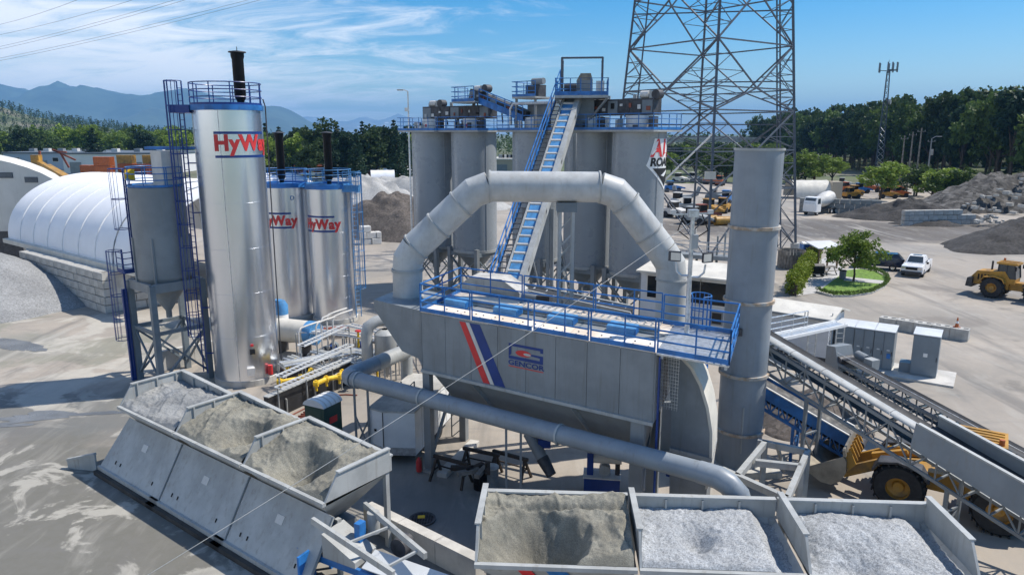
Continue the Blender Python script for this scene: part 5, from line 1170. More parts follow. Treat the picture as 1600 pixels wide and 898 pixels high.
def rack(label, pts, z, n, pitch, r, m, legs=True, name='pipe_rack'):
    t = thing(name, label, 'pipework', (0, 0, 0)); pts = [V((q.x, q.y, 0)) for q in pts]
    for i in range(n):
        off = (i - (n - 1) / 2) * pitch; line = []
        for k, q in enumerate(pts):
            d_ = (pts[min(k + 1, len(pts) - 1)] - pts[max(k - 1, 0)]).normalized(); nv = V((-d_.y, d_.x, 0)); line.append(q + nv * off + V((0, 0, z + .03 * (i % 2))))
        MB().tube(line, r * (1 + .25 * ((i * 7) % 3)), 8).build('pipe', m if i % 3 else 'galv', t)
    for a, b in zip(pts, pts[1:]):
        L = (b - a).length; k = max(1, int(L / 2.0)); d_ = (b - a).normalized(); nv = V((-d_.y, d_.x, 0)) * (n * pitch / 2 + .1)
        for j in range(k + 1):
            q = a.lerp(b, j / k); MB().beam(q - nv + V((0, 0, z - .1)), q + nv + V((0, 0, z - .1)), .07, .08).build('cross_bar', 'steel_light', t)
            if legs:
                for s in (-1, 1): MB().beam(q + nv * s, q + nv * s + V((0, 0, z - .1)), .07).build('stanchion', 'steel_light', t)
    return t
def tray(label, a, b, z, w=.45):
    t = thing('cable_tray', label, 'cable tray', (0, 0, 0)); a = V((a.x, a.y, z)); b = V((b.x, b.y, z)); d_ = (b - a).normalized(); nv = V((-d_.y, d_.x, 0)) * w / 2
    for s in (-1, 1): MB().beam(a + nv * s, b + nv * s, .035, .1).build('side_rail', 'cabinet_top', t)
    k = int((b - a).length / .3)
    for j in range(k + 1): q = a.lerp(b, j / k); MB().beam(q - nv, q + nv, .04, .03).build('rung', 'cabinet_top', t)
    for j in range(4): q = a.lerp(b, j / 3); MB().beam((q.x, q.y, 0), (q.x, q.y, z), .06).build('stanchion', 'steel_light', t)
    return t
tray('white cable tray along the top of the black containment wall', gp(434, 606, 1.6), gp(556, 556, 1.6), 1.6)
tray('white cable tray climbing from the tall tank to the pipe crossing', gp(436, 588, 2.0), gp(548, 538, 2.0), 2.0)
tray('white cable tray on the far side of the pipework', gp(470, 540, 2.2), gp(540, 508, 2.2), 2.2)
tray('white cable tray running from the pipe crossing to the filter house inlet', gp(545, 507, 2.4), gp(622, 524, 2.4), 2.4)
rack('bank of pale insulated pipes crossing behind the cable trays', [gp(440, 570, 1.4), gp(556, 548, 1.4), gp(620, 560, 1.4)], 1.4, 4, .24, .07, 'steel_light')
rack('bank of thin pale pipes from the short silver tanks to the duct', [gp(470, 516, 1.7), gp(545, 522, 1.7), gp(640, 538, 1.7)], 1.7, 5, .2, .05, 'white_dirty')
rack('row of pale pipes bending behind the blue heater', [gp(450, 558, 1.0), gp(505, 575, 1.0), gp(600, 545, 1.0)], 1.0, 3, .3, .08, 'steel_light')
rack('rusty pipes at the foot of the short silver tanks', [gp(440, 520, .6), gp(545, 512, .6)], .6, 4, .28, .09, 'rust_red')
for k, pts in enumerate(([(437, 596), (470, 590), (486, 580)], [(494, 599), (510, 592), (530, 588), (535, 582)], [(448, 575), (462, 565)], [(556, 580), (580, 566)])):
    y_ = thing('gas_pipe', ['yellow gas pipe beside the tall tank foot', 'thick yellow gas pipe hung along the black wall', 'short yellow pipe near the blue heater', 'yellow pipe behind the duct elbow'][k], 'pipe', (0, 0, 0))
    q = [gp(a, b, 1.1) for a, b in pts]; MB().tube(q, .10 if k != 1 else .13, 10).build('pipe', 'yellow_pipe', y_)
    for a in q: MB().cyl((a.x, a.y, .7), (a.x, a.y, 1.3), .07, n=8).build('riser', 'yellow_pipe', y_); MB().cyl((a.x - .12, a.y, 1.1), (a.x + .12, a.y, 1.1), .17, n=10).build('flange', 'yellow_pipe', y_)
for k in range(3):
    q = gp(560 + 14 * k, 530 + 9 * k, 1.6); v_ = thing('valve_post', 'slim yellow valve post rising from the pipework', 'valve', (q.x, q.y, 0), 0, 'yellow valve posts'); MB().cyl((0, 0, 0), (0, 0, 2.1), .07, n=8).build('stem', 'yellow_pipe', v_); MB().lathe([(0, 2.2), (.18, 2.18), (.2, 2.1), (.06, 2.1)], n=12).build('handwheel', 'red' if k == 0 else 'dark_gear', v_)
hq = gp(466, 552, 0); ht_ = thing('hot_oil_heater', 'horizontal cream heater drum with bright blue ends among the pipes', 'heater', (hq.x, hq.y, 0), R(-20))
MB().cyl((-1.6, 0, 1.5), (.9, 0, 1.5), .75, n=28).build('drum', 'cream', ht_); MB().cyl((.9, 0, 1.5), (1.5, 0, 1.5), .77, n=28).build('end_box', 'blue_light', ht_); MB().cyl((-1.9, 0, 1.5), (-1.6, 0, 1.5), .77, n=28).build('end_box', 'blue_light', ht_)
for x in (-1.2, .6): MB().bb(x - .1, x + .1, -.5, .5, 0, .85).build('saddle', 'dark_gear', ht_)
eq = gp(444, 545, 0); et = thing('expansion_tank', 'small upright blue and white tank beside the tall silver tank', 'tank', (eq.x, eq.y, 0)); MB().lathe([(0, 1.2), (.25, 1.28), (.42, 1.6), (.42, 2.4)], n=20).build('lower_shell', 'white', et); MB().lathe([(.425, 2.4), (.425, 3.0), (.25, 3.3), (0, 3.35)], n=20).build('upper_shell', 'blue_light', et); MB().cyl((0, 0, 0), (0, 0, 1.25), .06, n=8).build('stem', 'steel_light', et); MB().box((-.5, .2, 3.0), (.9, .5, .6)).build('cabinet', 'blue_light', et)
for k, (a, b) in enumerate(((452, 590), (472, 582), (505, 562), (520, 556), (546, 575), (567, 552))):
    q = gp(a, b); pm = thing('pump', 'small dark pump and motor among the asphalt pipes', 'pump', (q.x, q.y, 0), .5 * k, 'pumps among the pipes'); MB().bb(-.5, .5, -.3, .3, 0, .3).build('base', 'dark_gear', pm); MB().cyl((-.45, 0, .55), (.1, 0, .55), .24, n=14).build('motor', 'blue_dark' if k % 2 else 'dark_gear', pm); MB().cyl((.15, 0, .55), (.45, 0, .55), .3, n=14).build('casing', 'red' if k == 4 else 'steel_dark', pm)
# ---- settling vessel with elbow pipe next to the low duct
q = gp(602, 602); vs_ = thing('knockout_vessel', 'pale upright vessel with a bent pipe on top beside the low duct', 'vessel', (q.x, q.y + .6, 0)); MB().lathe([(.12, .5), (.2, .8), (.62, 1.5), (.62, 2.9), (.4, 3.1), (.2, 3.15)], n=26).build('shell', 'steel_light', vs_)
MB().tube([(-1.0, -.3, 1.2), (-1.0, -.3, 2.9), (-.9, -.25, 3.35), (-.5, 0, 3.6), (.9, .8, 3.7)], .32, 18).build('bent_pipe', 'steel_light', vs_, angle=60)
for a in (0.5, 2.6, 4.7): MB().beam((.55 * math.cos(a), .55 * math.sin(a), 0), (.55 * math.cos(a), .55 * math.sin(a), 1.7), .08).build('leg', 'steel_light', vs_)
MB().beam((-1, -.3, 0), (-1, -.3, 1.2), .1).build('leg', 'steel_light', vs_)
for a, b, hh in ((640, 700, 3.0), (716, 690, 2.6)):
    q = gp(a, b - 8); pl_ = thing('pipe_stand', 'slim steel lattice pipe stand %s' % ('against the white trailer' if a == 640 else 'under the filter house hopper'), 'stand', (q.x, q.y, 0))
    for x in (-.3, .3): MB().beam((x, 0, 0), (x, 0, hh), .06).build('upright', 'steel_grey', pl_)
    for k in range(5): MB().beam((-.3, 0, hh * k / 5), (.3, 0, hh * (k + 1) / 5), .04).build('lacing', 'steel_grey', pl_)
# ---- workplace clutter under the filter house
def sawhorse(label, px, py, rz):
    q = gp(px, py); t = thing('sawhorse', label, 'sawhorse', (q.x, q.y, 0), rz, 'dark steel sawhorses'); MB().beam((-.85, 0, .95), (.85, 0, .95), .14, .12).build('top_beam', 'wood_dark', t)
    for x in (-.7, .7):
        for s in (-1, 1): MB().beam((x, 0, .92), (x + .08 * (1 if x > 0 else -1), s * .42, 0), .09).build('leg', 'wood_dark', t)
        MB().beam((x, -.22, .45), (x, .22, .45), .05).build('spreader', 'wood_dark', t)
    MB().beam((-.7, .2, .45), (.7, .2, .45), .05).build('spreader', 'wood_dark', t)
sawhorse('dark sawhorse nearest the filter house front leg', 705, 752, R(-30)); sawhorse('dark sawhorse behind the oil drums', 752, 738, R(-25)); sawhorse('dark sawhorse with rusty legs right of the oil drums', 797, 744, R(-32))
for k, (a, b, m, l) in enumerate(((751, 762, 'black', 'black oil drum beside the sawhorses'), (768, 760, 'steel_grey', 'grey oil drum beside the sawhorses'))):
    q = gp(a, b); t = thing('oil_drum', l, 'drum', (q.x, q.y, 0)); MB().lathe([(.29, 0), (.29, .28), (.305, .3), (.29, .32), (.29, .58), (.305, .6), (.29, .62), (.29, .88)], n=24).build('shell', m, t); MB().lathe([(0, .9), (.3, .9), (.31, .86)], n=24).build('lid', 'white_dirty', t)
for k in range(5):
    q = gp(722 + k * 10, 735 + (k % 2) * 6, .95); t = tag(MB().box((0, 0, .1), (.9, .2, .16), .4 * k).build('timber', 'wood_grey' if k % 2 else 'wood_dark', None, (q.x, q.y, .97)), 'short weathered timber lying across the sawhorses', 'timber', 'timbers on the sawhorses')
a, b = gp(690, 742, .1), gp(742, 690, .1); ex_ = None; t = tag(MB().beam(a, b, .45, .2).build('concrete_beam', 'concrete_pale'), 'long pale concrete beam on the ground between the filter house legs', 'beam')
q = gp(655, 738); ex = thing('fire_extinguisher', 'red wheeled extinguisher beside the filter house leg', 'extinguisher', (q.x, q.y, 0)); MB().lathe([(0, .1), (.16, .1), (.17, .2), (.17, .75), (.08, .9), (.05, 1.0), (0, 1.02)], n=16).build('cylinder', 'red', ex); MB().bb(-.2, .2, .1, .16, .1, .95).build('frame', 'wood', ex); ex.scale = (.7, .7, .7)
q = gp(940, 768); bw_ = thing('blower', 'pale horizontal blower on a blue skid under the filter house', 'blower', (q.x, q.y, 0), R(-8))
MB().bb(-.7, .7, -.4, .4, .15, .75).build('skid', 'blue_dark', bw_); MB().bb(-.74, .74, -.44, .44, .75, .8).build('skid_rim', 'white_dirty', bw_); MB().cyl((-.4, 0, 1.45), (.75, 0, 1.45), .2, n=18).build('silencer', 'cream', bw_); MB().bb(-.6, -.35, -.2, .2, .8, 1.7).build('drive', 'blue_dark', bw_); MB().cyl((.1, -.2, 1.0), (.1, .2, 1.0), .22, n=16).build('casing', 'steel_light', bw_); MB().cyl((.6, 0, .8), (.6, 0, 1.4), .1, n=10).build('riser', 'dark_gear', bw_); MB().cyl((-.48, 0, 1.7), (-.48, 0, 1.95), .13, n=12).build('filter', 'white', bw_)
a, b = up(826, 676, 27.0), up(862, 742, 26.0); au = thing('discharge_auger', 'grey dust auger with a soft spout hanging under the hopper', 'auger', (0, 0, 0)); MB().tube([a, a.lerp(b, .6)], .24, 16).build('tube', 'steel_grey', au); MB().tube([a.lerp(b, .6), b], [.26, .2], 14).build('spout', 'dark_gear', au); MB().box(a.lerp(b, .3) + V((.35, 0, .12)), (.5, .35, .35)).build('motor', 'blue_dark', au); MB().beam(a, a + V((0, 0, 1.6)), .08).build('hanger', 'steel_grey', au)
q = gp(660, 812); gr = thing('drain_grate', 'round dark drain grate with a small yellow tag', 'drain', (q.x, q.y, 0.02)); MB().lathe([(.42, 0), (.5, 0), (.5, .05), (.42, .05)], n=28).build('rim', 'dark_gear', gr); MB().lathe([(0, .012), (.43, .012)], n=28).build('pit', 'black', gr)
for k in range(9):
    y = -.4 + .1 * k; h_ = math.sqrt(max(0, .43 ** 2 - y * y)); MB().bb(-h_, h_, y - .015, y + .015, .02, .05).build('bar', 'dark_gear', gr); MB().bb(y - .012, y + .012, -h_, h_, .02, .045).build('bar', 'dark_gear', gr)
MB().box((-.05, .1, .06), (.26, .2, .01), .1).build('tag', 'yellow_pipe', gr)
# ---- lighting mast on the deck
mw = BO + V((10.1 * math.cos(BA) - 2.85 * math.sin(BA), 10.1 * math.sin(BA) + 2.85 * math.cos(BA), 0)); lm = thing('light_mast', 'tall slim mast with two floodlights on curved arms on the filter house deck', 'light mast', (mw.x, mw.y, 6.98), 0)
MB().cyl((0, 0, 0), (0, 0, 4.2), .09, .07, n=12).build('pole', 'galv', lm)
for s, zz_ in ((-1, 2.35), (1, 2.3)):
    MB().tube([(0, 0, zz_ - .25), (s * .3, -.05, zz_ - .25), (s * .48, -.05, zz_ - .1), (s * .52, -.05, zz_ + .2)], .035, 8).build('arm', 'galv', lm); f_ = MB().box((s * .58, -.06, zz_ + .45), (.42, .12, .35), s * .5).build('floodlight', 'dark_gear', lm); MB().box((s * .56, -.13, zz_ + .45), (.34, .02, .27), s * .5).build('lens', 'cream', f_)
MB().box((0, 0, 4.3), (.35, .3, .25)).build('camera_box', 'galv', lm); MB().beam((-.7, 0, 4.25), (.6, 0, 4.3), .05).build('cross_arm', 'galv', lm); MB().box((.1, 0, 3.3), (.22, .2, .5)).build('junction_box', 'steel_light', lm)
for s in (-.7, .6): MB().box((s, 0, 4.35), (.18, .14, .14)).build('camera', 'white_dirty', lm)
MB().tube([(-.3, 0, 4.3), (-.5, 0, 3.7), (-.1, 0, 3.4)], .02, 6).build('cable', 'black', lm); MB().tube([(.3, 0, 4.3), (.55, 0, 3.7), (.1, 0, 3.4)], .02, 6).build('cable', 'black', lm)

# ================================================================== cabins and cabinets
def planked(parent, x0, x1, y, z0, z1, n, m, name='siding_board', ax='x'):
    for k in range(n):
        a = z0 + (z1 - z0) * k / n; b = z0 + (z1 - z0) * (k + 1) / n
        if ax == 'x': MB().prism([(x0, y, a), (x0, y - .035, a), (x0, y - .012, b - .004), (x0, y, b - .004)], (x1 - x0, 0, 0)).build(name, m, parent)
        else: MB().prism([(y, x0, a), (y + .035, x0, a), (y + .012, x0, b - .004), (y, x0, b - .004)], (0, x1 - x0, 0)).build(name, m, parent)
ch = thing('control_cabin', 'raised cream control cabin with wide dark windows behind the filter house', 'cabin', (8.75, 47.6, 0), R(-33))
MB().bb(0, 6.2, 0, 3.0, 1.3, 4.9).build('walls', 'siding', ch); planked(ch, 0, 6.2, 0, 1.3, 3.0, 9, 'siding')
MB().prism([(-.25, -.35, 4.88), (6.5, -.35, 4.88), (6.5, 3.3, 5.25), (-.25, 3.3, 5.25)], (0, 0, .12)).build('roof', 'roof_tan', ch)
for x0, x1 in ((.5, 1.5), (2.3, 4.1), (4.15, 5.9)): w_ = MB().bb(x0 - .1, x1 + .1, -.06, 0, 3.1, 4.75).build('window', 'white_dirty', ch); MB().bb(x0, x1, -.08, -.06, 3.2, 4.65).build('pane', 'glass_dark', w_)
w_ = MB().bb(6.2, 6.26, .5, 2.3, 3.1, 4.7).build('window', 'white_dirty', ch); MB().bb(6.26, 6.28, .6, 2.2, 3.2, 4.6).build('pane', 'glass_dark', w_)
MB().bb(6.2, 6.7, .8, 1.5, 2.0, 2.7).build('air_conditioner', 'white_dirty', ch); w_ = MB().bb(4.9, 5.7, -.07, 0, 1.9, 2.8).build('window', 'steel_grey', ch); MB().bb(5.0, 5.6, -.09, -.07, 2.0, 2.7).build('pane', 'glass_dark', w_)
for x in (.3, 3, 5.9):
    for y in (.3, 2.7): MB().beam((x, y, 0), (x, y, 1.3), .2).build('stilt', 'steel_dark', ch)
wc = thing('site_cabin', 'low white boarded cabin with a pale pitched roof behind the chimney', 'cabin', (13.9, 46.6, 0), R(-40))
MB().bb(0, 7.0, 0, 3.0, .5, 2.95).build('walls', 'siding', wc); planked(wc, 0, 7.0, 0, .5, 2.95, 12, 'siding'); planked(wc, 0, 3.0, 7.0, .5, 2.95, 12, 'siding', ax='y')
MB().prism([(-.2, -.25, 2.9), (-.2, 1.5, 3.35), (-.2, 3.25, 2.9), (-.2, 3.25, 3.0), (-.2, 1.5, 3.47), (-.2, -.25, 3.0)], (7.5, 0, 0)).build('roof', 'roof_tan', wc)
MB().bb(-.2, 7.3, -.33, -.25, 2.86, 3.0).build('gutter', 'steel_grey', wc); MB().bb(0, 7, .02, 2.98, .1, .5).build('skirting', 'dark_gear', wc); MB().beam((3.0, -.1, .2), (3.0, -.1, 2.9), .1).build('downpipe', 'steel_grey', wc)
MB().beam((7.08, .3, .4), (7.08, .3, 3.3), .06).build('conduit', 'galv', wc)
def cabinet(parent, x0, x1, d, h, doors):
    MB().bb(x0, x1, 0, d, .12, h).build('enclosure', 'cabinet', parent); MB().prism([(x0 - .03, -.06, h), (x1 + .03, -.06, h), (x1 + .03, d + .05, h + .12), (x0 - .03, d + .05, h + .12)], (0, 0, .05)).build('canopy', 'cabinet_top', parent)
    for k in range(doors):
        a = x0 + (x1 - x0) * k / doors; b = x0 + (x1 - x0) * (k + 1) / doors; dr = MB().bb(a + .02, b - .02, -.035, -.002, .2, h - .05).build('door', 'cabinet', parent); MB().box(((a + b) / 2, -.045, h * .55), (.16, .012, .07)).build('plate', 'cabinet_top', dr); MB().bb(b - .1, b - .06, -.06, -.035, h * .42, h * .52).build('handle', 'dark_gear', dr)
        if doors > 1: MB().bb(a + .06, b - .06, -.045, -.036, h * .66, h - .15).build('vent_panel', 'cabinet', dr)
el = thing('electrical_cabinet', 'row of three joined blue-grey electrical cabinets with pale tops', 'cabinet', (19.95, 42.7, .0), R(-34))
for k in range(3): cabinet(el, 1.1 * k, 1.1 * k + 1.08, 1.35, 2.45, 2)
MB().box((3.05, -.05, 1.0), (.2, .03, .3)).build('meter', 'blue', el)
e2 = thing('electrical_cabinet', 'single blue-grey electrical cabinet standing apart from the row of three', 'cabinet', (23.45, 40.3, 0), R(-34)); cabinet(e2, 0, 1.35, 1.3, 2.55, 1); MB().box((.7, -.06, 1.4), (.22, .015, .22)).build('label_plate', 'white', e2); MB().bb(-.6, .02, .2, 1.0, 0, .7).build('cable_box', 'cabinet', e2)
MB().bb(-5.2, 2.3, -1.0, 1.9, 0, .11).build('slab', 'concrete_pale', e2)

# ---- concrete blocks in a row, cone, bollard rail
A, B = gp(1372, 512), gp(1512, 534)
bw3 = thing('block_barrier', 'straight row of big grey concrete blocks across the yard', 'barrier', A, math.atan2(B.y - A.y, B.x - A.x)); Lb = (B - A).length
mb_ = MB().bb(.01, Lb / 5 - .015, 0, .78, 0, .8); bm = mb_.mesh('concrete_block'); bm.materials.append(MATS['concrete']); lgm = MB().box((0, 0, 0), (.28, .1, .05)).mesh('lifting_lug'); lgm.materials.append(MATS['concrete_dark'])
for k in range(5):
    o_ = link('concrete_block', bm, None, bw3, (Lb / 5 * k, random.uniform(-.05, .05), 0)); 
    for xx in (.35, .9): link('lifting_lug', lgm, None, o_, (xx, .4, .82))
def cone(label, p):
    t = thing('traffic_cone', label, 'cone', p); MB().bb(-.18, .18, -.18, .18, 0, .04).build('base', 'orange', t); MB().lathe([(.13, .04), (.03, .7), (0, .7)], n=14).build('body', 'orange', t); MB().lathe([(.10, .28), (.07, .45)], n=14).build('band', 'white', t)
cone('orange traffic cone standing on the block barrier', A.lerp(B, .86) + V((.3, .4, .8))); cone('orange cone beside the block retaining wall', gp(241, 475))
# ================================================================== lawn, hedge, young tree
lw_o = thing('lawn_island', 'kerbed lawn island with a low clipped edge hedge', 'lawn')
def sheet(px, z): return [gp(a, b, 0) + V((0, 0, z)) for a, b in px]
out_ = [(1274, 457), (1300, 464), (1330, 464), (1362, 459), (1382, 450), (1389, 441), (1385, 432), (1370, 424), (1345, 420), (1322, 422)]
MB().prism(sheet(out_, 0.0), (0, 0, .10)).build('kerb', 'concrete_pale', lw_o)
cen = sum((gp(*q) for q in out_), V()) / len(out_)
inn = [cen.lerp(gp(*q), .93) + V((0, 0, .10)) for q in out_]
MB().add([*inn], [tuple(range(len(inn)))]).build('turf', 'grass', lw_o, (0, 0, .01))
pa = [gp(1318, 440), gp(1386, 446), gp(1388, 441), gp(1320, 434)]; MB().prism([q + V((0, 0, .1)) for q in pa], (0, 0, .03)).build('path', 'paving', lw_o)
hv = []
r2 = np.random.default_rng(4); ring_ = [cen.lerp(gp(*q), .96) for q in out_[:-1]]
cpts = []
for a, b in zip(ring_, ring_[1:]):
    for k in range(9): q = a.lerp(b, k / 9); cpts.append((q.x, q.y, .35))
link('edge_hedge', quads_mesh('edge_hedge', leaf_arrays(cpts, np.full(len(cpts), .24), 40, .07, r2), 'leaf_mid'), None, lw_o)
struct('picnic_paving', MB().add([q + V((0, 0, .012)) for q in (gp(1246, 462), gp(1274, 458), gp(1322, 438), gp(1322, 422), gp(1290, 402), gp(1270, 412))], [(0, 1, 2, 3, 4, 5)]), 'paving')
a, b = gp(1239, 462), gp(1273, 409); cpts = []
for k in range(90):
    q = a.lerp(b, k / 89)
    for j in range(4): cpts.append((q.x + random.uniform(-.5, .5), q.y, .35 + .45 * j + .1 * random.random()))
hd = thing('hedge', 'long clipped yellow-green hedge beside the picnic paving', 'hedge', (0, 0, 0)); link('foliage', quads_mesh('foliage', leaf_arrays(cpts, np.full(len(cpts), .42), 60, .10, r2), 'hedge_leaf'), None, hd); MB().beam(a + V((0, 0, .5)), b + V((0, 0, .5)), .5, 1.0).build('stems', 'bark', hd)
t_, c_ = broadleaf(203, 4.6, 2.1, 3.0, 1.5, 190, 26, .12, 'leaf_bright', .42); q = gp(1333, 441); yt = thing('young_tree', 'small round-crowned tree with several stems on the lawn', 'tree', (q.x, q.y, .1)); link('trunk', t_, None, yt); link('crown', c_, None, yt); yt.scale = (1.12, 1.12, 1.0)
q = gp(1316, 437); t = thing('litter_drum', 'dark grey litter drum beside the picnic paving', 'bin', (q.x, q.y, .02)); MB().lathe([(.3, 0), (.32, .9), (.30, .92), (.28, .3)], n=20).build('shell', 'steel_dark', t); MB().lathe([(.33, .86), (.35, .9), (.33, .94)], n=20).build('rim', 'dark_gear', t)
q = gp(1292, 428); t = thing('picnic_table', 'picnic table with benches on the paving', 'table', (q.x, q.y, .02), .3)
for k in range(3): MB().bb(-.9, .9, -.36 + .25 * k, -.13 + .25 * k, .72, .76).build('plank', 'wood_grey', t)
for s in (-.7, .7): MB().bb(-.9, .9, s - .12, s + .12, .42, .46).build('bench', 'wood_grey', t)
for x in (-.6, .6):
    for s in (-1, 1): MB().beam((x, s * .2, .72), (x, s * .7, 0), .08).build('leg', 'wood_grey', t)
q = gp(1285, 418); t = thing('shade_shelter', 'small timber shelter with a flat pale roof at the end of the hedge', 'shelter', (q.x, q.y, .0), .2)
for x in (-1.1, 1.1):
    for y in (-.8, .8): MB().beam((x, y, 0), (x, y, 2.2), .14).build('post', 'wood', t)
MB().prism([(-1.5, -1.2, 2.2), (1.5, -1.2, 2.2), (1.5, 1.2, 2.6), (-1.5, 1.2, 2.6)], (0, 0, .1)).build('roof', 'siding', t)
for s in (-1, 1): MB().beam((-1.1, s * .8, 1.7), (-.6, s * .8, 2.2), .08).build('bracket', 'wood', t)
q = gp(1278, 432); t = thing('barbecue', 'black covered barbecue on the picnic paving', 'barbecue', (q.x, q.y, .02)); MB().bb(-.5, .5, -.3, .3, .3, .95).build('cabinet', 'black', t); MB().prism([(-.5, -.3, .95), (-.5, -.3, 1.1), (-.5, 0, 1.3), (-.5, .3, 1.1), (-.5, .3, .95)], (1, 0, 0)).build('lid', 'dark_gear', t)
for x in (-.4, .4): MB().cyl((x, -.3, .12), (x, .3, .12), .1, n=10).build('wheel', 'rubber', t)
q = gp(1242, 421); t = thing('round_enclosure', 'round weathered timber enclosure beside the hedge end', 'enclosure', (q.x, q.y + 1.2, 0))
for k in range(26): a = 2 * math.pi * k / 26; MB().box((1.35 * math.cos(a), 1.35 * math.sin(a), .95), (.05, .30, 1.9), a).build('board', 'wood_grey', t)
MB().lathe([(0, 1.5), (1.3, 1.5)], n=26).build('cover', 'concrete', t)
q = gp(1258, 410); t = thing('blue_cabin', 'blue portable toilet with a white roof beyond the hedge', 'toilet', (q.x, q.y, 0)); MB().bb(-.55, .55, -.55, .55, 0, 2.1).build('cabin', 'blue', t); MB().prism([(-.6, -.6, 2.1), (-.6, -.6, 2.2), (-.6, 0, 2.35), (-.6, .6, 2.2), (-.6, .6, 2.1)], (1.2, 0, 0)).build('roof', 'white', t); MB().bb(-.4, .4, -.57, -.55, .1, 2.0).build('door', 'blue_dark', t)

# ================================================================== vehicles
def wheelset(t, xs, y, r, w=.26, rim='chrome'):
    for x in xs:
        for s in (-1, 1):
            m = MB().lathe([(r * .6, -w / 2), (r * .95, -w / 2), (r, -w / 3), (r, w / 3), (r * .95, w / 2), (r * .6, w / 2)], n=22); m.v = [(q[0], q[2], q[1]) for q in m.v]; wo = m.build('wheel', 'rubber', t, (x, s * y, r)); m = MB().lathe([(0, s * w * .35), (r * .55, s * w * .42), (r * .62, s * w * .2)], n=18); m.v = [(q[0], q[2], q[1]) for q in m.v]; m.build('rim', rim, wo)
def loft(sections, name, m, parent, angle=40):
    """sections: (x, halfwidth_bottom, halfwidth_top, z_bottom, z_top)"""
    mb = MB()
    for x, wb, wt, za, zb_ in sections: mb.v += [(x, -wb, za), (x, -wb * 1.01, za + (zb_ - za) * .5), (x, -wt, zb_), (x, wt, zb_), (x, wb * 1.01, za + (zb_ - za) * .5), (x, wb, za)]
    n = 6
    for i in range(len(sections) - 1):
        for j in range(n): mb.f.append((i * n + j, i * n + (j + 1) % n, (i + 1) * n + (j + 1) % n, (i + 1) * n + j))
    mb.f.append(tuple(range(n))); k = (len(sections) - 1) * n; mb.f.append(tuple(range(k, k + n))[::-1]); return mb.build(name, m, parent, angle=angle)
def pickup(label, loc, rz):
    t = thing('pickup_truck', label, 'pickup', loc, rz)   # faces +x
    loft([(2.85, .80, .78, .55, .95), (2.75, .96, .92, .42, 1.10), (1.4, .98, .93, .42, 1.22), (1.3, .98, .94, .42, 1.20), (-.6, .98, .95, .42, 1.22), (-2.85, .98, .96, .45, 1.22), (-2.9, .94, .94, .55, 1.2)], 'body', 'car_white', t)
    loft([(1.25, .86, .84, 1.18, 1.24), (.55, .84, .68, 1.18, 1.86), (-.45, .84, .68, 1.18, 1.90), (-.85, .84, .66, 1.18, 1.84), (-1.05, .85, .82, 1.18, 1.26)], 'cab', 'car_white', t)
    MB().prism([(1.18, -.70, 1.29), (1.18, .70, 1.29), (.62, .60, 1.82), (.62, -.60, 1.82)], (.02, 0, .025)).build('windscreen', 'glass_car', t)
    for s in (-1, 1):
        MB().prism([(.95, s * .862, 1.28), (-.75, s * .862, 1.28), (-.68, s * .705, 1.80), (.5, s * .705, 1.80)], (0, s * .012, .004)).build('side_window', 'glass_car', t); MB().box((1.0, s * 1.08, 1.3), (.14, .2, .2)).build('mirror', 'black', t)
        MB().box((2.80, s * .72, .95), (.12, .36, .2)).build('headlight', 'chrome', t); MB().bb(-2.95, -2.88, s * .86 - .07, s * .86 + .07, .8, 1.15).build('tail_light', 'red', t)
        MB().bb(.1, .28, s * .99 - .01, s * .99 + .01, 1.02, 1.07).build('door_handle', 'chrome', t)
    MB().bb(2.80, 2.90, -.52, .52, .78, 1.02).build('grille', 'black', t); MB().bb(2.82, 2.98, -.92, .92, .42, .62).build('bumper', 'dark_gear', t); MB().bb(-2.7, -1.2, -.75, .75, 1.215, 1.235).build('bed_liner', 'dark_gear', t); MB().bb(-.2, .25, -.4, .4, 1.885, 1.91).build('sunroof', 'glass_car', t)
    wheelset(t, (1.85, -1.75), .86, .4); return t
q = gp(1437, 432); pickup('white pickup truck driving across the dusty yard', (q.x + .6, q.y + 1.8, 0), R(-128))
t = thing('parked_suv', 'dark navy sport utility vehicle parked behind the lawn tree', 'car', (gp(1376, 421).x, gp(1376, 421).y + .6, 0), R(150))
loft([(2.3, .80, .76, .5, .85), (2.2, .93, .88, .4, 1.0), (1.1, .95, .90, .4, 1.1), (-2.2, .95, .92, .42, 1.12), (-2.35, .9, .88, .5, 1.05)], 'body', 'car_navy', t)
loft([(1.05, .84, .82, 1.08, 1.14), (.4, .82, .68, 1.08, 1.72), (-1.7, .82, .68, 1.08, 1.74), (-2.25, .84, .78, 1.08, 1.2)], 'cabin', 'car_navy', t)
for s in (-1, 1): MB().prism([(.75, s * .845, 1.16), (-1.85, s * .845, 1.16), (-1.6, s * .70, 1.66), (.35, s * .70, 1.66)], (0, s * .012, .004)).build('side_window', 'glass_car', t); MB().bb(-2.36, -2.28, s * .8 - .08, s * .8 + .08, .8, 1.05).build('tail_light', 'red', t); MB().box((2.25, s * .66, .85), (.1, .3, .16)).build('headlight', 'chrome', t)
MB().prism([(-2.2, -.65, 1.22), (-2.2, .65, 1.22), (-1.78, .58, 1.68), (-1.78, -.58, 1.68)], (-.02, 0, .02)).build('rear_window', 'glass_car', t); MB().prism([(1.0, -.68, 1.18), (1.0, .68, 1.18), (.48, .6, 1.68), (.48, -.6, 1.68)], (.02, 0, .02)).build('windscreen', 'glass_car', t); wheelset(t, (1.4, -1.4), .84, .36)
loader('clean wheel loader with a glazed cab standing in the open yard', (43.6, 60.4, 0), R(-50), .1, R(5))
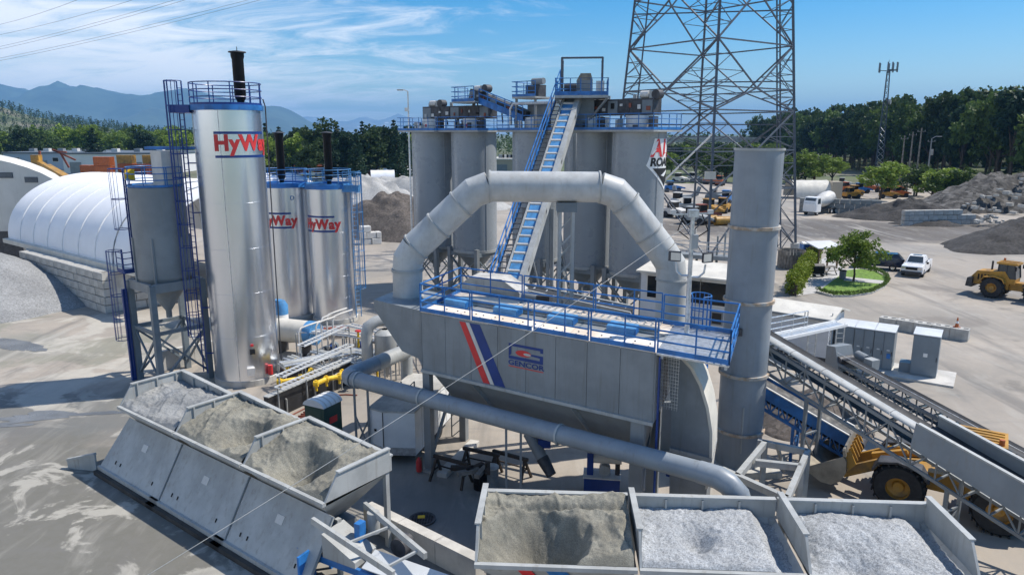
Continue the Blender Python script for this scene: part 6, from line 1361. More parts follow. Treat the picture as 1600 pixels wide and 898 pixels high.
# concrete mixer truck
q = gp(1290, 336); t = thing('mixer_truck', 'white concrete mixer truck before the far block wall', 'truck', (q.x, q.y + 2, 0), R(218)); MB().bb(-4.2, 3.2, -.5, .5, .8, 1.1).build('chassis', 'dark_gear', t); loft([(4.1, 1.1, 1.05, .7, 1.9), (4.0, 1.18, 1.1, .6, 2.3), (3.6, 1.2, 1.12, .6, 3.1), (2.3, 1.2, 1.14, .6, 3.15), (2.2, 1.15, 1.1, .7, 3.0)], 'cab', 'white', t)
MB().prism([(4.02, -1.0, 2.1), (4.02, 1.0, 2.1), (3.68, .95, 2.95), (3.68, -.95, 2.95)], (.03, 0, .02)).build('windscreen', 'glass_car', t); m = MB().lathe([(0, -2.6), (.55, -2.55), (1.15, -1.4), (1.28, 0), (1.15, 1.3), (.7, 2.3), (.5, 2.5), (0, 2.5)], n=28)
m.v = [(-1.0 - z_ * .97, y_, 2.6 + x_ * .97 + z_ * .2) for x_, y_, z_ in m.v]; m.build('drum', 'white_dirty', t); MB().prism([(-3.6, -.5, 3.1), (-4.4, -.5, 2.2), (-4.4, -.5, 1.6), (-4.1, -.5, 1.6), (-3.4, -.5, 2.8)], (0, 1, 0)).build('chute', 'steel_light', t); wheelset(t, (3.2, -1.6, -2.9), 1.0, .5, .34, 'white_dirty')
for s in (-1, 1): MB().prism([(3.5, s * 1.2, 2.0), (2.5, s * 1.2, 2.0), (2.5, s * 1.15, 2.9), (3.3, s * 1.15, 2.9)], (0, s * .015, 0)).build('side_window', 'glass_car', t)

# ================================================================== machinery behind the roof deck, and more pipework
tc_ = thing('transfer_conveyor', 'pale low conveyor lying behind the filter house roof deck', 'conveyor', (0, 0, 0)); a, b = up(800, 452, 38), up(985, 492, 34.5)
for off in (V((0, 0, 0)), V((.3, .9, .1))): MB().beam(a + off, b + off, .12, .3).build('frame_channel', 'steel_light', tc_)
MB().beam(a + V((.15, .45, .12)), b + V((.15, .45, .12)), .8, .05).build('belt', 'belt', tc_)
for f in (.05, .45, .9):
    q = a.lerp(b, f); MB().beam((q.x, q.y, 0), q, .16).build('leg', 'steel_grey', tc_); MB().beam((q.x + .3, q.y + .9, 0), q + V((.3, .9, 0)), .16).build('leg', 'steel_grey', tc_)
for k in range(9): q = a.lerp(b, (k + .5) / 9); MB().cyl(q + V((0, 0, .02)), q + V((.3, .9, .12)), .07, n=8).build('idler', 'galv', tc_)
q = up(745, 452, 37.5); dm_ = thing('drag_tail', 'grey drive box and rusty guards at the foot of the inclined conveyor', 'drive', (q.x, q.y, 0), R(-20))
MB().bb(-1.0, 2.6, -.5, .9, 3.0, q.z + .1).build('housing', 'steel_light', dm_); MB().prism([(-1.0, -.5, q.z + .1), (2.6, -.5, q.z + .1), (1.6, -.5, q.z + .75), (-.2, -.5, q.z + .75)], (0, 1.4, 0)).build('hood', 'concrete', dm_)
for x in (-.4, 1.2, 2.9): MB().cyl((x, -.8, q.z - .4), (x, -.5, q.z - .4), .38, n=16).build('guard', 'dark_gear', dm_)
MB().cyl((2.8, -.6, q.z), (3.6, -.6, q.z - .1), .26, n=14).build('motor', 'steel_grey', dm_); MB().bb(3.6, 4.3, -.8, -.2, q.z - .6, q.z + .1).build('gearbox', 'dark_gear', dm_)
for x in (-.8, 2.4):
    for y in (-.4, .8): MB().beam((x, y, 0), (x, y, 3.0), .2).build('leg', 'steel_grey', dm_)
for k, (px0, py0, px1, py1, z_) in enumerate(((505, 566, 508, 520, 2.6), (514, 563, 516, 518, 2.7), (523, 560, 525, 516, 2.5), (497, 570, 499, 526, 2.4), (470, 574, 473, 540, 2.2))):
    q = gp(px0, py0); t = thing('vertical_pipe', 'slim pale upright pipe bent over at the top among the asphalt pipework', 'pipe', (q.x, q.y, 0), 0, 'upright pipes in the pipework'); MB().tube([(0, 0, 0), (0, 0, z_), (.1, .15, z_ + .25), (.4, .6, z_ + .3), (.9, 1.6, z_ + .3)], .055, 8).build('pipe', 'white_dirty', t, angle=60); MB().cyl((0, 0, .8), (0, 0, .95), .11, n=10).build('flange', 'galv', t)
rack('bank of pale pipes along the inside of the black wall', [gp(436, 618, .9), gp(560, 566, .9)], .9, 4, .2, .06, 'white_dirty')
rack('bank of pale pipes reaching from the heater to the knockout vessel', [gp(490, 548, 1.2), gp(556, 566, 1.2), gp(598, 556, 1.2)], 1.2, 3, .22, .08, 'steel_light')
hs = thing('red_hose', 'thin red hose lying along the ground by the black wall', 'hose', (0, 0, 0)); MB().tube([gp(448, 652, .04), gp(480, 636, .04), (gp(510, 618, .04)), gp(540, 616, .04), gp(558, 617, .04)], .035, 6).build('hose', 'rust_red', hs)
q = gp(602, 655); cr_ = thing('pallet_scrap', 'small rusty scrap bundle on the ground beside the white trailer', 'scrap', (q.x - 4.0, q.y + .2, 0))
for k in range(4): MB().beam((-.5 + .1 * k, -.2 + .15 * k, .06 + .05 * k), (.6 - .05 * k, .2 - .1 * k, .06 + .05 * k), .08).build('bar', 'rust_red', cr_)
# ================================================================== lattice tower carrying the power line
tw = thing('transmission_tower', 'huge grey steel lattice power tower behind the silos', 'tower', (23.7, 90, 0)); TB = [V((11.5, -2, 0)), V((2, 11.5, 0)), V((-11.5, 2, 0)), V((-2, -11.5, 0))]; HT = 62.0; 
def tp(i, z, k=0.0, j=0):   # leg i axis at height z; k, j pick a chord of the small leg lattice
    f = 1 - 0.085 * z / 11.7 * 1.05 if z < 60 else .5; b = TB[i % 4] * f; inw = -b.normalized(); sd__ = V((-inw.y, inw.x, 0)); w = 2.3 * (1 - z / 160)
    if j == 1: b = b + (inw * .86 + sd__ * .5) * w
    if j == 2: b = b + (inw * .86 - sd__ * .5) * w
    return b + V((0, 0, z))
LV = [0, 7.5, 12, 16.5, 19, 24, 29.5, 36, 46, 58]
for i in range(4):
    for j in (range(3) if i in (0, 2) else range(1)): MB().beam(tp(i, 0, 0, j), tp(i, 58, 0, j), .24 if j == 0 else .15).build('chord', 'tower_steel', tw)
    zs = [2.6 * k for k in range(17)] if i in (0, 2) else []
    for k, (a, b) in enumerate(zip(zs, zs[1:])):
        for j0, j1 in ((0, 1), (0, 2)):
            MB().beam(tp(i, a, 0, j0 if k % 2 else j1), tp(i, b, 0, j1 if k % 2 else j0), .07).build('lacing', 'tower_steel', tw)
        MB().beam(tp(i, b, 0, 1), tp(i, b, 0, 2), .08).build('lacing', 'tower_steel', tw)
    MB().cyl(tp(i, -.3) , tp(i, .7), .6, n=14).build('footing', 'concrete', tw)
for i in range(4):
    for k, (a, b) in enumerate(zip(LV[1:], LV[2:])):
        A0, B0 = tp(i, a), tp(i + 1, a); A1, B1 = tp(i, b), tp(i + 1, b); mid = (A1 + B1) / 2; lowm = (A0 + B0) / 2
        MB().beam(A0, B0, .15).build('horizontal', 'tower_steel', tw)
        if k % 2 == 0:
            MB().beam(A0, mid, .15).build('diagonal', 'tower_steel', tw); MB().beam(B0, mid, .15).build('diagonal', 'tower_steel', tw)
            for f in (.33, .66):
                MB().beam(A0.lerp(mid, f), A0.lerp(A1, f), .075).build('redundant', 'tower_steel', tw); MB().beam(B0.lerp(mid, f), B0.lerp(B1, f), .075).build('redundant', 'tower_steel', tw); MB().beam(A0.lerp(mid, f), A0.lerp(A1, f + .3), .07).build('redundant', 'tower_steel', tw); MB().beam(B0.lerp(mid, f), B0.lerp(B1, f + .3), .07).build('redundant', 'tower_steel', tw)
        else:
            MB().beam(lowm, A1, .15).build('diagonal', 'tower_steel', tw); MB().beam(lowm, B1, .15).build('diagonal', 'tower_steel', tw)
            for f in (.35, .68):
                MB().beam(lowm.lerp(A1, f), A0.lerp(A1, f), .075).build('redundant', 'tower_steel', tw); MB().beam(lowm.lerp(B1, f), B0.lerp(B1, f), .075).build('redundant', 'tower_steel', tw); MB().beam(lowm.lerp(A1, f), A0.lerp(A1, f - .3), .07).build('redundant', 'tower_steel', tw); MB().beam(lowm.lerp(B1, f), B0.lerp(B1, f - .3), .07).build('redundant', 'tower_steel', tw)
    a = tp(i, 7.5); b = tp(i + 1, 7.5); A0, B0 = tp(i, .3), tp(i + 1, .3); m_ = (a + b) / 2
    MB().beam(a, b, .17).build('horizontal', 'tower_steel', tw); MB().beam(A0, m_, .14).build('diagonal', 'tower_steel', tw); MB().beam(B0, m_, .14).build('diagonal', 'tower_steel', tw)
for z in (15, 20, 28): MB().beam(tp(0, z), tp(2, z), .14).build('plan_brace', 'tower_steel', tw); MB().beam(tp(1, z), tp(3, z), .14).build('plan_brace', 'tower_steel', tw)
MB().beam(tp(2, 1), tp(3, 14), .16).build('sunlit_member', 'white', tw)  # lattice member painted white for the sunlight on it
MB().box(tp(3, 9.5) + V((-.3, -.6, 0)), (1.2, .2, .8)).build('notice_board', 'cream', tw); MB().box(tp(2, 17) + V((1.5, -1, 0)), (1.0, .4, .6)).build('notice_board', 'cream', tw)

# ================================================================== phone mast and poles
mt_ = thing('phone_mast', 'slender lattice phone mast with antennas rising over the wood', 'mast', (124, 246, 0)); wv = lambda z: 1.55 * (1 - z / 52); pts = lambda z: [V((wv(z) * math.cos(R(90 + 120 * k)), wv(z) * math.sin(R(90 + 120 * k)), z)) for k in range(3)]
for k in range(3): MB().beam(pts(0)[k], pts(34)[k], .24).build('chord', 'tower_steel', mt_)
for j in range(17):
    a, b = pts(2 * j), pts(2 * j + 2)
    for k in range(3): MB().beam(a[k], b[(k + 1) % 3], .12).build('lacing', 'galv' if j < 8 else 'tower_steel', mt_); MB().beam(b[k], b[(k + 1) % 3], .10).build('lacing', 'tower_steel', mt_)
for k in range(3):
    a = R(30 + 120 * k); c = V((2.6 * math.cos(a), 2.6 * math.sin(a), 34.2)); s_ = V((-math.sin(a), math.cos(a), 0)); MB().beam(V((0, 0, 34)), c, .22).build('arm', 'tower_steel', mt_); MB().beam(c - s_ * 1.6, c + s_ * 1.6, .2).build('arm', 'tower_steel', mt_)
    for f in (-1.5, 0, 1.5): MB().beam(c + s_ * f + V((0, 0, -.6)), c + s_ * f + V((0, 0, 2.4)), .42, .2).build('antenna', 'steel_grey', mt_)
MB().cyl((.9, -.9, 24), (1.3, -1.3, 24), .8, n=16).build('dish', 'steel_grey', mt_); MB().cyl((0, 0, 34), (0, 0, 37.5), .06, n=6).build('rod', 'tower_steel', mt_)
for k, (px, py, ty) in enumerate(((1404, 300, 212), (1416, 302, 206), (1428, 306, 200), (1446, 300, 216))):
    p = gp(px, py); h = up(px + 8, ty, p.y).z; t = thing('utility_pole', ['thin wooden utility pole at the wood edge, tallest but one', 'wooden utility pole between two others at the wood edge', 'tallest wooden utility pole before the wood', 'grey utility pole with a transformer and lamp before the wood'][k], 'pole', (p.x, p.y, 0)); MB().cyl((0, 0, 0), (0, 0, h), .22, .13, n=10).build('shaft', 'wood_grey' if k < 3 else 'steel_grey', t); MB().beam((-.9, 0, h - .8), (.9, 0, h - .8), .14).build('cross_arm', 'wood_grey', t)
    for x in (-.8, 0, .8): MB().cyl((x, 0, h - .72), (x, 0, h - .45), .06, n=8).build('insulator', 'steel_light', t)
    if k == 3: MB().cyl((.35, 0, h - 4), (.35, 0, h - 2.6), .35, n=14).build('transformer', 'steel_light', t); MB().tube([(0, 0, h - .1), (.8, -.2, h + .4), (1.5, -.3, h + .4)], .06, 6).build('lamp_arm', 'galv', t); MB().box((1.7, -.35, h + .4), (.8, .3, .16)).build('lamp', 'white_dirty', t)
p = gp(1474, 305); t = thing('utility_pole', 'short pole with a slanted arm in front of the rubble heap', 'pole', (p.x, p.y, 0)); MB().cyl((0, 0, 0), (0, 0, 5.2), .3, .24, n=10).build('shaft', 'concrete', t); MB().beam((0, 0, 5), (-1.6, 0, 5.7), .12).build('cross_arm', 'wood_grey', t)
p = V((-11.8, 84, 0)); t = thing('yard_lamp', 'tall slim yard lamp rising beside the end silo', 'lamp post', p); zt_ = up(650, 143, 84).z; MB().cyl((0, 0, 0), (0, 0, zt_), .13, .08, n=10).build('pole', 'galv', t); MB().tube([(0, 0, zt_), (-.4, 0, zt_ + .15), (-.7, 0, zt_ + .15)], .05, 6).build('arm', 'galv', t); MB().box((-.85, 0, zt_ + .15), (.7, .3, .14)).build('lamp_head', 'steel_light', t); MB().box((-.2, 0, zt_ - 2.0), (.4, .3, .4)).build('camera', 'white_dirty', t)

# ================================================================== overhead wires
def wire(label, a, b, sag, r, n=28, m='dark_gear', double=0.0):
    pts = []
    for k in range(n + 1):
        f = k / n; q = a.lerp(b, f); pts.append(q + V((0, 0, -sag * 4 * f * (1 - f))))
    t = thing('overhead_wire', label, 'wire', a); MB().tube([q - a for q in pts], r, 5).build('conductor', m, t)
    if double: MB().tube([q - a + V((0, 0, double)) for q in pts], r, 5).build('conductor', m, t)
    return t
T0 = V((19, 92, 60))
for k, (px0, y0, px1, y1) in enumerate(((-60, 95, 330, -8), (-60, 78, 235, -12), (-60, 54, 160, -14), (-60, 38, 75, -12))):
    a, b = up(px0, y0, 150), up(px1, y1, 118); d_ = b - a; wire(['lowest overhead power conductor pair crossing the cloudy sky', 'overhead power conductor pair just above the lowest', 'overhead power conductor third from the lowest', 'topmost overhead power conductor'][k], a - d_ * .4, b + d_ * 1.2, 2.6, .022, double=.45 if k < 2 else 0)
a, b = up(215, 898, 14.5), up(1068, 345, 24.9); mid_ = a.lerp(b, .5)
wire('thin white cable slung from the deck mast down over the feed bins', a - (b - a) * .15, V((mw.x, mw.y, 11.0)), .25, .009, 40, 'steel_light')

# ================================================================== white fabric shelters on block walls
zw = 3.25; Wn = gp(166, 490); 
Da = gp(168, 416, zw); Db = gp(-30, 366, zw); ax = (Db - Da); ax.z = 0; Ld = ax.length; ax.normalize(); bk = V((-ax.y, ax.x, 0)) * (-1 if (-ax.y, ax.x)[1] < 0 else 1)
if bk.y < 0: bk = -bk
span, rise = 17.0, 6.6
dm = thing('fabric_shelter', 'large white ribbed fabric arch shelter on concrete block walls', 'shelter', (Da.x, Da.y, 0), math.atan2(ax.y, ax.x)); sgn = 1 if V((-math.sin(dm.rotation_euler.z), math.cos(dm.rotation_euler.z), 0)).dot(bk) > 0 else -1
nb = 9; bay = 3.4
for k in range(nb):
    x0 = -8.0 + bay * k; x1 = x0 + bay
    def fn(u, v, x0=x0, x1=x1):
        t = math.pi * v; sagf = 1 - .022 * math.sin(math.pi * u); y = span / 2 * (1 - math.cos(t)); z = zw + rise * math.sin(t) ** .85 * sagf; return (x0 + (x1 - x0) * u, sgn * (y + .01), z)
    grid(fn, 6, 30).build('fabric_bay', 'fabric', dm, angle=60)
    MB().tube([(x0, sgn * span / 2 * (1 - math.cos(math.pi * j / 24)), zw + .02 + rise * math.sin(math.pi * j / 24) ** .85) for j in range(25)], .07, 6).build('rib', 'steel_grey' if k in (1, 2) else 'white', dm)
MB().bb(-8, -8 + nb * bay, -.5 if sgn > 0 else -.1, .1 if sgn > 0 else .5, zw - .05, zw + .35).build('base_rail', 'cream', dm)
# front block wall: courses of big blocks with staggered joints
def block_wall(name, label, A, B, courses, bl, bhgt, thick, m, jit=.04, cap=None, trim=None):
    A = V(A); B = V(B); L = (B - A).length; t = thing(name, label, 'wall', A, math.atan2((B - A).y, (B - A).x)); n = int(L / bl); bl = L / n; me = {}
    for r in range(courses):
        for k in range(n + (r % 2)):
            x0 = bl * k - (bl / 2 if r % 2 else 0); x1 = x0 + bl; x0 = max(0, x0); x1 = min(L, x1)
            if trim and trim(r, (x0 + x1) / 2 / L): continue
            key = round(x1 - x0, 2)
            if key not in me:
                e_ = .035; mb = MB(); w, h = key - .06, bhgt - .05; vs = []
                for (yy, ins) in ((0, e_), (e_, 0), (thick, 0)): vs += [(ins + .015, yy, ins), (w - ins + .015, yy, ins), (w - ins + .015, yy, h - ins), (ins + .015, yy, h - ins)]
                mb.add(vs, [(0, 1, 2, 3)] + [(i + a, i + b, i + b + 4, i + a + 4)[::-1] for i in (0, 4) for a, b in ((0, 1), (1, 2), (2, 3), (3, 0))] + [(8, 11, 10, 9)]); me[key] = (mb.mesh('concrete_block'), mb); me[key][0].materials.append(MATS[m])
            link('concrete_block', me[key][0], None, t, (x0, random.uniform(-jit, jit), r * bhgt))
    return t
Wa = Wn + V((0, 0, 0)); Wb = Wn + ax * 17.5
block_wall('block_wall', 'tall retaining wall of stacked pale concrete blocks under the white shelter', Wb, Wa, 5, 1.5, .66, .75, 'concrete')
cr = V((math.cos(R(35)), math.sin(R(35)), 0)); block_wall('block_wall', 'short sunlit return of the stacked block wall beside the filler silo', Wa + V((.05, .1, 0)), Wa + V((4.2, 4.6, 0)), 5, 1.5, .66, .75, 'concrete_pale')
tp_ = thing('wall_top_fill', 'pale gravel strip between the block wall top and the white shelter', 'gravel', Wa, math.atan2(-ax.y, -ax.x)); e1 = Da - Wa
MB().prism([Wb - Wa + bk * .75, bk * .75 - ax * 0, Da - Wa - ax * 2 + bk * .3, Db - Wa + bk * .3], (0, 0, 0.001)).v
q_ = [Wb + bk * .7, Wa + bk * .7, V((Da.x, Da.y, 0)) + ax * -3 + bk * .4, V((Da.x, Da.y, 0)) + ax * 20 + bk * .4]; bpy.data.objects.remove(tp_)
tag(MB().prism([(q.x, q.y, 0) for q in q_], (0, 0, zw - .06)).build('wall_fill', 'concrete_pale'), 'pale rubble strip between the block wall and the white shelter', 'rubble')
for k in range(3):
    q = Wa + ax * (7 + 2.2 * k) + bk * (2.2); tag(MB().box((0, 0, .06), (1.7, .8, .1), .3 * k).build('tarpaulin', 'blue_light' if k < 2 else 'steel_light', None, (q.x, q.y, zw - .02)), ['flat blue sheet lying on top of the block wall', 'flat blue sheet folded beside another on the block wall', 'pale board lying on top of the block wall'][k], 'sheet')
# second shelter seen end-on
gA, gB = gp(-303, 372, 2.0), gp(145, 372, 2.0); c_ = (gA + gB) / 2; wd = (gB - gA).length; rz_ = math.atan2((gB - gA).y, (gB - gA).x)
d2 = thing('fabric_shelter', 'older off-white fabric shelter showing its gable end with small dark vents', 'shelter', (gA.x, gA.y, 0), rz_); hh = up(-79, 243, c_.y).z
gpoly = [(0, 0, 0), (0, 0, 2.5)] + [(wd * (1 - math.cos(a)) / 2, 0, 2.5 + (hh - 2.3) * math.sin(a) ** .8) for a in [math.pi * j / 24 for j in range(1, 24)]] + [(wd, 0, 2.5), (wd, 0, 0)]
MB().prism(gpoly, (0, .3, 0)).build('gable', 'fabric_old', d2)
grid(lambda u, v: (wd * (1 - math.cos(math.pi * v)) / 2 - 9.0 * u, .3 + 14 * u, 2.5 + (hh - 2.3) * max(0, math.sin(math.pi * v)) ** .8), 12, 24).build('fabric_roof', 'fabric_old', d2, angle=60)
for px, py in ((10, 274), (49, 281)):
    q = up(px, py, c_.y); lx_ = (q - gA).dot((gB - gA).normalized()); v_ = MB().bb(lx_ - .75, lx_ + .75, -.06, -.01, q.z - .32, q.z + .32).build('vent', 'dark_gear', d2)
    for k in range(4): MB().bb(lx_ - .72, lx_ + .72, -.09, -.06, q.z - .28 + .15 * k, q.z - .2 + .15 * k).build('louvre', 'steel_dark', v_)
MB().beam((wd * .53, -.05, 0), (wd * .53, -.05, hh - .5), .12).build('gable_post', 'fabric', d2)
tag(MB().bb(-1.9, 1.9, -.12, .12, 0, 3.2).build('loading_panel', 'dark_gear', None, gp(20, 405)), 'dark flat panel leaning at the end of the white shelter', 'panel'); bpy.data.objects[-1] if False else None

# ================================================================== stockpiles
def pile(name, label, c, rx, ry, h, rz, m, seed, rough=.08, flat=0.0, n=56, cat='stockpile'):
    def fn(u, v):
        t = 2 * math.pi * u; k = 1 + .16 * fbm(math.cos(t) * 1.3 + seed, math.sin(t) * 1.3 - seed, 1.0); r = v; x = rx * k * r * math.cos(t); y = ry * k * r * math.sin(t)
        z = h * (1 - r) if flat == 0 else h * min(1, (1 - r) / (1 - flat)); z += h * rough * fbm(x + seed * 7, y, .55, 5) * (1 - r * r) * 1.6 + .12 * fbm(x, y + seed, 1.8, 3) * (1 - r)
        if v > .995: z = -.1
        return (x, y, z)
    o = grid(fn, n, 26).build(name, m, None, c, angle=180); o.rotation_euler = (0, 0, rz); return tag(o, label, cat)
pile('gravel_pile', 'big smooth grey gravel pile beside the block wall', (-50.5, 60.5, 0), 15.5, 12, 6.2, R(-20), 'pile_grey', 1.1, .02)
pile('gravel_pile', 'pale grey gravel pile behind the short silver tanks', (-25, 119, 0), 16, 11, 6.6, R(-12), 'pile_pale', 2.2, .10, .25)
pile('gravel_pile', 'pale heap with a flattened top beyond the brown pile', (-19, 140, 0), 20, 9, 5.5, R(-8), 'pile_pale', 5.2, .10, .35)
pile('soil_pile', 'dark brown soil pile between the short silver tanks and the silos', (-16.5, 101, 0), 13, 7.5, 5.4, R(-14), 'pile_brown', 3.3, .10, .2)
pile('millings_pile', 'dark asphalt millings pile against the far block wall', (67, 121, 0), 12.5, 7, 3.3, R(-10), 'pile_dark', 4.1, .14)
pile('millings_pile', 'low dark heap in front of the larger millings pile', (65, 112, 0), 5.5, 3.0, 1.3, R(-10), 'pile_dark', 4.9, .15)
pile('rubble_pile', 'broad heap of broken concrete rubble before the wood', (98, 138, 0), 27, 10, 6.0, R(14), 'rubble', 6.6, .12, .35)
pile('millings_pile', 'dark stockpile with a haul ramp at the yard edge', (69, 92, 0), 17, 7, 3.4, R(20), 'pile_dark', 7.7, .10, .25)
pile('gravel_pile', 'brown gravel heap under the blue conveyor', (14.6, 33.2, 0), 3.0, 2.6, 1.9, 0, 'pile_brown', 8.8, .05)
rb = []
for k in range(150):
    t = random.uniform(0, 6.28); r_q = random.random() ** .5; x, y = 98 + 22 * r_q * math.cos(t) * .97, 134 + 8.5 * r_q * math.sin(t) + 4 * math.cos(t) * r_q; rb.append((x, y, max(.2, 5.8 * min(1, (1 - r_q) / .7)), random.uniform(.3, 1.1)))
for k in range(45): t = random.uniform(0, 6.28); r_q = random.random(); rb.append((73.5 + 3.2 * r_q * math.cos(t), 110 + 1.8 * r_q * math.sin(t), .3 + 1.4 * (1 - r_q), random.uniform(.3, .7)))
mb = MB()
for x, y, z, s in rb: mb.box((x, y, z), (s, s * random.uniform(.5, 1), s * random.uniform(.25, .6)), random.uniform(0, 3))
tag(mb.build('rubble_blocks', 'concrete'), 'loose broken concrete lumps strewn over the rubble heap', 'rubble', kind='stuff')
block_wall('block_wall', 'far retaining wall of pale blocks behind the mixer truck', gp(1248, 331), gp(1376, 336), 3, 1.5, .85, .8, 'concrete_dark', .05)
block_wall('block_wall', 'long low block wall in front of the rubble heap', gp(1412, 353), gp(1546, 350), 3, 1.5, .8, .8, 'concrete', .05, trim=lambda r, f: f > .93 - .12 * r)
block_wall('block_wall', 'small stack of white blocks near the brown soil pile', gp(566, 383), gp(597, 381), 3, 1.2, .8, 1.2, 'white_dirty', .08, trim=lambda r, f: r == 2 and f > .5)
block_wall('block_wall', 'broken row of grey blocks holding back the pale gravel', gp(560, 314), gp(602, 316), 3, 1.5, .8, .8, 'concrete', .08, trim=lambda r, f: r > 1 and f > .6)

# ================================================================== far buildings, containers and plant
def shed(name, label, px0, px1, py_base, py_top, depth, m, roof, rz=0.0, windows=0, doors=0):
    a, b = gp(px0, py_base), gp(px1, py_base); w = (b - a).length; h = up((px0 + px1) / 2, py_top, a.y).z; t = thing(name, label, 'building', a, rz)
    MB().bb(0, w, 0, depth, 0, h).build('walls', m, t); MB().bb(-.3, w + .3, -.3, depth + .3, h, h + .5).build('roof', roof, t)
    for k in range(windows): x = w * (k + .7) / (windows + .4); w_ = MB().bb(x - 1.2, x + 1.2, -.1, 0, h * .5, h * .78).build('window', 'white_dirty', t); MB().bb(x - 1.05, x + 1.05, -.14, -.1, h * .53, h * .75).build('pane', 'glass_dark', w_)
    for k in range(doors): x = w * (k + .4) / (doors + .4); MB().bb(x - 2, x + 2, -.1, 0, 0, h * .6).build('loading_door', 'steel_grey', t)
    for k in range(4): MB().bb(w * (k + .4) / 4.4, w * (k + .4) / 4.4 + 2.2, depth * .3, depth * .3 + 2, h + .5, h + 1.7).build('roof_unit', 'white_dirty' if k % 2 else 'steel_grey', t)
    return t
shed('warehouse', 'long grey-blue warehouse with dark openings below the hillside', 8, 110, 266, 240, 40, 'warehouse_blue', 'slate_roof', 0, 3, 2)
shed('warehouse', 'long white warehouse with a flat roof behind the container stacks', 101, 262, 272, 241, 35, 'warehouse', 'slate_roof', 0, 0, 3)
shed('warehouse', 'dark slate-roofed building behind the white hoop tents', 562, 700, 262, 243, 26, 'slate_roof', 'slate_roof', 0, 0, 0)
shed('warehouse', 'low beige warehouse seen between the silos', 776, 804, 268, 250, 20, 'beige', 'cream', 0, 0, 1)
shed('warehouse', 'low dark warehouse behind the lattice tower', 1060, 1165, 252, 237, 25, 'steel_dark', 'steel_grey', 0, 4, 0)
shed('warehouse', 'far white house roof half hidden by trees on the hillside', 85, 155, 238, 227, 25, 'cream', 'beige', 0, 2, 0)
q = up(1100, 214, 420); br = thing('overpass', 'long grey road overpass on piers across the far distance', 'bridge', (q.x - 60, 420, 0)); MB().bb(-40, 190, 0, 10, q.z - 3.0, q.z - 1.2).build('deck', 'concrete', br); MB().bb(-40, 190, -.3, 0, q.z - 1.2, q.z - .2).build('parapet', 'concrete_pale', br)
for k in range(8): MB().bb(-30 + 28 * k, -27 + 28 * k, 3, 7, 0, q.z - 3.0).build('pier', 'concrete', br)
cont = MB().bb(0, 6.1, 0, 2.4, 0, 2.5)
def container(label, loc, rz, m, L=6.1, group=None, h=2.5):
    t = thing('steel_container', label, 'container', loc, rz, group); MB().bb(0, L, 0, 2.4, .1, h).build('box', m, t)
    for k in range(int(L / .8)): MB().bb(.3 + .8 * k, .6 + .8 * k, -.05, 0, .2, h - .1).build('rib', m, t)
    for x in (0, L - .12): MB().bb(x, x + .12, -.07, 2.47, .1, h + .03).build('corner_frame', m, t)
k = 0
colr = {'orange': 'orange', 'rust_red': 'rust-red', 'yellow': 'yellow', 'white_dirty': 'off-white', 'blue': 'blue', 'steel_dark': 'dark grey'}
for px, py, nst in ((128, 286, 2), (150, 288, 3), (172, 286, 1), (186, 282, 3), (206, 284, 2), (226, 282, 3), (246, 280, 2)):
    for s in range(nst):
        m = random.choice(['orange', 'orange', 'rust_red', 'yellow', 'rust_red']); q = gp(px, py); container('%s steel box in the stacked rows before the white warehouse' % colr[m], (q.x, q.y, s * 2.5), random.uniform(-.06, .06), m, 4.6, 'stacked steel boxes')
for px, py, m, z in ((478, 268, 'rust_red', 0), (490, 270, 'orange', 0), (478, 268, 'rust_red', 2.6), (560, 276, 'steel_dark', 0), (574, 282, 'rust_red', 0), (590, 286, 'orange', 0), (430, 272, 'white_dirty', 0), (520, 274, 'blue', 0), (505, 272, 'white_dirty', 0), (455, 270, 'orange', 0), (545, 276, 'orange', 0), (535, 280, 'white_dirty', 0)):
    q = gp(px, py); container('%s steel container in the storage yard behind the short silver tanks' % colr[m], (q.x, q.y, z), random.uniform(-.2, .2), m, 6.1, 'containers in the storage yard')
for k in range(3):
    q = gp(580 + 20 * k, 288 - 4 * k); t = thing('hoop_tent', 'small white hoop tent in the storage yard', 'tent', (q.x, q.y, 0), .2, 'white hoop tents')
    for j in range(3): grid(lambda u, v, j=j: (2.2 * (j + u), 2.6 * (1 - math.cos(math.pi * v)), 1.2 + 2.6 * math.sin(math.pi * v) - .06 * math.sin(math.pi * u)), 3, 14).build('fabric_bay', 'fabric', t, angle=60)
    MB().bb(0, 6.6, -.05, .05, 0, 1.25).build('side_curtain', 'fabric', t)
for k in range(2):
    q = gp(412 + 40 * k, 288); t = thing('sheeted_heap', 'white sheeted heap behind the tank railings', 'cover', (q.x, q.y, 0), 0, 'white sheeted heaps'); grid(lambda u, v: (14 * (u - .5), 9 * (v - .5), 3.2 * max(0, 1 - (2 * u - 1) ** 2) * max(0, 1 - (2 * v - 1) ** 2) + .15 * fbm(u * 9, v * 9 + k, 1)), 18, 14).build('sheet', 'fabric', t, angle=180)
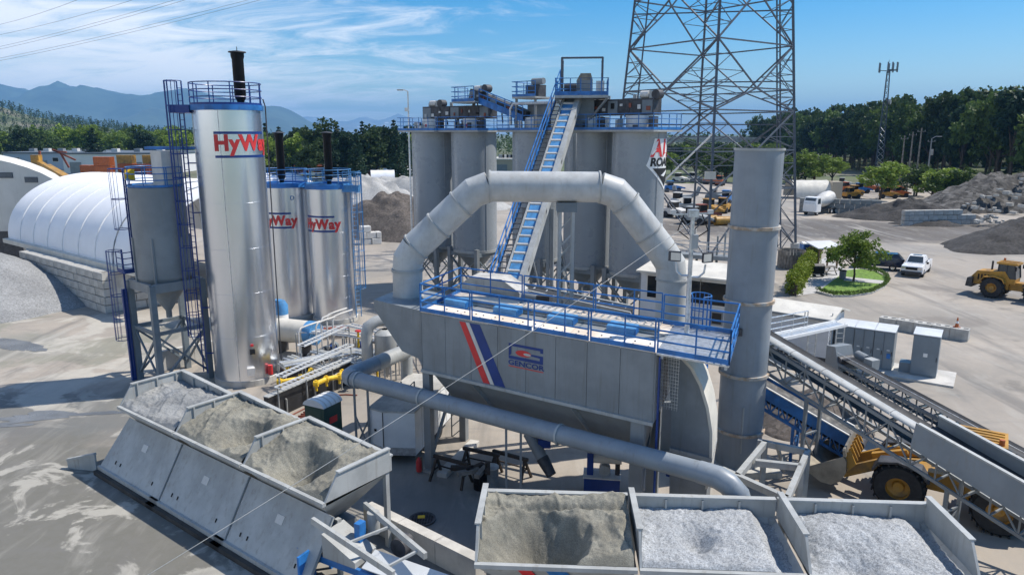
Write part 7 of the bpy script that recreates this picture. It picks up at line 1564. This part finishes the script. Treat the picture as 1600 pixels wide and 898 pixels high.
# yellow crane boom
q0, q1 = up(60, 254, 165), up(118, 288, 150); cb = thing('crane', 'yellow telescopic crane boom lying over the far warehouse', 'crane', (q1.x, q1.y, 0)); b = q0 - V((q1.x, q1.y, 0)); a = q1 - V((q1.x, q1.y, 0)); MB().beam(a, a.lerp(b, .75), 1.5, 1.5).build('boom_base', 'yellow', cb); MB().beam(a.lerp(b, .7), b, 1.0, 1.0).build('boom_tip', 'yellow', cb); MB().box(b + V((-.3, 0, .3)), (1.8, 1.4, 2.8)).build('boom_head', 'yellow', cb); MB().bb(-4, 5, -1.4, 1.4, .8, 2.6).build('carrier', 'orange', cb)
for x in (-3, -1, 2, 4): MB().cyl((x, -1.5, .7), (x, 1.5, .7), .7, n=14).build('wheel', 'rubber', cb)
cj = [(82, 234, 118, 250), (95, 240, 108, 262), (84, 236, 104, 238)]
lj = thing('crane_jib', 'dark red lattice jib against the far warehouse', 'crane', up(82, 250, 170))
for c in cj: MB().beam(up(c[0], c[1], 170) - up(82, 250, 170), up(c[2], c[3], 170) - up(82, 250, 170), .35).build('lattice_member', 'rust_red', lj)
MB().beam(up(62, 236, 170) - up(82, 250, 170), up(62, 256, 170) - up(82, 250, 170), .4).build('mast', 'rust_red', lj)
# curved tan shed and machines on the far terrace
a, b = gp(1240, 311), gp(1303, 312); t = thing('arched_shed', 'tan arched storage shed on the terrace above the block wall', 'shed', a, 0.0); w = (b - a).length
for k in range(3): grid(lambda u, v, k=k: (w * (k + u) / 3, 3.2 * (1 - math.cos(math.pi * v)), .3 + 3.6 * math.sin(math.pi * v) - .05 * math.sin(math.pi * u)), 3, 16).build('roof_bay', 'cream', t, angle=60)
MB().bb(w, w + 2.2, 0, 2.6, 0, 3.7).build('end_container', 'beige', t)
TMACH = [(1322, 300, 'orange'), (1336, 306, 'yellow'), (1350, 296, 'steel_dark'), (1345, 302, 'blue'), (1362, 300, 'orange'), (1392, 304, 'yellow'), (1380, 296, 'white_dirty'), (1400, 300, 'orange'), (1404, 308, 'orange'), (1318, 292, 'steel_light'), (1388, 310, 'yellow'), (1330, 310, 'yellow')]
def machine(label, loc, rz, m, group, s=1.0):
    t = thing('stored_machine', label, 'machine', loc, rz, group); t.scale = (s, s, s); MB().prism([(-2.4, -1, .7), (2.2, -1, .7), (2.4, -1, 1.5), (.4, -1, 1.9), (-2.2, -1, 1.7)], (0, 2, 0)).build('body', m, t); MB().bb(-1.4, .1, -.8, .8, 1.8, 2.9).build('cab', 'glass_dark', t); MB().bb(-1.5, .2, -.9, .9, 2.9, 3.05).build('cab_roof', m, t)
    for x in (-1.6, 1.5): MB().cyl((x, -1.15, .6), (x, 1.15, .6), .6, n=14).build('wheel', 'rubber', t)
    MB().beam((1.6, 0, 1.4), (3.6, 0, 1.0), .4, .4).build('attachment', m, t)
cn = {'orange': 'orange', 'yellow': 'yellow', 'steel_dark': 'dark grey', 'blue': 'blue', 'white_dirty': 'off-white', 'steel_light': 'pale grey', 'rust_red': 'rust-red'}
for px, py, m in TMACH: q = gp(px, py); machine('%s machine parked on the terrace beside the arched shed' % cn[m], (q.x, q.y, 0), random.uniform(-.6, .6), m, 'machines on the far terrace', .8)
for px, py, m in ((1062, 285, 'white_dirty'), (1085, 284, 'white_dirty'), (1110, 288, 'orange'), (1125, 290, 'orange'), (1050, 300, 'blue'), (1135, 318, 'blue'), (1118, 316, 'steel_dark'), (1060, 322, 'white_dirty'), (1078, 332, 'steel_light'), (1055, 340, 'white_dirty'), (1100, 345, 'rust_red'), (1085, 350, 'steel_light'), (1130, 332, 'yellow'), (1110, 335, 'yellow')): q = gp(px, py); machine('%s plant item in the scrap area under the lattice tower' % cn[m], (q.x, q.y, 0), random.uniform(-1.5, 1.5), m, 'plant items under the tower', .9)
q = gp(1052, 316); t = thing('pipe_bend', 'large curved grey pipe section lying under the tower', 'pipe', (q.x, q.y, 1.2)); MB().tube([(0, 0, 2.2), (.3, 0, .6), (1.5, 0, 0), (3.5, 0, 0), (4.8, 0, .5), (5.3, 0, 2)], .4, 14).build('pipe', 'steel_grey', t, angle=60)
for px, py in ((1108, 350), (1128, 352)): q = gp(px, py); t = thing('drum_roller', 'yellow roller drum lying in the scrap area', 'roller', (q.x, q.y, 0), .2, 'roller drums'); MB().cyl((-1.2, 0, .7), (1.2, 0, .7), .7, n=20).build('drum', 'yellow', t); MB().bb(-1.4, 1.4, -.2, .2, .5, .9).build('axle', 'dark_gear', t)
# catwalk between the cabin and the chimney
a, b = up(1050, 397, 55), up(1165, 405, 52); ck = thing('catwalk', 'grey steel catwalk on lattice legs behind the chimney', 'catwalk', (0, 0, 0)); MB().beam(a, b, 1.1, .3).build('deck', 'steel_grey', ck); railing(ck, [a + V((0, -.5, .15)), b + V((0, -.5, .15))], 'galv', 1.0, 1.3, .03, toe=0)
for f in (.35, .62, .9): q = a.lerp(b, f); MB().beam((q.x - .4, q.y, 0), q, .12).build('leg', 'steel_grey', ck); MB().beam((q.x + .4, q.y, 0), q, .12).build('leg', 'steel_grey', ck); MB().beam((q.x - .4, q.y, 1), (q.x + .4, q.y, 3), .07).build('brace', 'steel_grey', ck)
for k in range(4): q = a.lerp(b, .62 + .1 * k); MB().cyl((q.x, q.y, q.z), (q.x, q.y, q.z + 1.6 + .3 * (k % 2)), .07, n=8).build('stand_pipe', 'steel_grey', ck)
# ------------------------------------------------------------------ haze: closed box of pale air round the whole place
hz = MB().bb(-15000, 15000, -300, 18500, -7.5, 640)
ho = hz.build('haze', None); vm = bpy.data.materials.new('haze_air'); vm.use_nodes = True; nt = vm.node_tree; nt.nodes.clear()
pv = nt.nodes.new('ShaderNodeVolumePrincipled'); pv.inputs['Color'].default_value = (0.24, 0.57, 1.0, 1); pv.inputs['Density'].default_value = 0.000105; pv.inputs['Anisotropy'].default_value = 0.0
ou = nt.nodes.new('ShaderNodeOutputMaterial'); nt.links.new(pv.outputs[0], ou.inputs['Volume']); ho.data.materials.append(vm); ho['kind'] = 'stuff'
